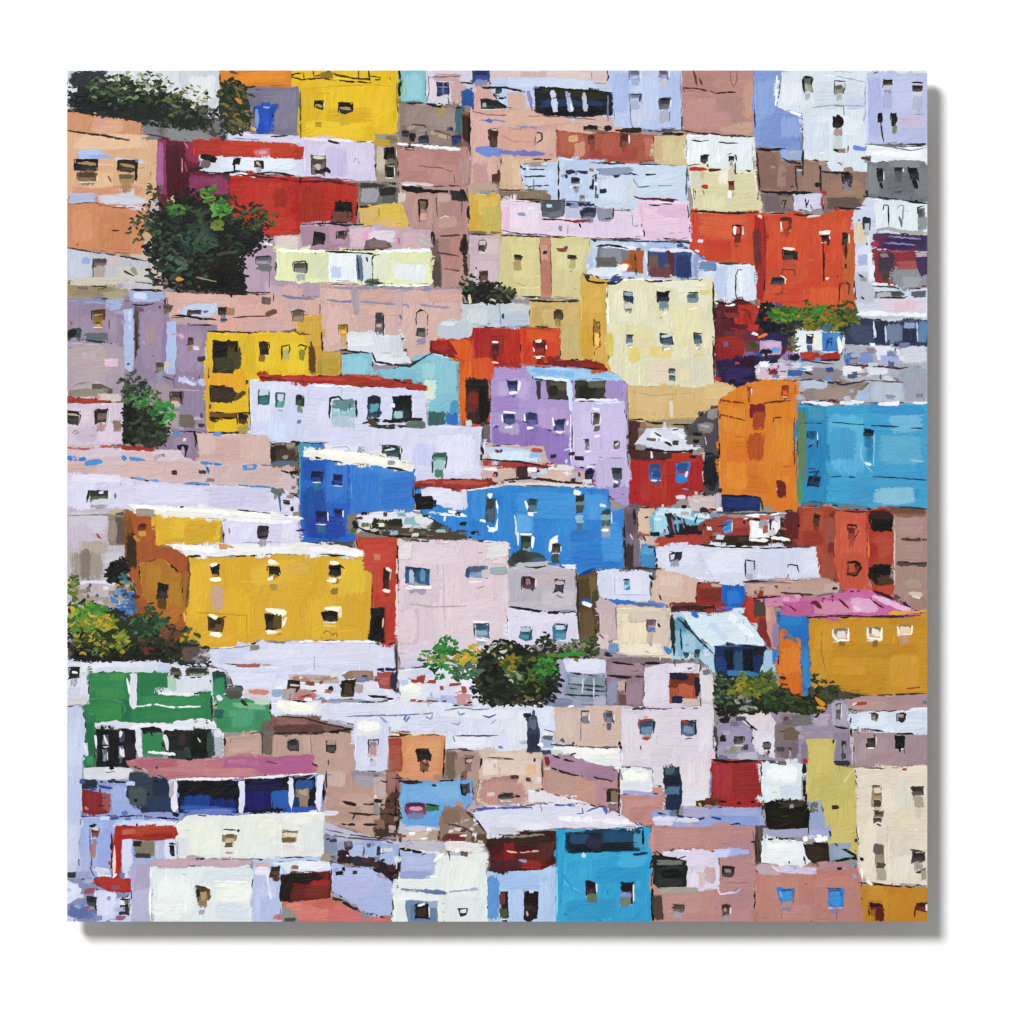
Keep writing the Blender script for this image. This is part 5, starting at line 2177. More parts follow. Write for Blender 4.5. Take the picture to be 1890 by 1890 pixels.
q 0e1c34 1338 1196 1354 1240 v
q 284c70 1356 1200 1370 1245 v
q 101828 1372 1196 1388 1248 v
q 1c3c74 1320 1210 1340 1240 h
q 1c1c28 1388 1194 1412 1210 h
q 3474b0 1340 1240 1400 1252 h
q 94b8d4 1410 1200 1432 1240 v
q 2878c4 1426 1196 1438 1225 v
H ochre house with a magenta pink sheet roof|c08a1e 1486 1140 1540 1140 1620 1138 1711 1132 1711 1280 1630 1282 1550 1280 1520 1270 1490 1230
q cc962a 1500 1150 1560 1200 v
q b47e1a 1530 1190 1700 1212 h
q b8821c 1540 1240 1640 1278 h
q cc9a30 1640 1205 1700 1270 v
q c8922c 1530 1215 1600 1245 h
q b47c20 1640 1140 1711 1155 h
q c09028 1490 1200 1530 1270 v
p cf701e 1436 1165 1460 1160 1480 1168 1484 1240 1486 1306 1466 1292 1438 1268
q d87c28 1440 1190 1480 1250 v
q c8641c 1440 1240 1480 1290 v
p 1f6cb8 1436 1128 1470 1132 1492 1142 1492 1290 1482 1288 1478 1180 1450 1162 1438 1150
q 2c84cc 1440 1130 1480 1155 h
q 3a8ac0 1482 1190 1492 1270 v
s 3a8098 1486 1276 1486 1288 9
p c08c88 1412 1116 1430 1120 1436 1170 1434 1200 1424 1196 1414 1150
q 8a7c9c 1428 1150 1436 1200 v
q d0a090 1414 1120 1422 1148 v
s 5a7884 1448 1168 1470 1184 7
R c2649c 1390 1104 1440 1098 1500 1104 1550 1094 1600 1088 1630 1100 1706 1128 1680 1136 1600 1138 1500 1140 1480 1132 1450 1122 1420 1112
q d080b0 1500 1110 1600 1130 h
q d8a4c8 1570 1105 1620 1130 h
q cc74a8 1410 1100 1480 1118 h
q b85a90 1440 1112 1500 1135 h
s e0b4d4 1610 1100 1680 1128 10
s e4c0d8 1575 1120 1590 1128 8
L 6a1c34 4 1442 1112 1460 1120 1470 1128
L 6a1c34 7 1495 1112 1505 1112 1516 1122
L 6a1c34 4 1548 1106 1560 1116 1568 1124
L 6a1c30 4 1606 1104 1620 1116 1632 1122
L 4a1c20 4 1484 1140 1520 1138 1560 1136 1600 1138 1650 1138 1700 1136
L 401820 7 1612 1090 1650 1106 1680 1120 1700 1132
L 3a1c18 4 1390 1104 1420 1102 1440 1100
s d8a028 1640 1132 1711 1128 6
W b8a094 1538 1160 1566 1182
L f2eedd 4 1538 1162 1537 1172 1545 1182 1566 1182 1566 1160
q e0d8d0 1545 1165 1562 1178 v
q 8a6030 1548 1184 1560 1192 v
W b09c80 1600 1158 1628 1180
L f0ecd8 5 1601 1158 1602 1178 1626 1180 1628 1158
q e8e0d0 1608 1160 1624 1174 v
q 8a6030 1610 1182 1620 1194 v
W c0a070 1656 1154 1682 1172
L f0ecdc 4 1656 1154 1660 1172 1682 1170 1684 1154
q dcd0b0 1660 1156 1680 1166 v
s a04020 1672 1272 1700 1268 3
L 96701c 2 1516 1160 1516 1200 1524 1240
L 3c2c20 4 1560 1282 1620 1284 1711 1280
H white wall with dark slot windows above the green house|cdd3e4 124 1218 200 1216 280 1218 330 1226 400 1228 420 1244 420 1290 400 1300 330 1300 170 1300 124 1310
q dfe0ea 130 1222 280 1236 h
q c8ccd8 170 1235 310 1245 h
q d4d8ea 130 1240 160 1290 v
q b0c0e4 290 1226 315 1244 h
W 1a1a18 128 1232 147 1252 o
s e8e8ec 134 1240 144 1242 4
q b8bcd0 124 1268 148 1284 h
q c8c0c0 124 1284 165 1300 h
l 8a90a4 124 1304 150 1300 4
W 50503c 315 1234 334 1246
q 2c3024 320 1244 332 1254 h
q 4c4a38 342 1234 386 1248 h
W 3c4a30 345 1236 384 1246
q e0e4ee 330 1250 390 1275 h
s a85a50 388 1229 424 1229 7
s 1c1a1c 342 1228 420 1234 3
H lilac white terrace wall with scratches|cfd4ea 386 1226 480 1228 560 1236 700 1240 732 1240 735 1290 700 1294 600 1290 520 1296 440 1290 420 1240
q d8dcee 430 1240 510 1270 h
q dfe4f0 500 1250 620 1280 h
q c8d0ea 600 1240 640 1280 v
q eaeae6 565 1262 610 1280 h
s a05c50 435 1229 480 1228 7
s b09898 482 1227 500 1227 4
q b8a09c 530 1248 630 1258 h
s a87868 540 1252 570 1254 10
s a08078 580 1252 620 1252 8
W 2c2c20 530 1258 555 1274
s c8c4b8 536 1264 552 1266 4
s 2a2420 550 1268 546 1278 6
q b0807c 520 1274 585 1292 h
s b85a58 550 1288 580 1284 10
q a49aa0 520 1272 545 1290 v
p 8c6c5c 630 1246 645 1238 688 1238 690 1252 670 1260 640 1258
q a08474 650 1240 685 1250 h
W 2a2218 627 1256 655 1286
q 4a3828 636 1262 650 1280 v
q a89a98 655 1262 672 1280 v
p d8d8e8 670 1262 695 1256 698 1278 672 1276
p 9c4844 696 1240 724 1240 722 1272 700 1270
q b86058 700 1250 718 1265 h
L 1a2c5c 5 696 1236 710 1234 725 1236 732 1232
q 303040 722 1240 732 1276 v
s e0e0ec 715 1286 720 1278 5
L 1c1c18 5 678 1284 700 1286 726 1290
L 8a98b8 5 560 1292 620 1292 660 1294 700 1296
H bright green two storey house with white framed openings|28784a 165 1242 205 1240 240 1243 310 1240 312 1262 390 1275 392 1332 180 1335 160 1315 152 1305 164 1290
q 3c8c4c 168 1245 235 1290 v
q 2f8550 170 1250 230 1270 h
q 247048 252 1243 308 1285 v
q 348a54 260 1285 385 1300 h
q 2c7c4c 250 1305 385 1330 h
q 2f8a3c 160 1300 235 1328 h
q 4c9a40 200 1245 230 1255 h
q 1c6440 225 1292 240 1335 v
p 247448 152 1310 176 1320 176 1412 156 1416 152 1370
q 1c5c3c 156 1330 172 1400 v
q 3c9060 160 1395 172 1412 v
p d6d8e2 240 1244 252 1242 252 1306 246 1310 240 1300
s e8ecf0 234 1250 240 1280 4
p d0d6de 310 1255 345 1252 388 1250 390 1272 350 1282 330 1284 292 1280 310 1268
s e2e2ea 292 1280 360 1282 6
q a8c8b4 310 1246 325 1275 v
L e0e8e4 4 250 1304 290 1300 310 1305 370 1304
L 50805c 3 165 1290 200 1288 225 1296 232 1310 222 1326
p 1c4c44 392 1240 402 1236 418 1244 420 1262 414 1280 394 1278
q 2c8458 394 1250 412 1300 v
q 24303c 400 1240 415 1250 h
q 3a9064 395 1276 405 1290 v
s dce0ec 402 1284 408 1292 8
l 2c2c2c 390 1280 392 1325 5
l c8a070 398 1292 398 1312 4
s d0d2e0 175 1338 245 1338 12
s e4e6ee 240 1342 330 1340 10
s dcdeea 320 1336 385 1330 10
s e8eaf0 384 1328 392 1340 6
s d4d8e4 380 1338 412 1344 5
p 14141c 176 1344 250 1346 250 1414 178 1416
q 201c24 180 1350 248 1410 v
q 2c2c34 230 1370 250 1400 v
W 6c7084 190 1356 202 1376
W 3c4056 220 1350 229 1370
W 7c8090 190 1384 197 1406
W 6c7080 219 1378 227 1400
s d8dcea 192 1358 198 1374 4
s dcdcea 224 1350 222 1360 5
s d4d8e4 222 1380 226 1396 5
s e0e2ec 176 1356 178 1380 5
p d6dae6 251 1346 260 1342 264 1396 256 1398 250 1380
q 38805c 263 1350 300 1400 v
p 2c7c4c 264 1352 303 1356 303 1388 264 1390
W 1c1c1c 262 1344 300 1352
l 1c1414 278 1350 282 1360 5
B 1c2420 303 1348 330 1348 392 1346 392 1400 316 1400 304 1385
q 142018 350 1350 385 1398 v
q 30443c 340 1380 352 1400 v
q 3a2c30 330 1352 342 1375 v
q 283834 310 1385 345 1400 v
s ccd4d8 304 1358 310 1384 8
s e0e4e8 273 1388 324 1392 6
s b8c8c8 365 1362 370 1370 3
p a8b0bc 390 1344 412 1348 412 1400 392 1400
q d4d8e0 394 1345 410 1362 h
s dce0e4 412 1350 412 1395 3
q 304840 384 1350 394 1398 v
H small green annex with a grey shutter|3c8c60 410 1282 430 1285 460 1290 496 1300 500 1330 496 1350 410 1352 396 1335 394 1310
q 54a078 420 1310 470 1340 v
q 2c7c4c 400 1320 430 1345 h
q 3c8454 470 1330 500 1350 h
q 245c50 395 1308 415 1325 v
q 6cac84 430 1300 490 1306 h
q 5c6458 480 1330 505 1355 v
p 5c5c58 414 1270 446 1266 448 1284 420 1286
q 3c3c38 418 1276 445 1290 h
L 2c3030 3 416 1272 420 1266 444 1266 450 1272
q d4c0c4 450 1272 498 1286 h
s c08078 460 1276 495 1278 8
q 90a4c8 500 1272 520 1286 h
s 3c2c1c 446 1292 456 1302 7
q b8ccc0 470 1290 500 1300 h
H clay brown house with a long brown roof|b5968a 415 1360 500 1350 560 1350 655 1352 655 1424 700 1424 732 1430 735 1545 690 1545 600 1518 600 1440 560 1410 500 1400 415 1395
q bf9f92 420 1365 480 1395 h
q bc9c90 580 1360 640 1400 v
q ae8c80 600 1430 680 1500 v
q c2a494 560 1355 575 1390 v
q ba9a8c 620 1460 690 1530 h
q b08e84 680 1430 715 1470 v
q a48474 605 1490 670 1515 h
q c8b0a8 600 1420 640 1450 v
R 74524c 500 1325 530 1322 580 1325 620 1338 652 1346 652 1352 600 1350 560 1352 500 1356
q 866058 510 1326 570 1345 h
q 5c3c38 500 1340 600 1354 h
L 3c2c28 4 560 1325 600 1336 650 1346
l 2a201e 500 1354 570 1352 4
L 241a18 5 574 1354 610 1350 652 1346
L 3a2a24 3 505 1322 530 1322 560 1326
q 6a605c 484 1346 506 1358 h
W 3c3838 532 1366 550 1384
l 2c2828 532 1364 552 1364 3
W 3c3434 602 1368 620 1388 o
q 968884 604 1366 620 1374 h
l 4a3c34 606 1402 607 1412 3
s 5c5048 482 1350 502 1396 6
q 6c6058 484 1358 502 1395 v
L 4a4440 3 484 1395 484 1350
L 9c7c70 2 573 1352 576 1400
p 8c8894 648 1424 700 1424 712 1430 690 1438 652 1440
q a8a0ac 655 1430 690 1450 h
q b8a4a4 690 1432 712 1470 v
p 8a5c54 712 1420 736 1428 738 1470 714 1480
q a07870 716 1425 730 1460 v
q 50342c 710 1470 735 1500 v
q 5c4034 700 1490 735 1530 v
q 40302a 690 1520 735 1545 h
q 7c6050 690 1512 710 1530 v
s 2c1c18 632 1480 658 1485 8
L 2c201c 5 670 1484 690 1484 710 1486
s d8ccc4 692 1468 700 1490 8
L 3a2a24 4 644 1500 680 1504 712 1502
l 2c201c 655 1502 650 1512 4
l 2c201c 628 1520 640 1522 4
l 2c201c 642 1522 656 1522 6
l 2c201c 670 1522 700 1522 4
q 8a8880 690 1480 702 1505 v
L 1c1412 5 731 1450 730 1490 732 1540
L 5a4844 3 600 1530 640 1540 690 1546 732 1550
s 8c8c98 600 1540 612 1580 14
H white terrace band across the middle|d4d8e8 500 1296 540 1294 620 1298 700 1296 740 1290 870 1300 1000 1300 1030 1300 1020 1390 980 1390 900 1388 820 1384 780 1352 720 1350 660 1340 590 1322 500 1318
q ecece2 515 1298 590 1316 h
s f2f2e6 510 1300 580 1308 14
q dce2ea 930 1310 990 1380 v
q e2e4ec 800 1310 960 1325 h
q cdd2e6 600 1300 700 1320 h
q dcdfec 680 1330 800 1345 h
q ccd2e8 740 1325 860 1350 h
q e4e6ec 830 1360 900 1380 h
p ccd0e6 654 1330 720 1330 716 1420 700 1424 655 1422
q e4e6e0 655 1328 705 1360 h
s f0f0ea 660 1340 700 1340 18
q d4d4e8 660 1370 700 1415 v
W c4b0bc 680 1368 696 1396
L 3c2830 3 681 1390 680 1366 698 1365 698 1376
q b4888c 682 1376 694 1394 v
s 8a9080 686 1400 686 1404 5
L 707ca0 3 640 1322 700 1320 740 1320 800 1316
L 7080b4 5 745 1325 750 1332 756 1322
L 6068ac 5 745 1328 752 1318
L 8890b0 3 785 1322 795 1328 798 1318
L 90a0c0 4 700 1322 715 1334
L 7078a4 4 846 1312 848 1320 858 1316
L 5c64b0 4 890 1320 902 1324 916 1318
L 8890b0 3 832 1334 845 1338 850 1332
L 90a0b8 3 905 1336 920 1326
L 6c78a0 3 820 1312 850 1306 880 1310 905 1308
l 404870 840 1358 920 1358 3
l 404870 836 1358 840 1370 3
l 5a70b4 920 1378 930 1382 6
H striped awning clutter with green and red dabs|d8dae6 735 1236 790 1230 850 1250 870 1268 885 1280 885 1302 800 1300 740 1294
q e6e8e0 740 1260 780 1290 h
s eceee4 745 1265 775 1275 16
q b8c0e0 760 1236 800 1250 h
q ccd4ea 785 1265 840 1290 v
q b0bce4 790 1285 840 1294 h
s 9c3c34 758 1257 805 1258 9
s 98403c 830 1264 855 1262 7
s a84844 856 1266 858 1300 10
q c08c94 840 1280 870 1300 h
l 8a2c2c 770 1294 825 1294 4
s dce2f0 850 1256 885 1256 8
H orange clay house with an arched window|cc8c60 720 1356 760 1354 822 1358 822 1420 816 1440 760 1440 728 1430 716 1400
q d89a6c 745 1362 815 1400 h
q d49470 745 1400 810 1438 h
p 9c4434 716 1362 742 1362 742 1424 720 1424
q a85444 720 1375 740 1400 h
q a06050 718 1400 740 1420 v
L 3c2420 4 716 1360 740 1358 760 1354 810 1356
s e8dcc8 720 1355 740 1357 4
s dccfc0 760 1355 815 1352 5
W 241c1c 772 1382 794 1404
s 3a2c2c 776 1384 790 1384 5
q 6c5038 775 1408 792 1424 h
L 3a2820 3 776 1408 788 1412 792 1408
s 3c2418 780 1424 784 1422 5
q a08074 800 1430 820 1440 h
l 301818 820 1380 818 1436 4
H taupe house with dark red slits|a48880 822 1384 880 1386 895 1394 890 1480 880 1490 860 1440 822 1440
q 6c5c50 823 1385 842 1438 v
q 8c7464 840 1395 860 1430 v
q b09484 860 1400 890 1440 v
q b48c84 880 1385 895 1410 h
W 6a3c40 856 1398 872 1410
l 4a2428 857 1394 876 1396 3
L 6a4038 3 824 1384 850 1382 880 1386 900 1388
q 7c5844 850 1422 862 1440 v
H cream and rose house with an awning|cdb4a8 890 1386 960 1386 1002 1390 1002 1456 975 1460 974 1485 900 1488 880 1480 885 1430
q dccabc 920 1400 1000 1430 h
q d8c4b4 900 1390 980 1402 h
p dcccc4 892 1402 918 1404 920 1430 890 1432
q ae8c84 880 1450 970 1480 h
q a07c78 885 1435 955 1450 h
q b88c84 890 1440 970 1485 v
q dcb48c 970 1410 990 1430 v
q ccbab0 980 1430 1000 1450 v
W 40403a 920 1464 946 1476
l 2a2c28 944 1468 960 1470 5
l 4a3830 900 1398 948 1401 3
l 3a2c2c 1000 1400 1002 1450 3
H sky blue house with a red and green slot|6ba3d6 742 1448 780 1446 840 1440 850 1432 872 1436 874 1480 855 1500 830 1510 815 1525 770 1532 742 1520 738 1470
q 78b0e0 750 1452 840 1480 h
q 5c98d4 750 1490 815 1525 h
q 84b4dc 800 1450 850 1475 v
W 7a3454 750 1482 786 1502
p 2c6c48 786 1482 810 1486 810 1496 786 1498
s 8a2c4c 748 1490 752 1504 5
s 1c2c1c 785 1484 808 1487 4
s c890b0 755 1494 780 1492 7
l 1c2048 797 1450 806 1450 6
W 4a4a50 851 1448 866 1466
L 141c2c 4 850 1446 854 1464 858 1468 864 1456
s 2c1c1c 736 1442 780 1444 7
q c4c0d4 742 1526 820 1540 h
s a84c40 748 1542 775 1548 4
q a89480 775 1532 815 1554 h
q c8b4a8 740 1536 790 1550 h
L 302424 5 732 1450 736 1490 734 1530
s b08c80 840 1480 855 1490 9
H brown domed roof hut|8a7264 832 1490 845 1486 862 1495 880 1510 905 1545 905 1565 860 1558 812 1550 812 1510
q 9c8474 830 1505 870 1540 h
q 74604c 815 1495 850 1520 v
q 6a2c24 816 1540 860 1554 h
q 5c4438 870 1540 905 1560 h
L c0a8a0 5 835 1524 850 1518 868 1512
L 4a3830 4 825 1520 850 1525 870 1535 880 1550
L 3a2c24 4 860 1498 880 1515 900 1540
H plum roofed terrace with deep blue windows|8a96c8 150 1438 200 1440 260 1430 300 1440 480 1440 560 1438 602 1420 600 1500 560 1502 480 1505 340 1505 330 1525 160 1510
q a8b8e4 205 1450 260 1510 v
q 98acdc 210 1480 270 1500 h
q bcc4d0 155 1418 245 1436 h
p cdd0d8 154 1418 200 1416 246 1420 236 1436 200 1440 154 1440
q d8d4e0 190 1420 235 1434 h
p 2c3c4c 240 1425 262 1424 312 1445 322 1500 270 1496 232 1470
q 4a5a54 236 1450 270 1486 v
q 1c2448 280 1435 312 1470 v
q 14243a 260 1490 318 1496 h
q 243c60 270 1475 320 1495 v
q 1c2030 150 1438 180 1456 h
s 1c2440 185 1442 240 1444 6
s 2c3c94 180 1450 205 1455 5
p 7a1c20 148 1456 170 1460 202 1466 202 1500 180 1504 150 1500
q 8c2c2c 155 1462 190 1500 v
q 98504c 190 1464 203 1498 v
s c08080 157 1490 162 1494 5
L 1c2048 4 150 1506 175 1510 200 1506 215 1504
R b06e78 232 1404 260 1400 340 1402 420 1398 520 1396 560 1402 588 1414 580 1426 500 1432 400 1434 314 1440 280 1425 236 1412
q b87880 280 1405 400 1425 h
q a86070 250 1403 330 1415 h
q a85c86 410 1398 520 1425 h
q ab5a86 480 1400 585 1428 h
q a85c88 510 1395 580 1410 h
q bc7c80 360 1420 480 1432 h
s b26c90 420 1405 520 1410 9
s 7c4460 490 1405 515 1410 4
s d09ca0 262 1418 272 1424 3
B 10122c 328 1440 440 1440 520 1436 582 1430 584 1495 540 1498 440 1500 330 1500
q 1c3c8c 336 1468 390 1496 v
q 0c0e1c 330 1442 440 1466 h
q 1a2c70 390 1475 436 1496 v
q 1a1c6c 450 1450 500 1494 v
q 2456a8 500 1458 540 1492 v
q 14184c 455 1440 520 1458 h
q 8c7868 546 1444 570 1490 v
q b09480 552 1448 568 1468 v
q 2c4c90 545 1440 580 1456 v
q 1c3468 540 1470 552 1495 v
q 2c58a8 330 1490 436 1502 h
q 6478b8 340 1496 430 1502 h
L e4e4ee 6 312 1440 340 1438 400 1438 440 1436
L e0e0ea 5 450 1436 500 1434 540 1430 585 1428
p dcdcea 312 1442 326 1442 327 1490 322 1500 316 1490 316 1460
q b0a8b4 314 1442 320 1470 v
p d4d8ea 440 1442 452 1440 452 1480 448 1502 441 1500 442 1460
p d8dcec 534 1434 541 1436 543 1470 538 1498 533 1480
p dcdff0 586 1430 598 1430 596 1460 590 1500 583 1480
l 14141c 598 1440 596 1480 4
s d4d8ea 580 1502 624 1500 7
q 2c58b4 520 1492 586 1503 h
L 14163c 4 205 1508 250 1506 280 1508 330 1512
s 7088c8 240 1510 325 1518 9
s 1a1c3c 318 1500 330 1506 8
H white storey under the blue terrace|dde1dc 320 1525 345 1505 440 1504 520 1500 598 1500 598 1582 520 1586 440 1584 330 1584 326 1550
q e6e8dc 350 1510 410 1580 v
q e8e8d8 450 1510 515 1540 h
q d4dcdc 560 1510 595 1575 v
q ccd4e0 328 1545 345 1580 v
q dde2de 415 1515 480 1580 v
q e8e8e0 520 1505 575 1520 h
W 8c7450 413 1540 436 1552
q c0a888 415 1548 432 1558 h
W 6c5a44 415 1556 428 1564
s 4a3a28 416 1563 428 1562 3
l 2c2c28 412 1531 436 1532 3
s 2c3430 438 1534 442 1532 6
s c09098 418 1574 430 1574 6
W 9c8c68 521 1534 550 1548
q 6c5c3c 521 1546 550 1554 h
q d8ccb0 521 1538 550 1544 h
l 60643c 520 1536 548 1536 2
q d8ccd0 521 1560 545 1570 h
L 8a98b8 4 520 1584 550 1582 590 1584
H periwinkle house with a red painted frame|97a9d8 148 1508 200 1508 320 1520 330 1540 330 1590 320 1600 240 1600 242 1650 200 1660 170 1640 145 1620
q a4b4e0 155 1515 200 1600 v
q 90a4dc 180 1530 205 1600 v
q a8b4dc 145 1560 165 1610 v
q c4cce8 205 1515 320 1530 h
q d8dcec 260 1518 328 1530 h
W 7a4038 167 1530 183 1545
s 20201c 166 1526 178 1522 5
s dcc8b0 170 1530 182 1530 4
l 2c3048 166 1528 167 1575 2
q a07870 168 1555 176 1585 v
l 8a3c34 170 1585 168 1610 4
p a02c1e 214 1524 240 1524 325 1527 330 1540 322 1548 226 1550 224 1620 206 1622 206 1560
q b0362a 240 1526 325 1544 h
q b8584c 225 1530 250 1540 h
q 8a2018 260 1540 320 1548 h
l dccdc8 212 1560 210 1615 5
l 1c2440 206 1535 206 1570 5
l e8e4ec 208 1620 216 1612 6
p a0281c 164 1626 190 1618 242 1622 242 1646 200 1652 170 1640
q ac3828 180 1622 235 1640 h
p ccd0e8 226 1550 244 1548 244 1620 226 1622
p 8a8474 244 1550 285 1552 288 1580 250 1582
q 6c6858 246 1555 285 1580 v
q 2a261e 246 1552 262 1562 h
q 3a352c 248 1576 280 1582 h
p b8bcd8 288 1552 304 1552 304 1582 286 1584
p d0d4ea 304 1550 324 1548 326 1590 304 1588
W 1c1c20 313 1560 322 1578
l 14141c 312 1557 324 1558 4
p d4d8e6 175 1598 200 1605 204 1618 180 1618
s c8ccdc 172 1604 200 1612 9
L 503030 3 166 1600 170 1612 176 1620
H pale blue strip wall at the left edge|bcc6e0 124 1305 150 1304 158 1330 156 1380 152 1420 150 1500 146 1560 144 1616 124 1616
q c8d2ea 126 1320 150 1420 v
q b4bee0 126 1430 146 1520 v
q c8ccdc 126 1520 142 1600 v
q ccd4e8 150 1370 162 1394 v
s e0e4ee 156 1372 160 1390 5
H cluster of bluish roofs in the bottom left corner|8088b0 124 1616 150 1620 170 1630 200 1645 245 1650 245 1701 124 1701
q 6c7cac 150 1660 180 1700 h
q 9ca8cc 124 1610 165 1620 h
q 2c3438 124 1610 142 1620 h
q 8c84a0 150 1635 180 1655 h
p ccd4ea 124 1624 145 1635 150 1655 130 1668 124 1668
q dcdff0 124 1630 145 1655 v
p c4cae6 172 1640 200 1645 210 1660 244 1652 245 1701 180 1698 176 1670
q d8dcf0 180 1645 215 1690 v
q bcc4e4 210 1670 240 1700 v
q 5a68a0 125 1670 172 1695 h
q 8c4c60 155 1640 175 1650 h
p c0c8e4 124 1690 140 1696 144 1701 124 1701
W 2c3434 160 1656 177 1674
W 2c2a24 222 1660 240 1690 o
q 6a6458 226 1662 236 1670 h
H white house with a brown cup window at the bottom|d9e1e4 276 1598 340 1594 460 1596 468 1610 466 1701 276 1701
p a8a8c8 242 1596 262 1588 278 1596 276 1701 242 1701
q b4b4d4 245 1640 275 1700 v
q a898b4 250 1592 275 1640 v
p b8a0ac 276 1588 330 1584 400 1586 465 1588 465 1596 400 1600 340 1598 280 1598
q c0a0ac 290 1588 350 1600 h
q c4a8b4 405 1588 445 1600 h
q e4eae8 285 1610 360 1690 v
q e8ece6 395 1628 466 1665 h
q d4dce4 370 1605 460 1625 h
q cfd8e0 400 1670 460 1698 h
q e2e8e6 280 1660 340 1698 h
W 6c5034 362 1636 386 1662
q a88c6c 370 1645 382 1660 v
q 2c2018 362 1640 368 1656 v
q 8c7450 366 1662 382 1672 h
l 20201c 364 1636 386 1638 3
s a89cac 368 1684 378 1682 9
s f0f4f0 380 1636 392 1640 4
l f4f4f4 278 1600 277 1690 4
l f2f4f4 390 1626 464 1628 3
H powder blue wall beside a dark red shed|b4c0e2 466 1586 500 1586 598 1580 610 1600 612 1640 520 1660 520 1701 466 1701
q c0cae8 470 1630 510 1695 v
q c8a4a4 472 1592 500 1606 h
q dcdce8 470 1600 500 1615 h
q a8b4dc 480 1655 515 1700 v
p d4dcea 500 1592 560 1588 610 1590 612 1606 530 1612 520 1600
q e8ecf0 540 1592 600 1604 h
p 6a1c18 520 1616 560 1612 610 1606 610 1658 560 1662 520 1664
q 241c18 520 1614 600 1630 h
q 2a1814 520 1625 540 1664 v
q 9c2c24 570 1625 608 1640 h
q 5c201c 535 1640 600 1660 h
q 7a2a20 560 1635 608 1655 h
W 3c3024 500 1600 518 1616
l 1c1a14 520 1612 518 1665 5
s 8a6c50 538 1600 550 1602 8
s e4e6ea 490 1600 500 1660 4
H coral pink slab roof at the bottom|c46860 520 1666 560 1662 610 1658 630 1668 670 1690 724 1696 722 1701 540 1701 522 1690
q d07870 540 1670 640 1698 h
q cc6c70 600 1680 720 1700 h
q b85c54 580 1660 620 1675 h
q d88c74 525 1668 560 1680 h
p 8a8884 520 1672 540 1680 552 1701 520 1701
q 4a4844 524 1694 545 1701 h
L 3c2024 6 612 1655 630 1662 650 1675 670 1682
q 8a7880 665 1672 700 1695 h
L 241820 4 660 1675 680 1685 710 1694
H blue lilac gable with a brown ridge|a9b4dc 612 1590 640 1600 735 1632 732 1660 722 1690 700 1690 650 1665 612 1644
q b4bee4 620 1600 700 1640 h
q a4b0da 660 1640 720 1685 h
q b0b4dc 630 1620 690 1660 h
p 9aa4cc 600 1560 640 1556 700 1550 736 1560 738 1610 700 1600 640 1590 612 1586
q b4c4e8 640 1560 700 1585 h
q a4bce4 670 1560 700 1580 v
q 7c88a4 602 1540 622 1578 v
q a8bce0 700 1560 732 1600 v
q 9890b0 625 1555 640 1575 v
p 2c2028 622 1582 640 1580 680 1584 710 1590 732 1610 728 1630 690 1600 640 1592
q 3a1c1c 622 1568 645 1592 v
q 34303c 650 1582 700 1598 h
q 50242c 716 1596 732 1618 v
s 1c1820 690 1604 700 1610 6
s c0b8c8 668 1580 680 1582 5
W 40304a 695 1562 703 1580
l 5c6080 672 1562 670 1584 4
l 1c1c20 735 1590 734 1620 4
L 5a4c5a 3 600 1540 640 1546 690 1550 732 1552
q 9a927c 592 1576 618 1590 h
H bright white house with a blue framed round window|dce3e2 734 1590 770 1560 820 1575 900 1572 900 1640 902 1701 724 1701 728 1640
q e6eae6 810 1580 890 1650 v
q e2e8e4 740 1620 800 1645 h
q d4dce4 820 1660 895 1698 v
q e6eaea 730 1650 780 1665 h
p a6b2d6 738 1568 805 1576 802 1614 738 1612
q b0bce0 745 1578 800 1605 h
q 8490c4 738 1610 796 1620 h
q c4b8b8 740 1554 870 1570 h
q b8b0b8 810 1560 898 1575 h
q e0dcdc 820 1556 895 1572 h
p 6c84a4 750 1662 808 1662 808 1701 752 1701 748 1680
q 5c7494 755 1670 805 1700 v
q 94a8c0 790 1664 808 1676 v
W 1c1814 765 1668 791 1694
q 3c2c20 770 1676 788 1690 v
s e8ecec 770 1672 784 1668 5
W 2c2c24 845 1676 864 1688
p d8e0dc 850 1680 860 1678 860 1684 850 1685
s 7888a4 740 1641 780 1644 5
s 6478a0 775 1644 825 1648 7
s a0acc0 830 1646 885 1640 5
L 201818 6 738 1566 760 1570 780 1574
s e8e4c8 812 1680 814 1698 6
l 505848 724 1660 726 1680 4
s f4f4ee 800 1590 820 1574 5
H blue and crimson house with two tall windows|a9c4e6 900 1608 960 1605 1028 1600 1028 1701 902 1701
q b4cced 940 1625 1020 1690 v
q 98b8e4 905 1612 1000 1640 h
q 5c94d0 902 1615 920 1700 v
p 4a1418 903 1545 960 1536 1026 1534 1026 1592 1000 1606 904 1608
q 6a1c1c 905 1570 1020 1600 h
q 1c1c10 904 1538 1022 1552 h
q 2c2a18 905 1540 1025 1560 h
q 7c1c18 930 1555 950 1590 v
q 5c2c28 990 1555 1024 1585 v
q 4c2428 905 1590 960 1606 h
q 8a2018 960 1590 1000 1604 h
s d8b0a8 934 1570 955 1574 4
s d8a8a0 960 1574 995 1570 3
s 8898b8 958 1588 972 1590 6
s 8a7c70 930 1545 1005 1540 4
q 2c201c 900 1540 908 1570 v
W 2c1c1c 924 1645 938 1694
q 703434 922 1648 932 1670 v
q 4a5030 922 1675 936 1695 v
W 2c1216 966 1644 992 1696
s c8a8a0 972 1682 974 1690 4
s d8d4e0 976 1646 984 1646 6
H cyan house with a dark teal veranda|2b9ccb 1026 1530 1060 1532 1180 1526 1202 1535 1206 1570 1202 1701 1026 1701
q 3caad8 1035 1590 1110 1690 v
q 2490c4 1090 1600 1190 1630 h
q 3098cc 1130 1640 1200 1700 v
q 44aeda 1140 1575 1195 1600 h
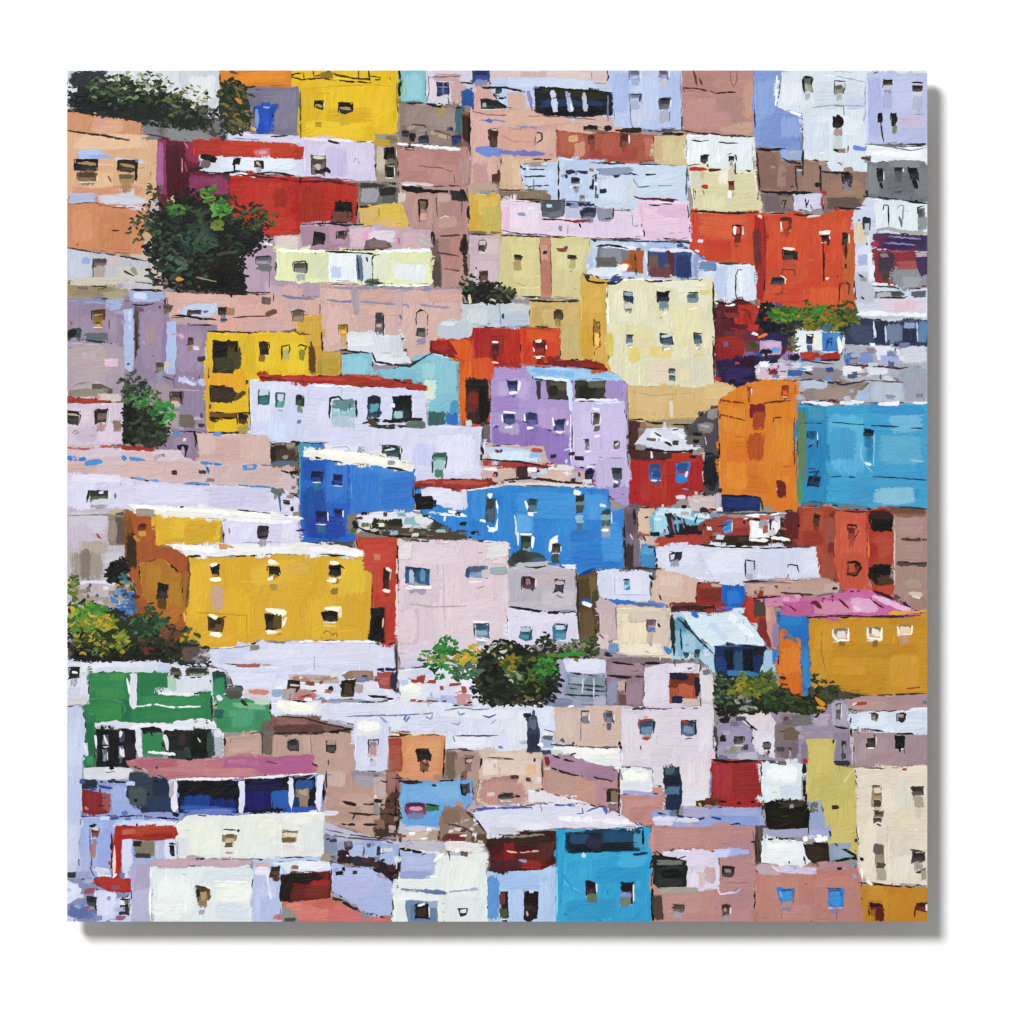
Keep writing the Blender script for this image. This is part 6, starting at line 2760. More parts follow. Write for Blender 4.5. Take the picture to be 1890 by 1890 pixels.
q 38a4d4 1040 1570 1140 1585 h
q 2c8cbc 1040 1660 1140 1695 h
B 163c58 1042 1536 1100 1532 1180 1528 1182 1570 1120 1572 1044 1568
q 10243c 1044 1536 1110 1566 h
q 1c4c6c 1115 1535 1170 1568 v
q 204868 1050 1540 1090 1556 v
q 4c8cac 1170 1536 1184 1565 v
q 0c2430 1042 1558 1180 1570 h
q 2a2c44 1080 1545 1110 1566 h
l 10202c 1186 1530 1188 1575 4
s 103040 1165 1578 1196 1574 6
s b4d4ec 1074 1576 1080 1580 8
W 30182c 1081 1627 1100 1652
q 5c6c50 1083 1650 1102 1668 v
W 2c1828 1143 1630 1168 1668
q 6c7c6c 1144 1652 1164 1674 v
q 7c8cc0 1144 1646 1166 1656 h
L 5cb4dc 3 1044 1580 1042 1630 1060 1640 1080 1650
L 208cc0 3 1036 1610 1060 1645 1080 1650
l 1870b0 1028 1540 1026 1600 3
l 7cc8e8 1028 1600 1028 1690 3
H white sloped roof over the cyan house|d3d4e6 870 1500 900 1492 960 1488 1000 1484 1080 1486 1120 1490 1145 1502 1190 1526 1120 1530 1030 1528 940 1534 905 1545
q e0dcea 1030 1500 1160 1524 h
q d4dcea 910 1500 1010 1520 h
q e4e2ee 940 1520 1020 1530 h
q c8d0e8 900 1490 960 1500 h
s ecebf4 1030 1510 1170 1518 10
L 4c58a8 5 862 1496 900 1492 960 1490 980 1490 984 1496
L 4858ac 6 1024 1486 1040 1484 1074 1488
L 3a4690 3 1064 1502 1076 1500 1074 1490
L 5c64a0 3 1082 1498 1096 1492 1105 1490
s 5c64b0 1116 1488 1120 1502 7
L 3c4484 3 1140 1504 1160 1508 1180 1524
q c0c4cc 905 1528 960 1538 h
H rose house beneath a white parapet|b9867c 1002 1396 1010 1395 1060 1400 1140 1420 1145 1500 1120 1490 1080 1484 1000 1466 1002 1410
q b4988c 1008 1420 1080 1470 h
q bc9486 1060 1430 1120 1480 h
q a884a0 1100 1440 1130 1482 v
p a07e96 1004 1392 1030 1394 1070 1402 1100 1410 1142 1424 1140 1442 1100 1438 1060 1432 1010 1414
q a8829c 1020 1396 1080 1425 h
q 98748c 1080 1415 1135 1440 h
s 7a2438 1008 1396 1012 1410 9
L 2c1c20 5 1018 1418 1040 1426 1068 1432
L 2c1c20 4 1020 1394 1040 1402 1060 1406
L 3a2424 4 1094 1434 1110 1438 1128 1440
l 503040 1075 1424 1075 1436 4
W 5c4c38 1120 1455 1142 1480
q 2c2418 1120 1456 1128 1480 v
q 7a6c54 1128 1460 1140 1482 v
q d8d0dc 976 1458 1010 1482 h
p ddd8e0 974 1458 1000 1460 1040 1470 1090 1484 1040 1484 976 1482
l 4a1c24 1022 1466 1034 1470 3
s dce0ea 1050 1385 1145 1410 14
H white parapet block with peach underside|dbdde6 1144 1418 1170 1415 1204 1420 1206 1450 1224 1452 1226 1520 1200 1522 1145 1505
q ebeee4 1148 1420 1198 1445 h
s f0f4ea 1150 1430 1196 1434 18
q d8dcea 1150 1445 1200 1455 h
p ba8680 1146 1466 1224 1464 1226 1524 1190 1524 1146 1504
q c4908c 1150 1475 1215 1510 v
q b47c78 1160 1490 1220 1518 h
s 9ca4d4 1150 1462 1220 1466 9
q c89084 1204 1452 1224 1464 h
l 2c2c5c 1205 1464 1216 1465 3
l 3c2424 1143 1420 1142 1500 4
l 8a8a74 1144 1418 1148 1440 4
H tall pale pink white house with a dark blue door|d4cdd8 1146 1308 1200 1306 1290 1306 1310 1220 1318 1320 1316 1410 1310 1486 1256 1488 1228 1480 1226 1452 1206 1450 1204 1418 1148 1414 1144 1360
q dcd4de 1150 1312 1180 1400 v
q d8d0dc 1180 1370 1220 1410 h
q e0d8dc 1255 1400 1310 1480 v
q d4ccdc 1180 1310 1290 1320 h
q dcd8e4 1290 1320 1315 1400 v
q dce0e8 1260 1460 1310 1486 h
q cfc6d0 1200 1380 1240 1410 h
D 1c3048 1224 1416 1254 1415 1258 1450 1258 1478 1252 1505 1228 1508 1226 1450
q 445c60 1226 1416 1245 1430 v
q 10243c 1225 1432 1256 1450 h
q 4c6c88 1228 1452 1256 1466 h
q 1c2c50 1230 1480 1254 1498 v
q 64748c 1228 1495 1250 1508 h
W 4a6884 1182 1330 1206 1356 o
q 6c8ca4 1184 1342 1204 1354 h
L b02c20 5 1180 1345 1178 1334 1190 1328 1206 1328
s 20304c 1208 1330 1206 1352 5
s b82c20 1184 1363 1200 1363 8
s e0a0a0 1188 1322 1196 1324 5
W 4a6480 1258 1330 1284 1358 o
q 7890a8 1262 1340 1280 1354 h
s b43020 1259 1330 1270 1336 7
L 14243c 5 1272 1332 1284 1334 1284 1356
l 8a3028 1264 1364 1278 1362 3
l 404048 1182 1376 1183 1384 3
L 404858 4 1166 1309 1200 1308 1240 1308
l 8090b4 1312 1420 1310 1470 4
q dcc0c8 1308 1380 1318 1420 v
H peach wall block with two grey windows|cbb2a6 1022 1302 1060 1300 1146 1306 1146 1380 1100 1382 1060 1378 1022 1370
q c4aca4 1080 1340 1140 1375 h
q d0bab4 1025 1310 1065 1365 v
q c8a898 1095 1345 1125 1370 v
p d0d6ea 992 1306 1022 1300 1024 1345 1010 1360 996 1350
q dce2f0 996 1310 1018 1340 v
p 343c50 974 1318 990 1320 996 1350 996 1388 972 1388
q 5c6478 975 1322 990 1345 v
q 1c2438 976 1355 994 1386 v
q 9ca8c8 998 1358 1020 1380 h
s 1a2438 998 1386 1012 1388 6
L 3c4458 4 1016 1374 1040 1376 1066 1376
L 50586c 4 1082 1378 1110 1380 1140 1378
s 505c6c 1036 1364 1042 1370 6
W 6c707c 1072 1312 1086 1334 o
q c8b4a8 1074 1314 1084 1322 h
W 6a6c7c 1116 1314 1132 1334
l 3a3c4c 1115 1312 1132 1314 3
l 3a4454 1130 1326 1134 1336 3
L 6a6468 2 1072 1334 1072 1368
s f0f2ec 1045 1386 1140 1388 12
s e4eae8 1060 1396 1145 1402 10
s c8d4cc 1015 1388 1040 1388 8
H blue grey building with a barred balcony|9c9cb8 1012 1216 1040 1216 1120 1216 1122 1300 1060 1302 1000 1300 1012 1260
q 8c9cc4 1045 1240 1060 1290 v
q a8a8c8 1015 1216 1042 1255 v
p d2d4e8 1040 1216 1116 1218 1118 1242 1090 1244 1046 1240
q dfe0f0 1045 1218 1110 1236 h
B 7c8c9c 1046 1246 1118 1250 1118 1288 1060 1288 1044 1280
q 98a4b4 1050 1250 1080 1262 h
q 8a98ac 1060 1276 1118 1290 h
q a8a8bc 1095 1285 1130 1302 h
L 242c34 4 1052 1242 1080 1245 1116 1248
l 303c40 1048 1262 1116 1268 4
L 28302c 4 1050 1270 1080 1273 1116 1276
L 28302c 4 1042 1282 1080 1284 1112 1284
l c8ccd8 1076 1250 1075 1280 4
l c8ccd8 1096 1252 1096 1290 3
q 78809c 1000 1290 1060 1302 h
l 404850 1119 1250 1119 1300 3
H mauve brown shuttered front|8c727e 1119 1222 1190 1228 1190 1248 1188 1304 1120 1300
q 9c8694 1150 1260 1186 1300 v
q 8c8cac 1122 1250 1140 1300 v
q a48894 1124 1226 1186 1244 h
q 786068 1140 1260 1150 1300 v
q c0a09c 1140 1255 1156 1275 v
q 6c4844 1142 1280 1156 1300 v
L 201c20 5 1130 1222 1160 1226 1188 1230
L 242024 5 1120 1246 1150 1250 1188 1249
l 241c20 1155 1252 1154 1278 4
H lilac white house with a red and navy window|d6cedc 1190 1232 1230 1224 1292 1226 1292 1305 1240 1306 1190 1304
q dcd6e8 1195 1240 1230 1295 v
q d0c8dc 1200 1290 1290 1304 h
q e0d8e4 1230 1226 1286 1240 h
W a04830 1235 1244 1290 1298
q 1c2044 1236 1242 1270 1254 h
q 1c1c3c 1284 1250 1292 1286 v
q b05c40 1250 1262 1282 1290 v
q 1c204c 1240 1284 1262 1298 h
q c8b4ac 1258 1290 1290 1302 h
l 1a1a20 1190 1224 1218 1224 4
l 3c3c44 1292 1226 1293 1304 3
q d8d4d4 1294 1232 1316 1300 v
q 6c7078 1296 1236 1312 1246 h
H mauve house behind the bottom right trees|96879c 1322 1320 1380 1320 1430 1314 1520 1302 1568 1290 1568 1410 1560 1412 1490 1412 1476 1408 1330 1400
p 9088a4 1322 1340 1350 1330 1400 1350 1400 1400 1330 1402
q 9c94b4 1330 1345 1390 1380 h
q 7c7490 1350 1320 1370 1340 h
q 9c9cb0 1322 1378 1376 1400 h
q 8c8474 1336 1380 1362 1390 h
q b0b0c0 1360 1390 1400 1402 h
p d4ccd8 1362 1320 1420 1314 1430 1330 1430 1400 1400 1392 1388 1370 1390 1345 1372 1332
q dce0ec 1392 1350 1430 1390 v
q d8c8c4 1370 1318 1425 1330 h
q 7c6c6c 1430 1330 1475 1400 v
q 8c7470 1440 1318 1470 1335 h
q 6a5a4a 1446 1342 1474 1366 h
q 70646c 1440 1370 1475 1400 h
q 9488a4 1490 1310 1530 1350 v
q 7c7488 1480 1370 1490 1410 v
q a8a0b4 1534 1292 1566 1340 v
q 8a7c94 1540 1350 1568 1410 v
q 6c6c6c 1460 1318 1500 1340 h
q b0a0b0 1500 1318 1530 1340 h
W 4a463c 1356 1360 1374 1374 o
W 242418 1408 1370 1422 1384
l 1c1c14 1418 1380 1418 1394 7
W 5a4c50 1455 1380 1462 1386
W 4c5058 1541 1298 1552 1328
q 9c9c90 1543 1300 1551 1310 v
W 3c3a40 1552 1368 1562 1402
s 8a8c8c 1558 1374 1558 1390 4
L 24202c 4 1540 1340 1555 1344 1566 1344
L 1c1c18 4 1366 1322 1380 1334 1398 1348
L 302c38 4 1322 1398 1350 1404 1400 1404
l 201c20 1322 1376 1322 1400 4
l 201c20 1458 1400 1458 1410 4
l 14141c 1570 1344 1572 1360 5
q 303038 1540 1405 1570 1412 h
H white band house at the right with two windows|ccd6e8 1570 1318 1600 1312 1650 1312 1711 1308 1711 1356 1640 1358 1572 1352
q dce4f0 1580 1318 1640 1340 h
q d4dcea 1650 1330 1705 1350 h
p ab8a8a 1562 1290 1600 1284 1711 1282 1711 1304 1680 1310 1600 1314 1566 1308
q b89898 1575 1295 1640 1308 h
q a08088 1640 1286 1705 1300 h
s a83c34 1572 1300 1598 1298 7
s e8d8d8 1574 1300 1582 1298 4
W 8a7c6c 1606 1316 1620 1330
l 2c2c34 1604 1316 1620 1318 3
q 40403c 1616 1318 1620 1328 v
W 2a2220 1656 1318 1672 1332 o
q a89074 1658 1318 1668 1324 h
L 2a2228 4 1570 1348 1600 1346 1630 1350
L 242028 4 1640 1356 1660 1356 1680 1356
s dce4e8 1680 1310 1711 1308 7
q 5a7c8c 1702 1292 1711 1300 h
H mauve lower wall with two dark windows|a08890 1572 1352 1620 1352 1711 1356 1711 1412 1660 1418 1578 1414
q ac949c 1580 1360 1640 1400 v
q 988490 1660 1370 1705 1410 h
q a4888c 1600 1390 1680 1412 h
W 302c2c 1600 1354 1616 1378
q a89488 1600 1354 1614 1362 h
W 1e1c1c 1653 1358 1670 1380
s 1a1818 1660 1376 1661 1388 6
l 3c2830 1668 1380 1670 1392 2
l c8bcc8 1574 1360 1573 1412 3
H mustard green side wall|c3b465 1488 1364 1500 1362 1538 1364 1540 1410 1578 1418 1584 1500 1584 1572 1560 1568 1530 1550 1522 1520 1516 1490 1490 1478
q ccbc6c 1495 1370 1535 1430 v
q bcb060 1510 1430 1570 1480 h
q c8b868 1530 1470 1580 1540 v
q c0b46c 1540 1420 1576 1460 v
q c8bc70 1525 1520 1575 1560 h
L d4c880 4 1548 1468 1560 1440 1574 1422
l 9c8c44 1490 1385 1490 1400 2
H crimson block beneath the mauve house|98262a 1312 1406 1340 1402 1404 1404 1406 1486 1370 1492 1316 1486
q a83234 1318 1410 1350 1470 v
q 8c2028 1352 1412 1404 1470 h
q b85c5c 1395 1408 1404 1420 h
q a0241f 1325 1480 1400 1490 h
s 241414 1326 1478 1342 1480 6
s 341818 1360 1482 1368 1482 5
s 341818 1386 1480 1392 1480 5
L 201820 5 1312 1402 1340 1406 1360 1406 1400 1404
s 3a2c1c 1284 1484 1320 1480 14
s 5c2c20 1300 1476 1330 1478 8
s c8a850 1290 1482 1294 1488 6
q 6a201c 1300 1476 1312 1484 h
H white square block by the mustard wall|d6e1e8 1405 1408 1470 1408 1482 1412 1480 1474 1440 1478 1406 1476
q e6eef0 1412 1412 1470 1445 v
s ecf2f2 1415 1425 1470 1430 22
q c4d0e4 1440 1450 1478 1472 h
q e2eaee 1410 1450 1440 1472 v
s d8d0b8 1424 1462 1436 1463 4
l 1c201c 1484 1408 1484 1470 8
l 20241c 1486 1440 1488 1480 5
s a03028 1484 1400 1488 1408 7
H periwinkle ledge with a black awning|93a0cc 1210 1500 1250 1508 1320 1490 1405 1490 1412 1524 1320 1520 1230 1526 1208 1516
q a4acd8 1330 1492 1400 1504 h
q 7c90d0 1320 1508 1400 1522 h
q c8cce4 1205 1508 1250 1522 h
q 9aa4d8 1240 1512 1320 1524 h
s 1c2450 1250 1506 1280 1512 6
s 2c3468 1280 1514 1300 1510 4
s 2c3c90 1312 1508 1330 1512 5
q b4a8c8 1260 1490 1310 1506 h
p 9ca4bc 1490 1478 1516 1478 1524 1520 1535 1545 1510 1548 1408 1540 1408 1528 1490 1524
q 8898c8 1495 1500 1520 1530 v
q 6a6a5c 1495 1480 1510 1500 v
q 9c9cbc 1410 1532 1490 1545 h
q a4a4d0 1490 1530 1530 1548 h
B 16160e 1410 1482 1430 1478 1490 1478 1492 1528 1440 1530 1414 1526
q 20200f 1420 1490 1485 1520 h
q 3a3424 1440 1480 1485 1488 h
q 2c1410 1415 1520 1480 1528 h
l 14140f 1492 1480 1492 1540 3
l 2a2428 1430 1545 1450 1550 3
L 50242c 3 1430 1544 1446 1548 1456 1546
H white slab roof with a brown box and grey gable|dfe6ea 1405 1552 1430 1548 1480 1552 1490 1560 1494 1590 1480 1600 1430 1598 1405 1592
q e8ecf0 1410 1556 1480 1590 h
s eef2f4 1415 1560 1475 1564 12
s f0f4f2 1482 1548 1528 1548 12
p 30201a 1482 1558 1528 1556 1530 1592 1500 1594 1488 1580
q 3c2c20 1490 1562 1520 1588 h
s 14100c 1500 1556 1526 1558 4
p 8498b0 1530 1558 1545 1556 1578 1578 1575 1586 1532 1590
q 94a8c0 1535 1565 1570 1582 v
L 1c2224 5 1540 1556 1560 1568 1580 1580
L 1c1c18 5 1532 1592 1550 1588 1572 1584
s 181814 1572 1584 1584 1584 9
q 9ca8b8 1545 1556 1570 1566 h
s 30281c 1394 1540 1400 1590 12
l 4a3c34 1396 1530 1400 1590 6
l 24201c 1484 1580 1486 1596 5
H dusty rose house with a blue blind and a grey window|b58482 1204 1524 1300 1520 1392 1522 1394 1610 1392 1701 1204 1701
q bc8c86 1220 1530 1300 1565 h
q a87e88 1340 1540 1390 1590 v
q b08488 1325 1590 1390 1630 h
q b8887c 1290 1620 1320 1695 v
q ac8084 1330 1660 1390 1700 h
q b89088 1215 1650 1300 1690 h
q a47c84 1340 1640 1390 1665 h
p d2cce0 1224 1572 1250 1568 1300 1570 1326 1572 1328 1600 1324 1640 1290 1644 1262 1640 1230 1640 1215 1600
q dcd0e4 1260 1575 1310 1600 h
q c4a8ac 1300 1600 1320 1630 v
q d0b8b4 1280 1610 1300 1640 v
q e0d8e8 1268 1610 1290 1640 v
B 20241f 1206 1578 1240 1582 1268 1588 1266 1638 1215 1640 1204 1630
q 2c322c 1212 1600 1262 1636 h
q 181c18 1220 1605 1262 1620 h
q 6a7068 1212 1590 1260 1594 h
L 101410 4 1210 1570 1225 1582 1250 1586 1266 1580
q a09890 1210 1640 1290 1646 h
l 14100f 1204 1640 1206 1700 7
q 4a3c34 1206 1650 1222 1698 v
W 6c5c54 1240 1672 1262 1684
L 2c2020 3 1240 1668 1250 1672 1262 1668 1262 1682
s a0b0e0 1320 1572 1382 1572 12
q b8c4e8 1318 1568 1350 1582 h
s d4d4ec 1322 1592 1326 1640 6
W 3c3436 1334 1600 1354 1618 o
q 8a7c7c 1337 1604 1350 1610 v
W 4a3c34 1330 1670 1347 1688
s ac8478 1336 1680 1340 1678 6
s a8b0d4 1330 1650 1365 1644 5
s 7880a4 1355 1645 1364 1640 4
L d8cce0 3 1320 1634 1330 1650 1356 1648 1366 1640
s d4d4ea 1205 1512 1290 1514 8
H salmon house with two bright blue windows|b67c72 1393 1610 1440 1606 1540 1600 1575 1592 1590 1620 1596 1701 1393 1701
q bc8478 1400 1620 1480 1660 v
q b07874 1490 1640 1580 1680 v
q b88884 1430 1670 1500 1698 h
q b4786c 1500 1600 1585 1630 h
q a88078 1560 1620 1582 1650 v
q ac7c7c 1530 1670 1590 1698 h
q bc7e74 1500 1615 1580 1640 h
q b8a0a8 1396 1595 1440 1614 h
q d0c0d4 1430 1602 1510 1610 h
s c8c0e4 1440 1606 1505 1605 9
s e8d4d8 1425 1598 1438 1610 5
q a88890 1510 1592 1570 1604 h
W 2a7cc4 1436 1641 1464 1664
q 3c90d4 1440 1644 1462 1660 v
s 6cb0e0 1438 1644 1442 1656 4
W 2878c8 1527 1641 1556 1674
q 3c8cd0 1530 1644 1552 1670 h
q 9a8888 1442 1664 1462 1676 h
L 8a6460 2 1442 1664 1442 1696
L 8a6460 2 1544 1674 1544 1698
l 8c5c58 1466 1640 1464 1666 3
s 94a0b8 1575 1614 1580 1620 6
H cream apartment house in the bottom right corner|dbd0be 1576 1418 1640 1418 1711 1414 1711 1634 1650 1634 1600 1626 1590 1600 1584 1560 1580 1500 1584 1450
q e0d2c4 1585 1425 1640 1470 h
q e4dac8 1590 1500 1615 1620 v
q d8d4c8 1650 1440 1690 1495 v
q e2dcc8 1632 1450 1650 1500 v
q dcd0b4 1650 1500 1705 1530 h
q d4cabc 1645 1540 1690 1580 v
q e2dcd0 1640 1580 1690 1630 v
q e6dcc4 1660 1415 1711 1425 h
q dcc8bc 1588 1470 1610 1480 h
W 9c8468 1610 1452 1628 1490
q dcc8b4 1612 1454 1626 1464 h
q 4a3c28 1612 1476 1626 1490 h
l 3a3024 1608 1451 1626 1450 3
W 5c4c44 1613 1498 1630 1508
W 5c4c44 1613 1510 1628 1518
s 3a302c 1618 1520 1626 1524 4
W 4a3e3a 1681 1452 1705 1470
q a89c88 1687 1472 1706 1490 v
q c0b8a0 1690 1490 1700 1510 v
W 3e3634 1682 1574 1706 1592
l 4a3e3a 1680 1568 1704 1572 4
L 3a3430 4 1690 1610 1700 1610 1708 1602
q a09884 1700 1606 1710 1626 v
W 8c8068 1616 1558 1632 1602
q 4c4838 1618 1592 1634 1602 h
q 5c5c60 1612 1556 1622 1574 v
q a09c88 1618 1604 1636 1628 v
s 8a3c34 1664 1420 1674 1420 5
s 2c302c 1588 1584 1592 1588 7
s f4f0e4 1590 1600 1592 1622 4
l e8e0d0 1640 1540 1640 1620 3
H ochre house with maroon windows in the corner|b87e20 1590 1632 1640 1630 1660 1636 1711 1638 1711 1701 1594 1701
q c48c2c 1600 1640 1640 1690 v
q bc8420 1640 1645 1690 1698 v
q c89434 1600 1634 1630 1650 h
q a8701c 1600 1660 1630 1700 v
W 561414 1603 1668 1630 1680
q 5c1c14 1616 1675 1632 1701 v
l 5a1814 1604 1670 1604 1690 3
W 5c1a18 1690 1666 1708 1682
l 5c1c18 1690 1670 1688 1692 3
L 4a1c1c 4 1584 1628 1610 1632 1640 1634 1690 1638
s f0e4d0 1600 1626 1610 1634 6
F
f 26 1205 935 1330 1000 9 1c1818,2c3844,6cabc8,cfe4ec,7a2c24,b04838,14141a,8a7c78
f 26 1310 935 1475 1008 9 1a1818,2c2a1c,e8e8ee,7a2420,b85a4c,c8c8d4,4a4038
f 34 645 946 885 990 9 2c2c1e,1c1a1a,c8ccc4,5c6a3c,8ab0b8,dcdce4,4a3c34,a89890
f 40 1400 640 1620 700 10 3a4a8c,1c2440,c8d4e4,8c7c84,7c2c34,5a8ac8,e0e4ec,6c6470
f 26 1560 636 1708 740 12 8c9cb4,c8d4e0,6c7c98,dce4ec,a4a8b8,4c5878
f 30 505 1244 735 1296 9 2a2420,a06858,e8e6e0,8c4840,6c7ca0,c8b8b0,4a3a34
f 40 598 1540 738 1620 9 20181c,3a3040,8c9cc8,5c5c70,d0d4e8,4a2c2c,7c7c8c
f 22 690 1430 738 1545 9 4c3028,2c1c18,8c6c60,1c1412,a89088
f 34 738 1530 900 1578 9 a89c94,d8d4d0,4a3830,c0b0a4,6c5044,ececea
f 34 1330 1312 1500 1410 10 6c6070,4a4450,9c94b0,c8c4d4,241c24,7c6c64
f 34 1320 560 1450 705 11 3c1420,8c2424,241c48,5c3c74,b83028,1c1c30,7c5c90
f 26 1165 778 1318 845 9 2a1c18,e0e0e8,8c8480,4a3c34,b8bcc8,1c1a1c
f 34 890 822 1090 892 9 7c2824,e4e4ea,3a2424,b0c8e4,b0988c,2c2030,c85c48
f 26 126 1600 245 1698 10 6c78a8,9098bc,dcdcec,3c4458,8c506c,b0b8dc
f 18 740 228 860 268 9 3a2c28,5c5048,a08c84,2c3058,20201c
f 22 1215 900 1330 952 9 c8b4b4,28282c,8c98ac,e0d8dc,1c2c40
f 30 960 300 1150 410 8 20283c,c8d8ea,8090b0,5c6478,e4e8f0
f 24 1000 440 1300 515 9 1c2440,c8d4ea,6c5c58,8c442c,3c4c84,e0e8f2
f 26 124 520 400 640 9 6c5c58,9c90ac,c4b8c4,40342c,a8b4d8,705c6c
f 30 124 640 400 830 9 8c7c90,b8a8b4,5c4c54,d0c0cc,403438,9c94a8
f 22 1400 270 1600 390 9 4a3830,a08474,241c1c,7c6058,c4b4ac
f 20 1380 1076 1560 1112 8 6a1c34,b89080,301c18,d8a0c0,8c4c50
f 24 840 1384 1140 1486 9 9c7c74,c8b0a4,503830,dcccc0,a8848c
f 22 960 1300 1060 1400 9 3c4458,a8b0c8,e4e8ec,5c6478,1c2434
f 26 150 1416 330 1520 9 1c2c50,5c74c0,243c44,b4c4ec,3c4c8c,101428
f 20 1385 1476 1590 1610 9 1c1814,6c6c60,a4a8c8,3a2c28,8c98b0
f 20 1010 1180 1320 1240 8 6c5c68,2a2428,a494a4,d8d4e0,8890b0
f 20 495 818 552 1000 9 30281c,4c4438,6c6c5c,8c8474,20180f
f 30 124 1060 245 1115 9 8c8078,b8acb4,5c5048,d0c8d8,706458
f 24 735 1236 880 1300 9 e4e4ec,b0bce0,a04038,d0b0b4,7c8cb0
f 20 280 800 500 900 8 8c6c6c,c8b0ac,5c90d0,403038,dcd0d8
T dark green hedge of trees in the top left corner
p 1c2820 124 150 180 140 240 150 300 165 345 185 400 205 402 232 340 240 290 232 230 218 124 204
q 141c1c 124 170 260 205 h
q 2c3038 124 132 200 160 h
c 26 124 160 280 215 12 141c18,1c2c24,20301c,2a3a34
c 60 150 135 300 195 12 28402a,3c5430,4c6440,1c2c1c,6c8458,2c3c2c
c 40 200 132 320 175 11 5c7448,8ca070,3c5430,dce4d4,a8b890,243420
c 30 280 160 390 215 12 2c4020,44542c,5c5c20,1c2818,6c7858
c 14 345 150 390 200 9 c8d4b4,e4ecd4,a8b890,506440
c 22 300 195 405 235 12 2a2c24,3c4034,4c4c44,5c5c54,20241c
T small dark tree against the orange house
p 24301c 408 150 430 146 452 160 456 190 462 230 440 248 410 240 406 200
c 34 404 146 458 205 10 24341c,1c2818,3c4c24,6c6430,2c3c20
c 26 410 200 470 245 11 5c5424,4c4c2c,2c3820,706c40,8a7430
s c87830 434 182 446 188 8
s d8b024 462 235 472 240 6
s 8a8a94 470 225 476 218 4
s 2c3838 458 174 470 178 4
c 6 404 236 420 260 10 2c4428,243c28
T big dark tree in front of the maroon house
p 1a1f1a 280 392 300 370 345 350 400 372 440 400 480 420 500 440 470 470 454 472 450 538 400 536 330 534 290 520 270 470 276 430
p 201c16 360 500 452 478 450 540 340 532
c 90 268 380 400 510 16 1c2820,24382c,14201c,2c4430,3c5434,1a2420
c 50 370 360 500 470 14 20342c,1c2c28,2c3c28,3c2c20,14201c
c 40 270 440 390 535 15 18241c,203430,2c4034,3a4c38,101818
c 20 255 370 300 440 10 1c2c1c,34442c,50603c
c 14 235 395 275 450 9 20301c,34442c,5c6040
c 14 270 335 300 370 8 605c3c,243020,44482c
c 16 372 345 400 375 12 3c8c30,2c6428,20401c,70903c
c 18 392 365 428 398 14 4c9c34,388030,2c5c24,6ca44c
c 12 310 378 340 396 11 3c7c34,5c8c34,2c5428
c 22 430 385 512 425 12 2c4c24,3c5c2c,1c2c1c,4c5c30
c 10 390 405 412 425 11 5c7c2c,7c8c34
c 16 330 410 390 460 14 2c4c38,3c5c44,20382c,204c4c
c 12 350 435 400 460 10 1c4448,4c6434,30503c
c 10 300 470 345 500 14 3c5c4c,2c4838,4c6c54
q 100f0e 380 500 450 535 h
s 84401c 340 480 345 484 4
s c89030 325 514 338 516 8
s 8c8468 362 512 400 520 3
s 3c4434 400 470 440 464 7
s c4a080 266 432 276 440 14
c 8 300 360 320 385 8 d0c098,3c4c2c,40301c
T young green tree in front of the purple walls
p 2c2c20 232 745 260 735 290 760 312 800 305 822 260 822 230 812
p 1c2018 230 748 250 750 248 822 231 815
c 34 218 688 276 745 11 2c4828,20381c,3c5c34,4c5c50,2c3c2c
c 20 260 720 300 760 10 4a7c44,3c6c38,2c4428,60604c
c 26 280 735 320 790 13 34943c,2c7c34,44a84c,245c2c
c 12 240 720 275 752 12 34883c,2c6c30,5c9454
c 34 236 765 312 822 13 1c2c1c,243c24,2c4430,141c18,344c34
c 10 258 705 278 730 9 2a4c34,1c3424
T black bush with blue and yellow leaves
p 14180f 198 1050 212 1038 232 1030 236 1056 228 1078 202 1074
c 12 192 1036 234 1076 9 141c14,243424,0f140f
c 8 215 1058 240 1080 9 3c6c74,3474a4,4c6c4c
c 12 212 1072 250 1092 9 b09c2c,8c8c30,3c6070,305c34
c 26 208 1085 250 1150 12 2c74bc,3c88d0,3468a8,4c98dc,2c5c8c
c 10 190 1120 218 1140 10 5ca0dc,98c0e4,4488cc
c 6 245 1095 256 1106 7 5c3420,3c2418
T yellow green shrubs at the left edge
p 26301a 124 1120 150 1110 200 1120 240 1140 290 1140 320 1160 345 1180 370 1190 385 1206 384 1226 330 1224 250 1218 124 1220
q 141c10 124 1195 300 1220 h
c 20 124 1060 145 1110 10 5c7c24,3c5c20,84942c
c 80 124 1110 210 1170 14 4c8c2c,6c9c2c,3c7028,c0a424,8ca430,2c5424
c 30 140 1115 190 1150 13 54a434,4c9430,3c7c2c
c 24 150 1135 215 1165 13 c8a828,a09c28,6c842c
c 60 124 1165 250 1210 13 3c5420,5c6c20,8c8c28,24341c,2c4018,a0942c
c 10 205 1165 240 1195 12 8c9c30,5c7c28
c 40 240 1130 320 1180 13 2c5434,3c6438,24442c,3c7440,1c3424
c 12 268 1112 288 1140 9 2c5034,3c6438
c 30 250 1170 345 1210 13 20301c,2c3c20,1c2418,3c3c24,5c3c2c
c 12 295 1155 340 1185 12 7c4c30,8c5c3c,5c3828
c 12 335 1160 368 1190 12 3c5c28,c09c28,6c6c24,2c4420
c 26 200 1190 330 1215 12 182010,20281a,2a2c18
s 6c2c1c 266 1196 272 1208 12
q 5c4c48 335 1195 378 1222 h
c 12 350 1195 386 1222 11 8c9090,6c6864,4c4038,a8acac
L 6c705c 2 168 1201 171 1205 171 1209
L 6c705c 2 171 1205 174 1200
L 747c74 2 176 1202 180 1201 176 1208 182 1207
T leafy trees in front of the powder pink house
p 1c2416 880 1210 900 1190 930 1180 960 1190 990 1200 1020 1215 1035 1250 1030 1285 1000 1300 930 1302 880 1300 868 1270 872 1240
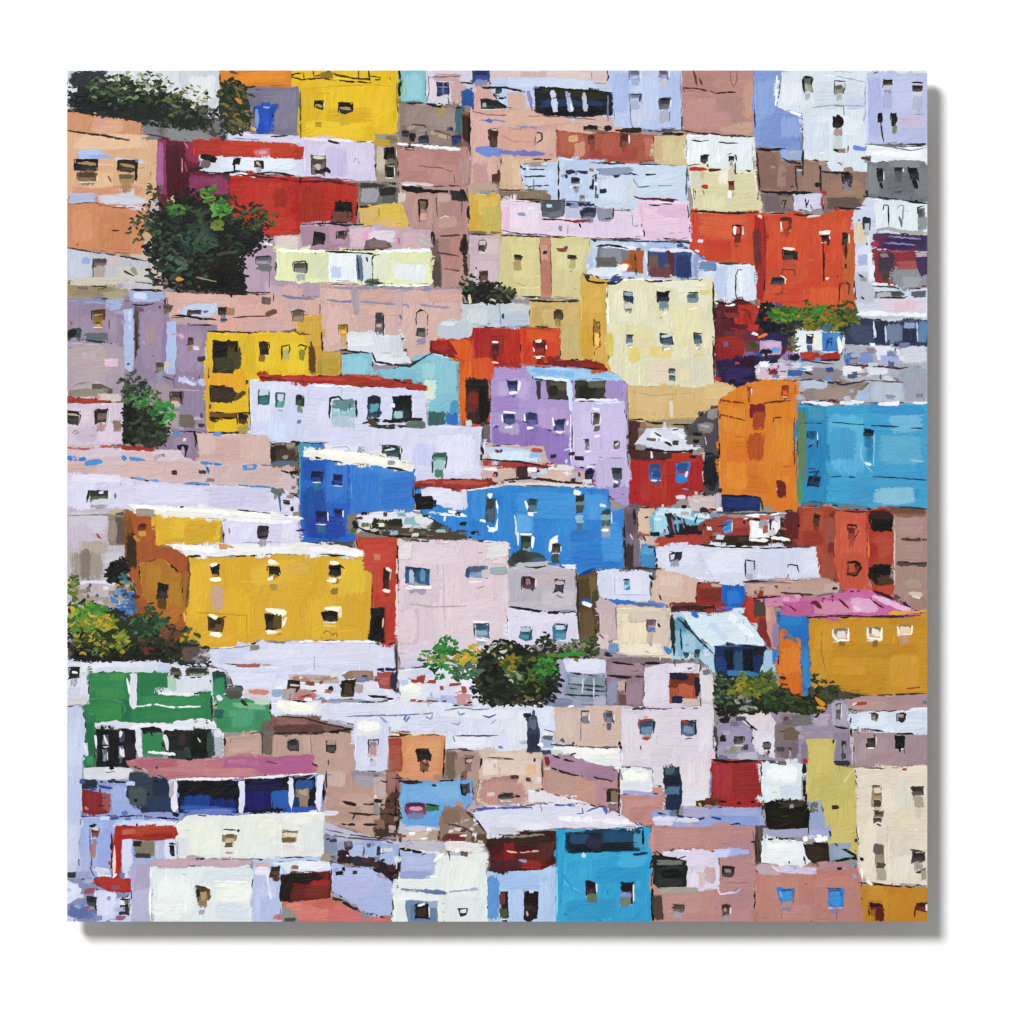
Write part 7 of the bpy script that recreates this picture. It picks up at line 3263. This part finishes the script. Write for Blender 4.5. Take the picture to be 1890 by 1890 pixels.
c 40 868 1190 950 1300 14 1c2c1c,243c20,141c14,2c3c24,3c4428
c 36 930 1200 1020 1290 15 2c4420,3c5428,1c2c1c,5c6424,44642c,20301c
c 22 990 1205 1025 1260 15 2c6c24,348428,44943c,205020
c 10 900 1185 945 1220 10 c8d0c0,8c9070,3c4c2c,dcdcd0
c 8 930 1235 970 1262 10 8ca07c,a8b890,50703c
c 20 925 1210 960 1235 12 6c6c20,8c7c24,3c5c24
c 40 770 1196 880 1240 13 2c8038,3c9444,246c30,5c9c3c,1c5428
c 18 800 1178 845 1210 12 2c8c34,34943c,1c6c2c
c 8 812 1170 830 1190 9 2c8838,1c6c34
c 14 840 1205 880 1228 11 4c7c34,c8a428,a89c28
c 8 862 1190 885 1210 9 d0b024,b8a428,7c9434
c 8 790 1206 830 1225 9 98942c,70902c
c 20 830 1225 885 1256 13 4c6c50,3c7c4c,5c7c60,2c5c38
c 6 802 1242 822 1256 7 2c8038,1c6c30
c 30 985 1178 1030 1210 9 34442c,2c3820,5c6448,20281c
c 14 1000 1165 1015 1200 8 343c2c,242c20
c 30 1000 1195 1110 1218 10 3c8030,2c6428,3c4c20,2c3c1c,4c8c3c
c 30 1040 1180 1100 1208 8 5c6c40,3c4c28,8c9474,242c1c
c 16 1085 1175 1105 1212 10 3c4c28,2c3820,44501c
s 6c6c20 1010 1208 1040 1210 7
s 348430 1020 1210 1080 1206 7
c 16 1005 1240 1035 1285 12 1c2018,242c1c,303420
c 12 940 1285 1010 1302 10 3c3828,2c2818,4c4838
T row of green shrubs beneath the red orange house
c 20 1398 560 1440 600 12 14201c,1c2c20,1c2c30,101c1c
c 50 1418 565 1480 595 13 3c7c28,4c942c,2c6c24,7c9428,2c5c20
c 40 1470 560 1550 600 13 5c7c24,4c8c30,8c7c24,6c6c20,a08c28,2c5c20
c 12 1495 562 1525 580 12 34943c,2c8c30
c 24 1530 570 1585 605 13 4c6c20,6c7c24,3c5420,8c7c28
c 22 1480 585 1560 612 13 7c7c20,5c6c20,8c8424
c 14 1545 555 1585 590 12 2c4c20,34541c,4c6424
c 10 1470 555 1510 572 9 3c4c20,a06c28,5c6c24
c 12 1438 600 1480 620 8 2c3c24,4c5440,1c2820
c 10 1455 620 1475 650 9 6c7c30,3c4c24
c 6 1515 598 1540 610 8 2c5c54,3c7c8c
c 6 1548 600 1570 618 9 3c4c40,2c3c24
T olive shrubs in front of the ochre house
p 222c18 1322 1265 1360 1250 1420 1250 1440 1270 1480 1290 1520 1290 1535 1300 1500 1318 1440 1310 1400 1314 1340 1316 1322 1310
c 40 1320 1240 1350 1310 12 243824,2c4830,1c2c1c,4c6c4c,345434
c 50 1345 1255 1425 1290 13 6c7c24,8c9424,5c7020,4c5c24,a08c28
c 30 1390 1240 1440 1285 13 5c7024,3c5c30,4c6c30,7c8424
c 40 1400 1275 1480 1312 13 2c4020,34502c,203018,3c5430
c 20 1345 1285 1400 1312 12 2c342c,4c544c,20281c,8c948c
c 34 1470 1285 1530 1318 11 2c3c1c,34481c,20281a,3c4c24
c 22 1500 1250 1545 1300 9 2c3c20,20301c,3c4c24
c 8 1500 1242 1512 1262 7 34482c,2c3c20
s d08c24 1505 1288 1520 1302 7
s d08c24 1508 1306 1524 1308 5
s 3c1c10 1440 1250 1450 1252 5
s 2c2010 1440 1262 1455 1264 3
c 16 1320 1300 1360 1326 9 14180f,20241a,2c2c20
c 8 1530 1268 1548 1282 8 2c3c20,3c4828
c 10 1362 1240 1378 1262 9 8c9424,6c7c24
T small dark green plants beside the lilac house
p 1c2018 858 528 900 522 940 536 948 556 900 560 858 552
c 30 855 520 948 558 9 1c2c1c,20341c,3c4c34,101814
c 14 848 505 882 540 9 24482c,2c5c34,183420
c 10 905 530 945 558 7 5c6448,3c4c30,2c3424
c 6 935 530 952 545 7 4c5434,2c3820
s d8ccb0 866 545 868 560 5
s c8c0a8 905 552 916 556 3"""
PARTS = []                        # (key, name, label, parent key)
def kind_of(label):
    for w, n in (('tower', 'painted_tower'), ('house', 'painted_house')):
        if w in label.split(' with ')[0].split(' beside ')[0].split(' behind ')[0].split(' below ')[0].split(' under ')[0].split(' above ')[0].split(' in ')[0].split(' over ')[0]: return n
    for w, n in (('hut', 'painted_hut'), ('stall', 'painted_stall'), ('shed', 'painted_shed'), ('terrace', 'painted_terrace'), ('roof', 'painted_rooftop'), ('wall', 'painted_wall')):
        if w in label: return n
    return 'painted_block'
def pts_of(nums):
    if len(nums) == 4: x0, y0, x1, y1 = nums; return [(x0, y0), (x1, y0), (x1, y1), (x0, y1)]
    return list(zip(nums[0::2], nums[1::2]))
cur = sub = None; count = 0
PARTS.append(('under', 'underpainting', 'grey mauve and brown first layer of paint between the houses', None))
UC = [lin(c) for c in '8a7f86 a89c9c 6c6468 988890 b4a8a4 5c5450 c0b8c0 847068 a4a0b4 70686c 4a4444'.split()]
for _ in range(620):
    x, y = R.uniform(X0, X1), R.uniform(Y0, Y1); w, h = R.uniform(30, 90), R.uniform(14, 60)
    drybox('under', vary(R.choice(UC), .15, .04), max(X0, x - w / 2), max(Y0, y - h / 2), min(X1, x + w / 2), min(Y1, y + h / 2), R.random() < .5)
for line in PICTURE.split('\n'):
    k, rest = line[0], line[2:]
    if k == 'u':
        f = rest.split(); solid('under', lin(f[0]), pts_of([float(v) for v in f[1:]]), 2.5); continue
    if k in 'HT':
        count += 1; cur = 'k%d' % count; sub = None
        if k == 'H':
            label, r2 = rest.split('|'); f = r2.split(); pts = pts_of([float(v) for v in f[1:]])
            base = col = lin(f[0]); PARTS.append((cur, kind_of(label), label, None))
            solid(cur, col, pts, 1.7); texture(cur, col, pts); edges(cur, col, pts); ticks(cur, col, pts)
        else:
            PARTS.append((cur, 'painted_tree' if 'tree' in rest else 'painted_shrub', rest, None))
        continue
    f = rest.split()
    if k == 'F':
        cur = 'flecks'; PARTS.append((cur, 'paint_flecks', 'small scraped flecks of paint over the crowded rooftops', None)); continue
    if k == 'f':
        n = int(f[0]); x0, y0, x1, y1, size = map(float, f[1:6]); cols = [lin(c) for c in f[6].split(',')]
        for _ in range(int(n * .8)):
            x, y = R.uniform(x0, x1), R.uniform(y0, y1); c = vary(R.choice(cols), .2, .06); a = R.choice((0, 0, 0, 1.57)) + R.gauss(0, .18); ln = size * R.uniform(.5, 2.2)
            if R.random() < .6: drybox(cur, c, x - ln * .5, y - size * R.uniform(.2, .6), x + ln * .5, y + size * R.uniform(.2, .6), R.random() < .5, R.uniform(.7, 1))
            elif R.random() < .5: dab(cur, c, x, y, x + math.cos(a) * ln * .7, y + math.sin(a) * ln * .7, R.uniform(2.5, size * .55))
            else: ribbon(cur, c, [(x, y), (x + math.cos(a) * ln * .5, y + math.sin(a) * ln * .5 + R.uniform(-1, 1)), (x + math.cos(a) * ln, y + math.sin(a) * ln)], R.uniform(1.4, size * .3), .7)
        continue
    if k == 'c':
        n = int(f[0]); x0, y0, x1, y1, size = map(float, f[1:6]); cols = [lin(c) for c in f[6].split(',')]
        for _ in range(int(n * 1.9)):
            a = R.uniform(0, 6.283); r = math.sqrt(R.random())
            leaf(cur, tuple(q * g for q, g in zip(vary(R.choice(cols), .28, .07), (.88, .8, .86))), (x0 + x1) / 2 + math.cos(a) * r * (x1 - x0) / 2, (y0 + y1) / 2 + math.sin(a) * r * (y1 - y0) / 2, size * 1.35)
        continue
    col = lin(f[0])
    if k in 'pqsl': nums = [float(v) for v in f[1:] if v not in 'vh']
    if k == 'p':
        pts = pts_of(nums); tree = PARTS[-1][1] in ('painted_tree', 'painted_shrub')
        if tree:
            cx = sum(q[0] for q in pts) / len(pts); cy = sum(q[1] for q in pts) / len(pts)
            pts = [(cx + (x - cx) * .88, cy + (y - cy) * .88) for x, y in pts]
            solid(cur, col, pts, 5)
            for i in range(len(pts)):
                (ax, ay), (bx, by) = pts[i - 1], pts[i]
                for _ in range(int(math.hypot(bx - ax, by - ay) / 2.2)):
                    q = R.random(); o = R.gauss(1.06, .07)
                    leaf(cur, vary(col, .35, .1), cx + (ax + (bx - ax) * q - cx) * o, cy + (ay + (by - ay) * q - cy) * o, R.uniform(9, 17))
            continue
        solid(cur, col, pts, 1.4); base = col
        xs = [q[0] for q in pts]; ys = [q[1] for q in pts]
        if (max(xs) - min(xs)) * (max(ys) - min(ys)) > 2500: texture(cur, col, pts); edges(cur, col, pts)
    elif k == 'q':
        if max(abs(a ** .45 - b ** .45) for a, b in zip(col, base)) < .14: col = tuple(a * .62 + b * .38 for a, b in zip(col, base))
        drybox(cur, col, *nums, f[-1] == 'v')
    elif k == 's':
        if math.hypot(nums[2] - nums[0], nums[3] - nums[1]) < 34: dab(cur, col, *nums)
        else: ribbon(cur, col, [(nums[0], nums[1]), (nums[2], nums[3])], nums[4], .3, .7, 1.0, 1.05)
    elif k == 'l':
        ribbon(cur, col, [(nums[0], nums[1]), (nums[2], nums[3])], nums[4] * .9, .35)
    elif k == 'L':
        nums = [float(v) for v in f[1:]]
        ribbon(cur, col, list(zip(nums[1::2], nums[2::2])), nums[0] * .9, .4)
    elif k in 'WDBR':
        o = f[-1] == 'o'; nums = [float(v) for v in f[1:] if v != 'o']; pts = pts_of(nums)
        key = '%s_%d' % (cur, len(PARTS)); PARTS.append((key, {'W': 'painted_window', 'D': 'painted_door', 'B': 'painted_balcony', 'R': 'painted_roof'}[k], None, cur))
        if k == 'W':
            x0, y0 = pts[0]; x1, y1 = pts[2]; jm = min(3.6, .15 * (x1 - x0) + .6); j = lambda: R.uniform(-jm, jm)
            pts = [(x0 + j(), y0 + j()), ((x0 + x1) / 2 + j(), y0 + j()), (x1 + j(), y0 + j()), (x1 + j() - .5, y1 + j()), ((x0 + x1) / 2, y1 + j()), (x0 + j() + .5, y1 + j())]
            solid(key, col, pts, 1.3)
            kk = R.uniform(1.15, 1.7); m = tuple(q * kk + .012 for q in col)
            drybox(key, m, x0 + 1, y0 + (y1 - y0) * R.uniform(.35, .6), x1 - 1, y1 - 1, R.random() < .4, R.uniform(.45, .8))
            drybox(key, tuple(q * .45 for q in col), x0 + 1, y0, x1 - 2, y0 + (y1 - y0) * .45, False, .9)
            if o:
                dk = tuple(q * .3 for q in col); i1 = R.uniform(-1, 1)
                ribbon(key, dk, [(x0 + i1, y1), (x0 + i1, y0), (x1, y0 + i1), (x1, y0 + (y1 - y0) * R.uniform(.5, 1))], 2.6, .3)
            elif R.random() < .5:
                dk = tuple(q * .35 for q in col); u, v = R.uniform(-2.5, 2.5), R.uniform(-2.5, 2.5)
                ribbon(key, dk, [(x0 + u, y0 + (y1 - y0) * R.uniform(.4, 1)), (x0 + u, y0 + v), (x1 + u, y0 + v + 1)][R.choice((0, 1)):], R.uniform(1.3, 2.2), .6)
            if R.random() < .6:
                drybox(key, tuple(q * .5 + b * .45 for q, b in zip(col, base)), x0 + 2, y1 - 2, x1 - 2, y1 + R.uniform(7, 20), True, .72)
            if R.random() < .3:
                dab(key, (.66, .65, .62), x1 + 1, y0 + R.uniform(0, 4), x1 + 1.5, y1 - R.uniform(0, 5), 2.2)
            if R.random() < .4:
                ribbon(key, (.62, .61, .58), [(x0, y1 + 2.5), (x1 - 1, y1 + R.uniform(1.5, 3.5))], R.uniform(1.6, 2.8), .5, peak=.85)
        else:
            solid(key, col, pts, 1.5)
            if k != 'D': texture(key, col, pts)
            edges(key, col, pts)

# ---------------------------------------------------------------- paint layers: each stroke lies on what it crosses
nE = len(ELEMS); lev = np.zeros(nE, dtype=int); CELL = 2.5; NG = int(1800 / CELL); top = np.zeros((NG, NG), dtype=int)
for i, e in enumerate(ELEMS):
    V = np.array(e[1]); cx, cy = [], []
    for f in e[2]:
        P = V[f]
        tris = (P[:3],) if len(f) == 3 else (P[[0, 1, 2]], P[[0, 2, 3]])
        for T in tris:
            m = int(max(np.abs(T[1] - T[0]).max(), np.abs(T[2] - T[0]).max(), np.abs(T[2] - T[1]).max()) / 2.5) + 2
            u, v = np.meshgrid(np.linspace(0, 1, m), np.linspace(0, 1, m)); k = u + v <= 1.0001; u, v = u[k], v[k]
            q = T[0] + np.outer(u, T[1] - T[0]) + np.outer(v, T[2] - T[0]); cx.append(q[:, 0]); cy.append(q[:, 1])
    gx = (np.concatenate(cx) / CELL).astype(int); gy = (np.concatenate(cy) / CELL).astype(int)
    cid = np.unique(gy * NG + gx); T = top.ravel()[cid]                 # a sliver of overlap does not lift a whole stroke
    lev[i] = int(np.percentile(T, 90 if e[5] else 95, method='higher')) + 1
    used = set(T.tolist())
    while lev[i] in used: lev[i] += 1                                 # never two strokes in one plane
    top.ravel()[cid] = np.maximum(T, lev[i])
print('strokes', nE, 'levels', lev.max())
STEP = 0.000005
bykey = {}
for i, e in enumerate(ELEMS): bykey.setdefault(e[0], []).append((lev[i], e))

# ---------------------------------------------------------------- the room side
wallm = plain('white_wall_paint', (.86, .86, .86), .8, 90, .05, .02)
me = bpy.data.meshes.new('wall')
me.from_pydata([(-4, 0, -1), (4, 0, -1), (4, 0, 4.2), (-4, 0, 4.2), (-4, .12, -1), (4, .12, -1), (4, .12, 4.2), (-4, .12, 4.2)], [],
               [(0, 1, 2, 3), (5, 4, 7, 6), (1, 5, 6, 2), (4, 0, 3, 7), (3, 2, 6, 7), (4, 5, 1, 0)])
me.materials.append(wallm); wo = bpy.data.objects.new('wall', me); C.objects.link(wo); wo['kind'] = 'structure'

# ---------------------------------------------------------------- the painting
MX, MZ = (wx(X0) + wx(X1)) / 2, (wz(Y0) + wz(Y1)) / 2
root = bpy.data.objects.new('canvas_painting', None); C.objects.link(root); root.location = (MX, -.002, MZ)
root['label'] = 'square unframed canvas painting of crowded colourful hillside houses, hung on the white wall'
root['category'] = 'painting'
bpy.context.view_layer.update()
def child(name, me, parent, label=None):
    o = bpy.data.objects.new(name, me); C.objects.link(o); o.parent = parent
    if label: o['label'] = label
    return o
def build(name, key, parent):
    vs, fs, cols, kns, mats = [], [], [], [], []
    for lv, (_, v, f, c, u, dry) in bykey[key]:
        b = len(vs); y = -(DEPTH + .00025 + lv * STEP) + .002
        vs += [(wx(p[0]) - MX, y, wz(p[1]) - MZ) for p in v]
        for q in f:
            a = [v[i] for i in q]; ar = sum(a[i - 1][0] * a[i][1] - a[i][0] * a[i - 1][1] for i in range(len(a)))
            q = [b + i for i in q]; fs.append(q if ar < 0 else q[::-1]); mats.append(1 if dry else 0)
        cols += c; kns += u
    me = bpy.data.meshes.new(name); me.from_pydata(vs, [], fs)
    me.materials.append(PAINT); me.materials.append(DRY)
    me.polygons.foreach_set('material_index', mats)
    ca = me.color_attributes.new('pigment', 'FLOAT_COLOR', 'POINT'); ca.data.foreach_set('color', [x for c in cols for x in c])
    ka = me.attributes.new('knife', 'FLOAT_VECTOR', 'POINT'); ka.data.foreach_set('vector', [x for k in kns for x in k])
    me.update(); o = child(name, me, parent)
    return o
# canvas box: front face sheet, wrapped sides with rounded edges, back
gesso = plain('primed_canvas', (.30, .27, .28), .8, 60, .4, .5); raw = plain('raw_canvas_edge', (.74, .72, .68), .85, 400, .4, .1)
def roundbox(x0, x1, z0, z1, y0, y1, r):
    vs = []; fs = []
    rings = [(y1, 0), (y0 + r, 0), (y0 + r * .3, r * .3), (y0, r)]
    for (y, ins) in rings: vs += [(x0 + ins, y, z0 + ins), (x1 - ins, y, z0 + ins), (x1 - ins, y, z1 - ins), (x0 + ins, y, z1 - ins)]
    for k in range(3):
        for i in range(4):
            j = (i + 1) % 4; fs.append((k * 4 + i, k * 4 + j, (k + 1) * 4 + j, (k + 1) * 4 + i))
    fs.append((12, 13, 14, 15)); fs.append((3, 2, 1, 0))
    return vs, fs
hx, hz = (wx(X1) - wx(X0)) / 2, (wz(Y0) - wz(Y1)) / 2
v, f = roundbox(-hx, hx, -hz, hz, -DEPTH + .002, -DEPTH + .002 + THICK, .0006)
me = bpy.data.meshes.new('canvas'); me.from_pydata(v, [], f); me.materials.append(raw); me.materials.append(gesso)
me.polygons.foreach_set('material_index', [0] * 12 + [1, 0]); me.update()
child('canvas', me, root)
v, f = roundbox(-hx * .6, hx * .6, hz * .35, hz * .35 + .05, -DEPTH + .002 + THICK, 0, .001)
me = bpy.data.meshes.new('hanging_batten'); me.from_pydata(v, [], f); me.materials.append(raw); me.update(); child('hanging_batten', me, root)  # unseen, added to carry the canvas across the gap made for its shadow
objs = {}
for key, name, label, par in PARTS:
    if key not in bykey: continue
    o = build(name, key, root if par is None else objs[par])
    if label: o['label'] = label
    if key in ('under', 'flecks'): o['kind'] = 'stuff'
    objs[key] = o
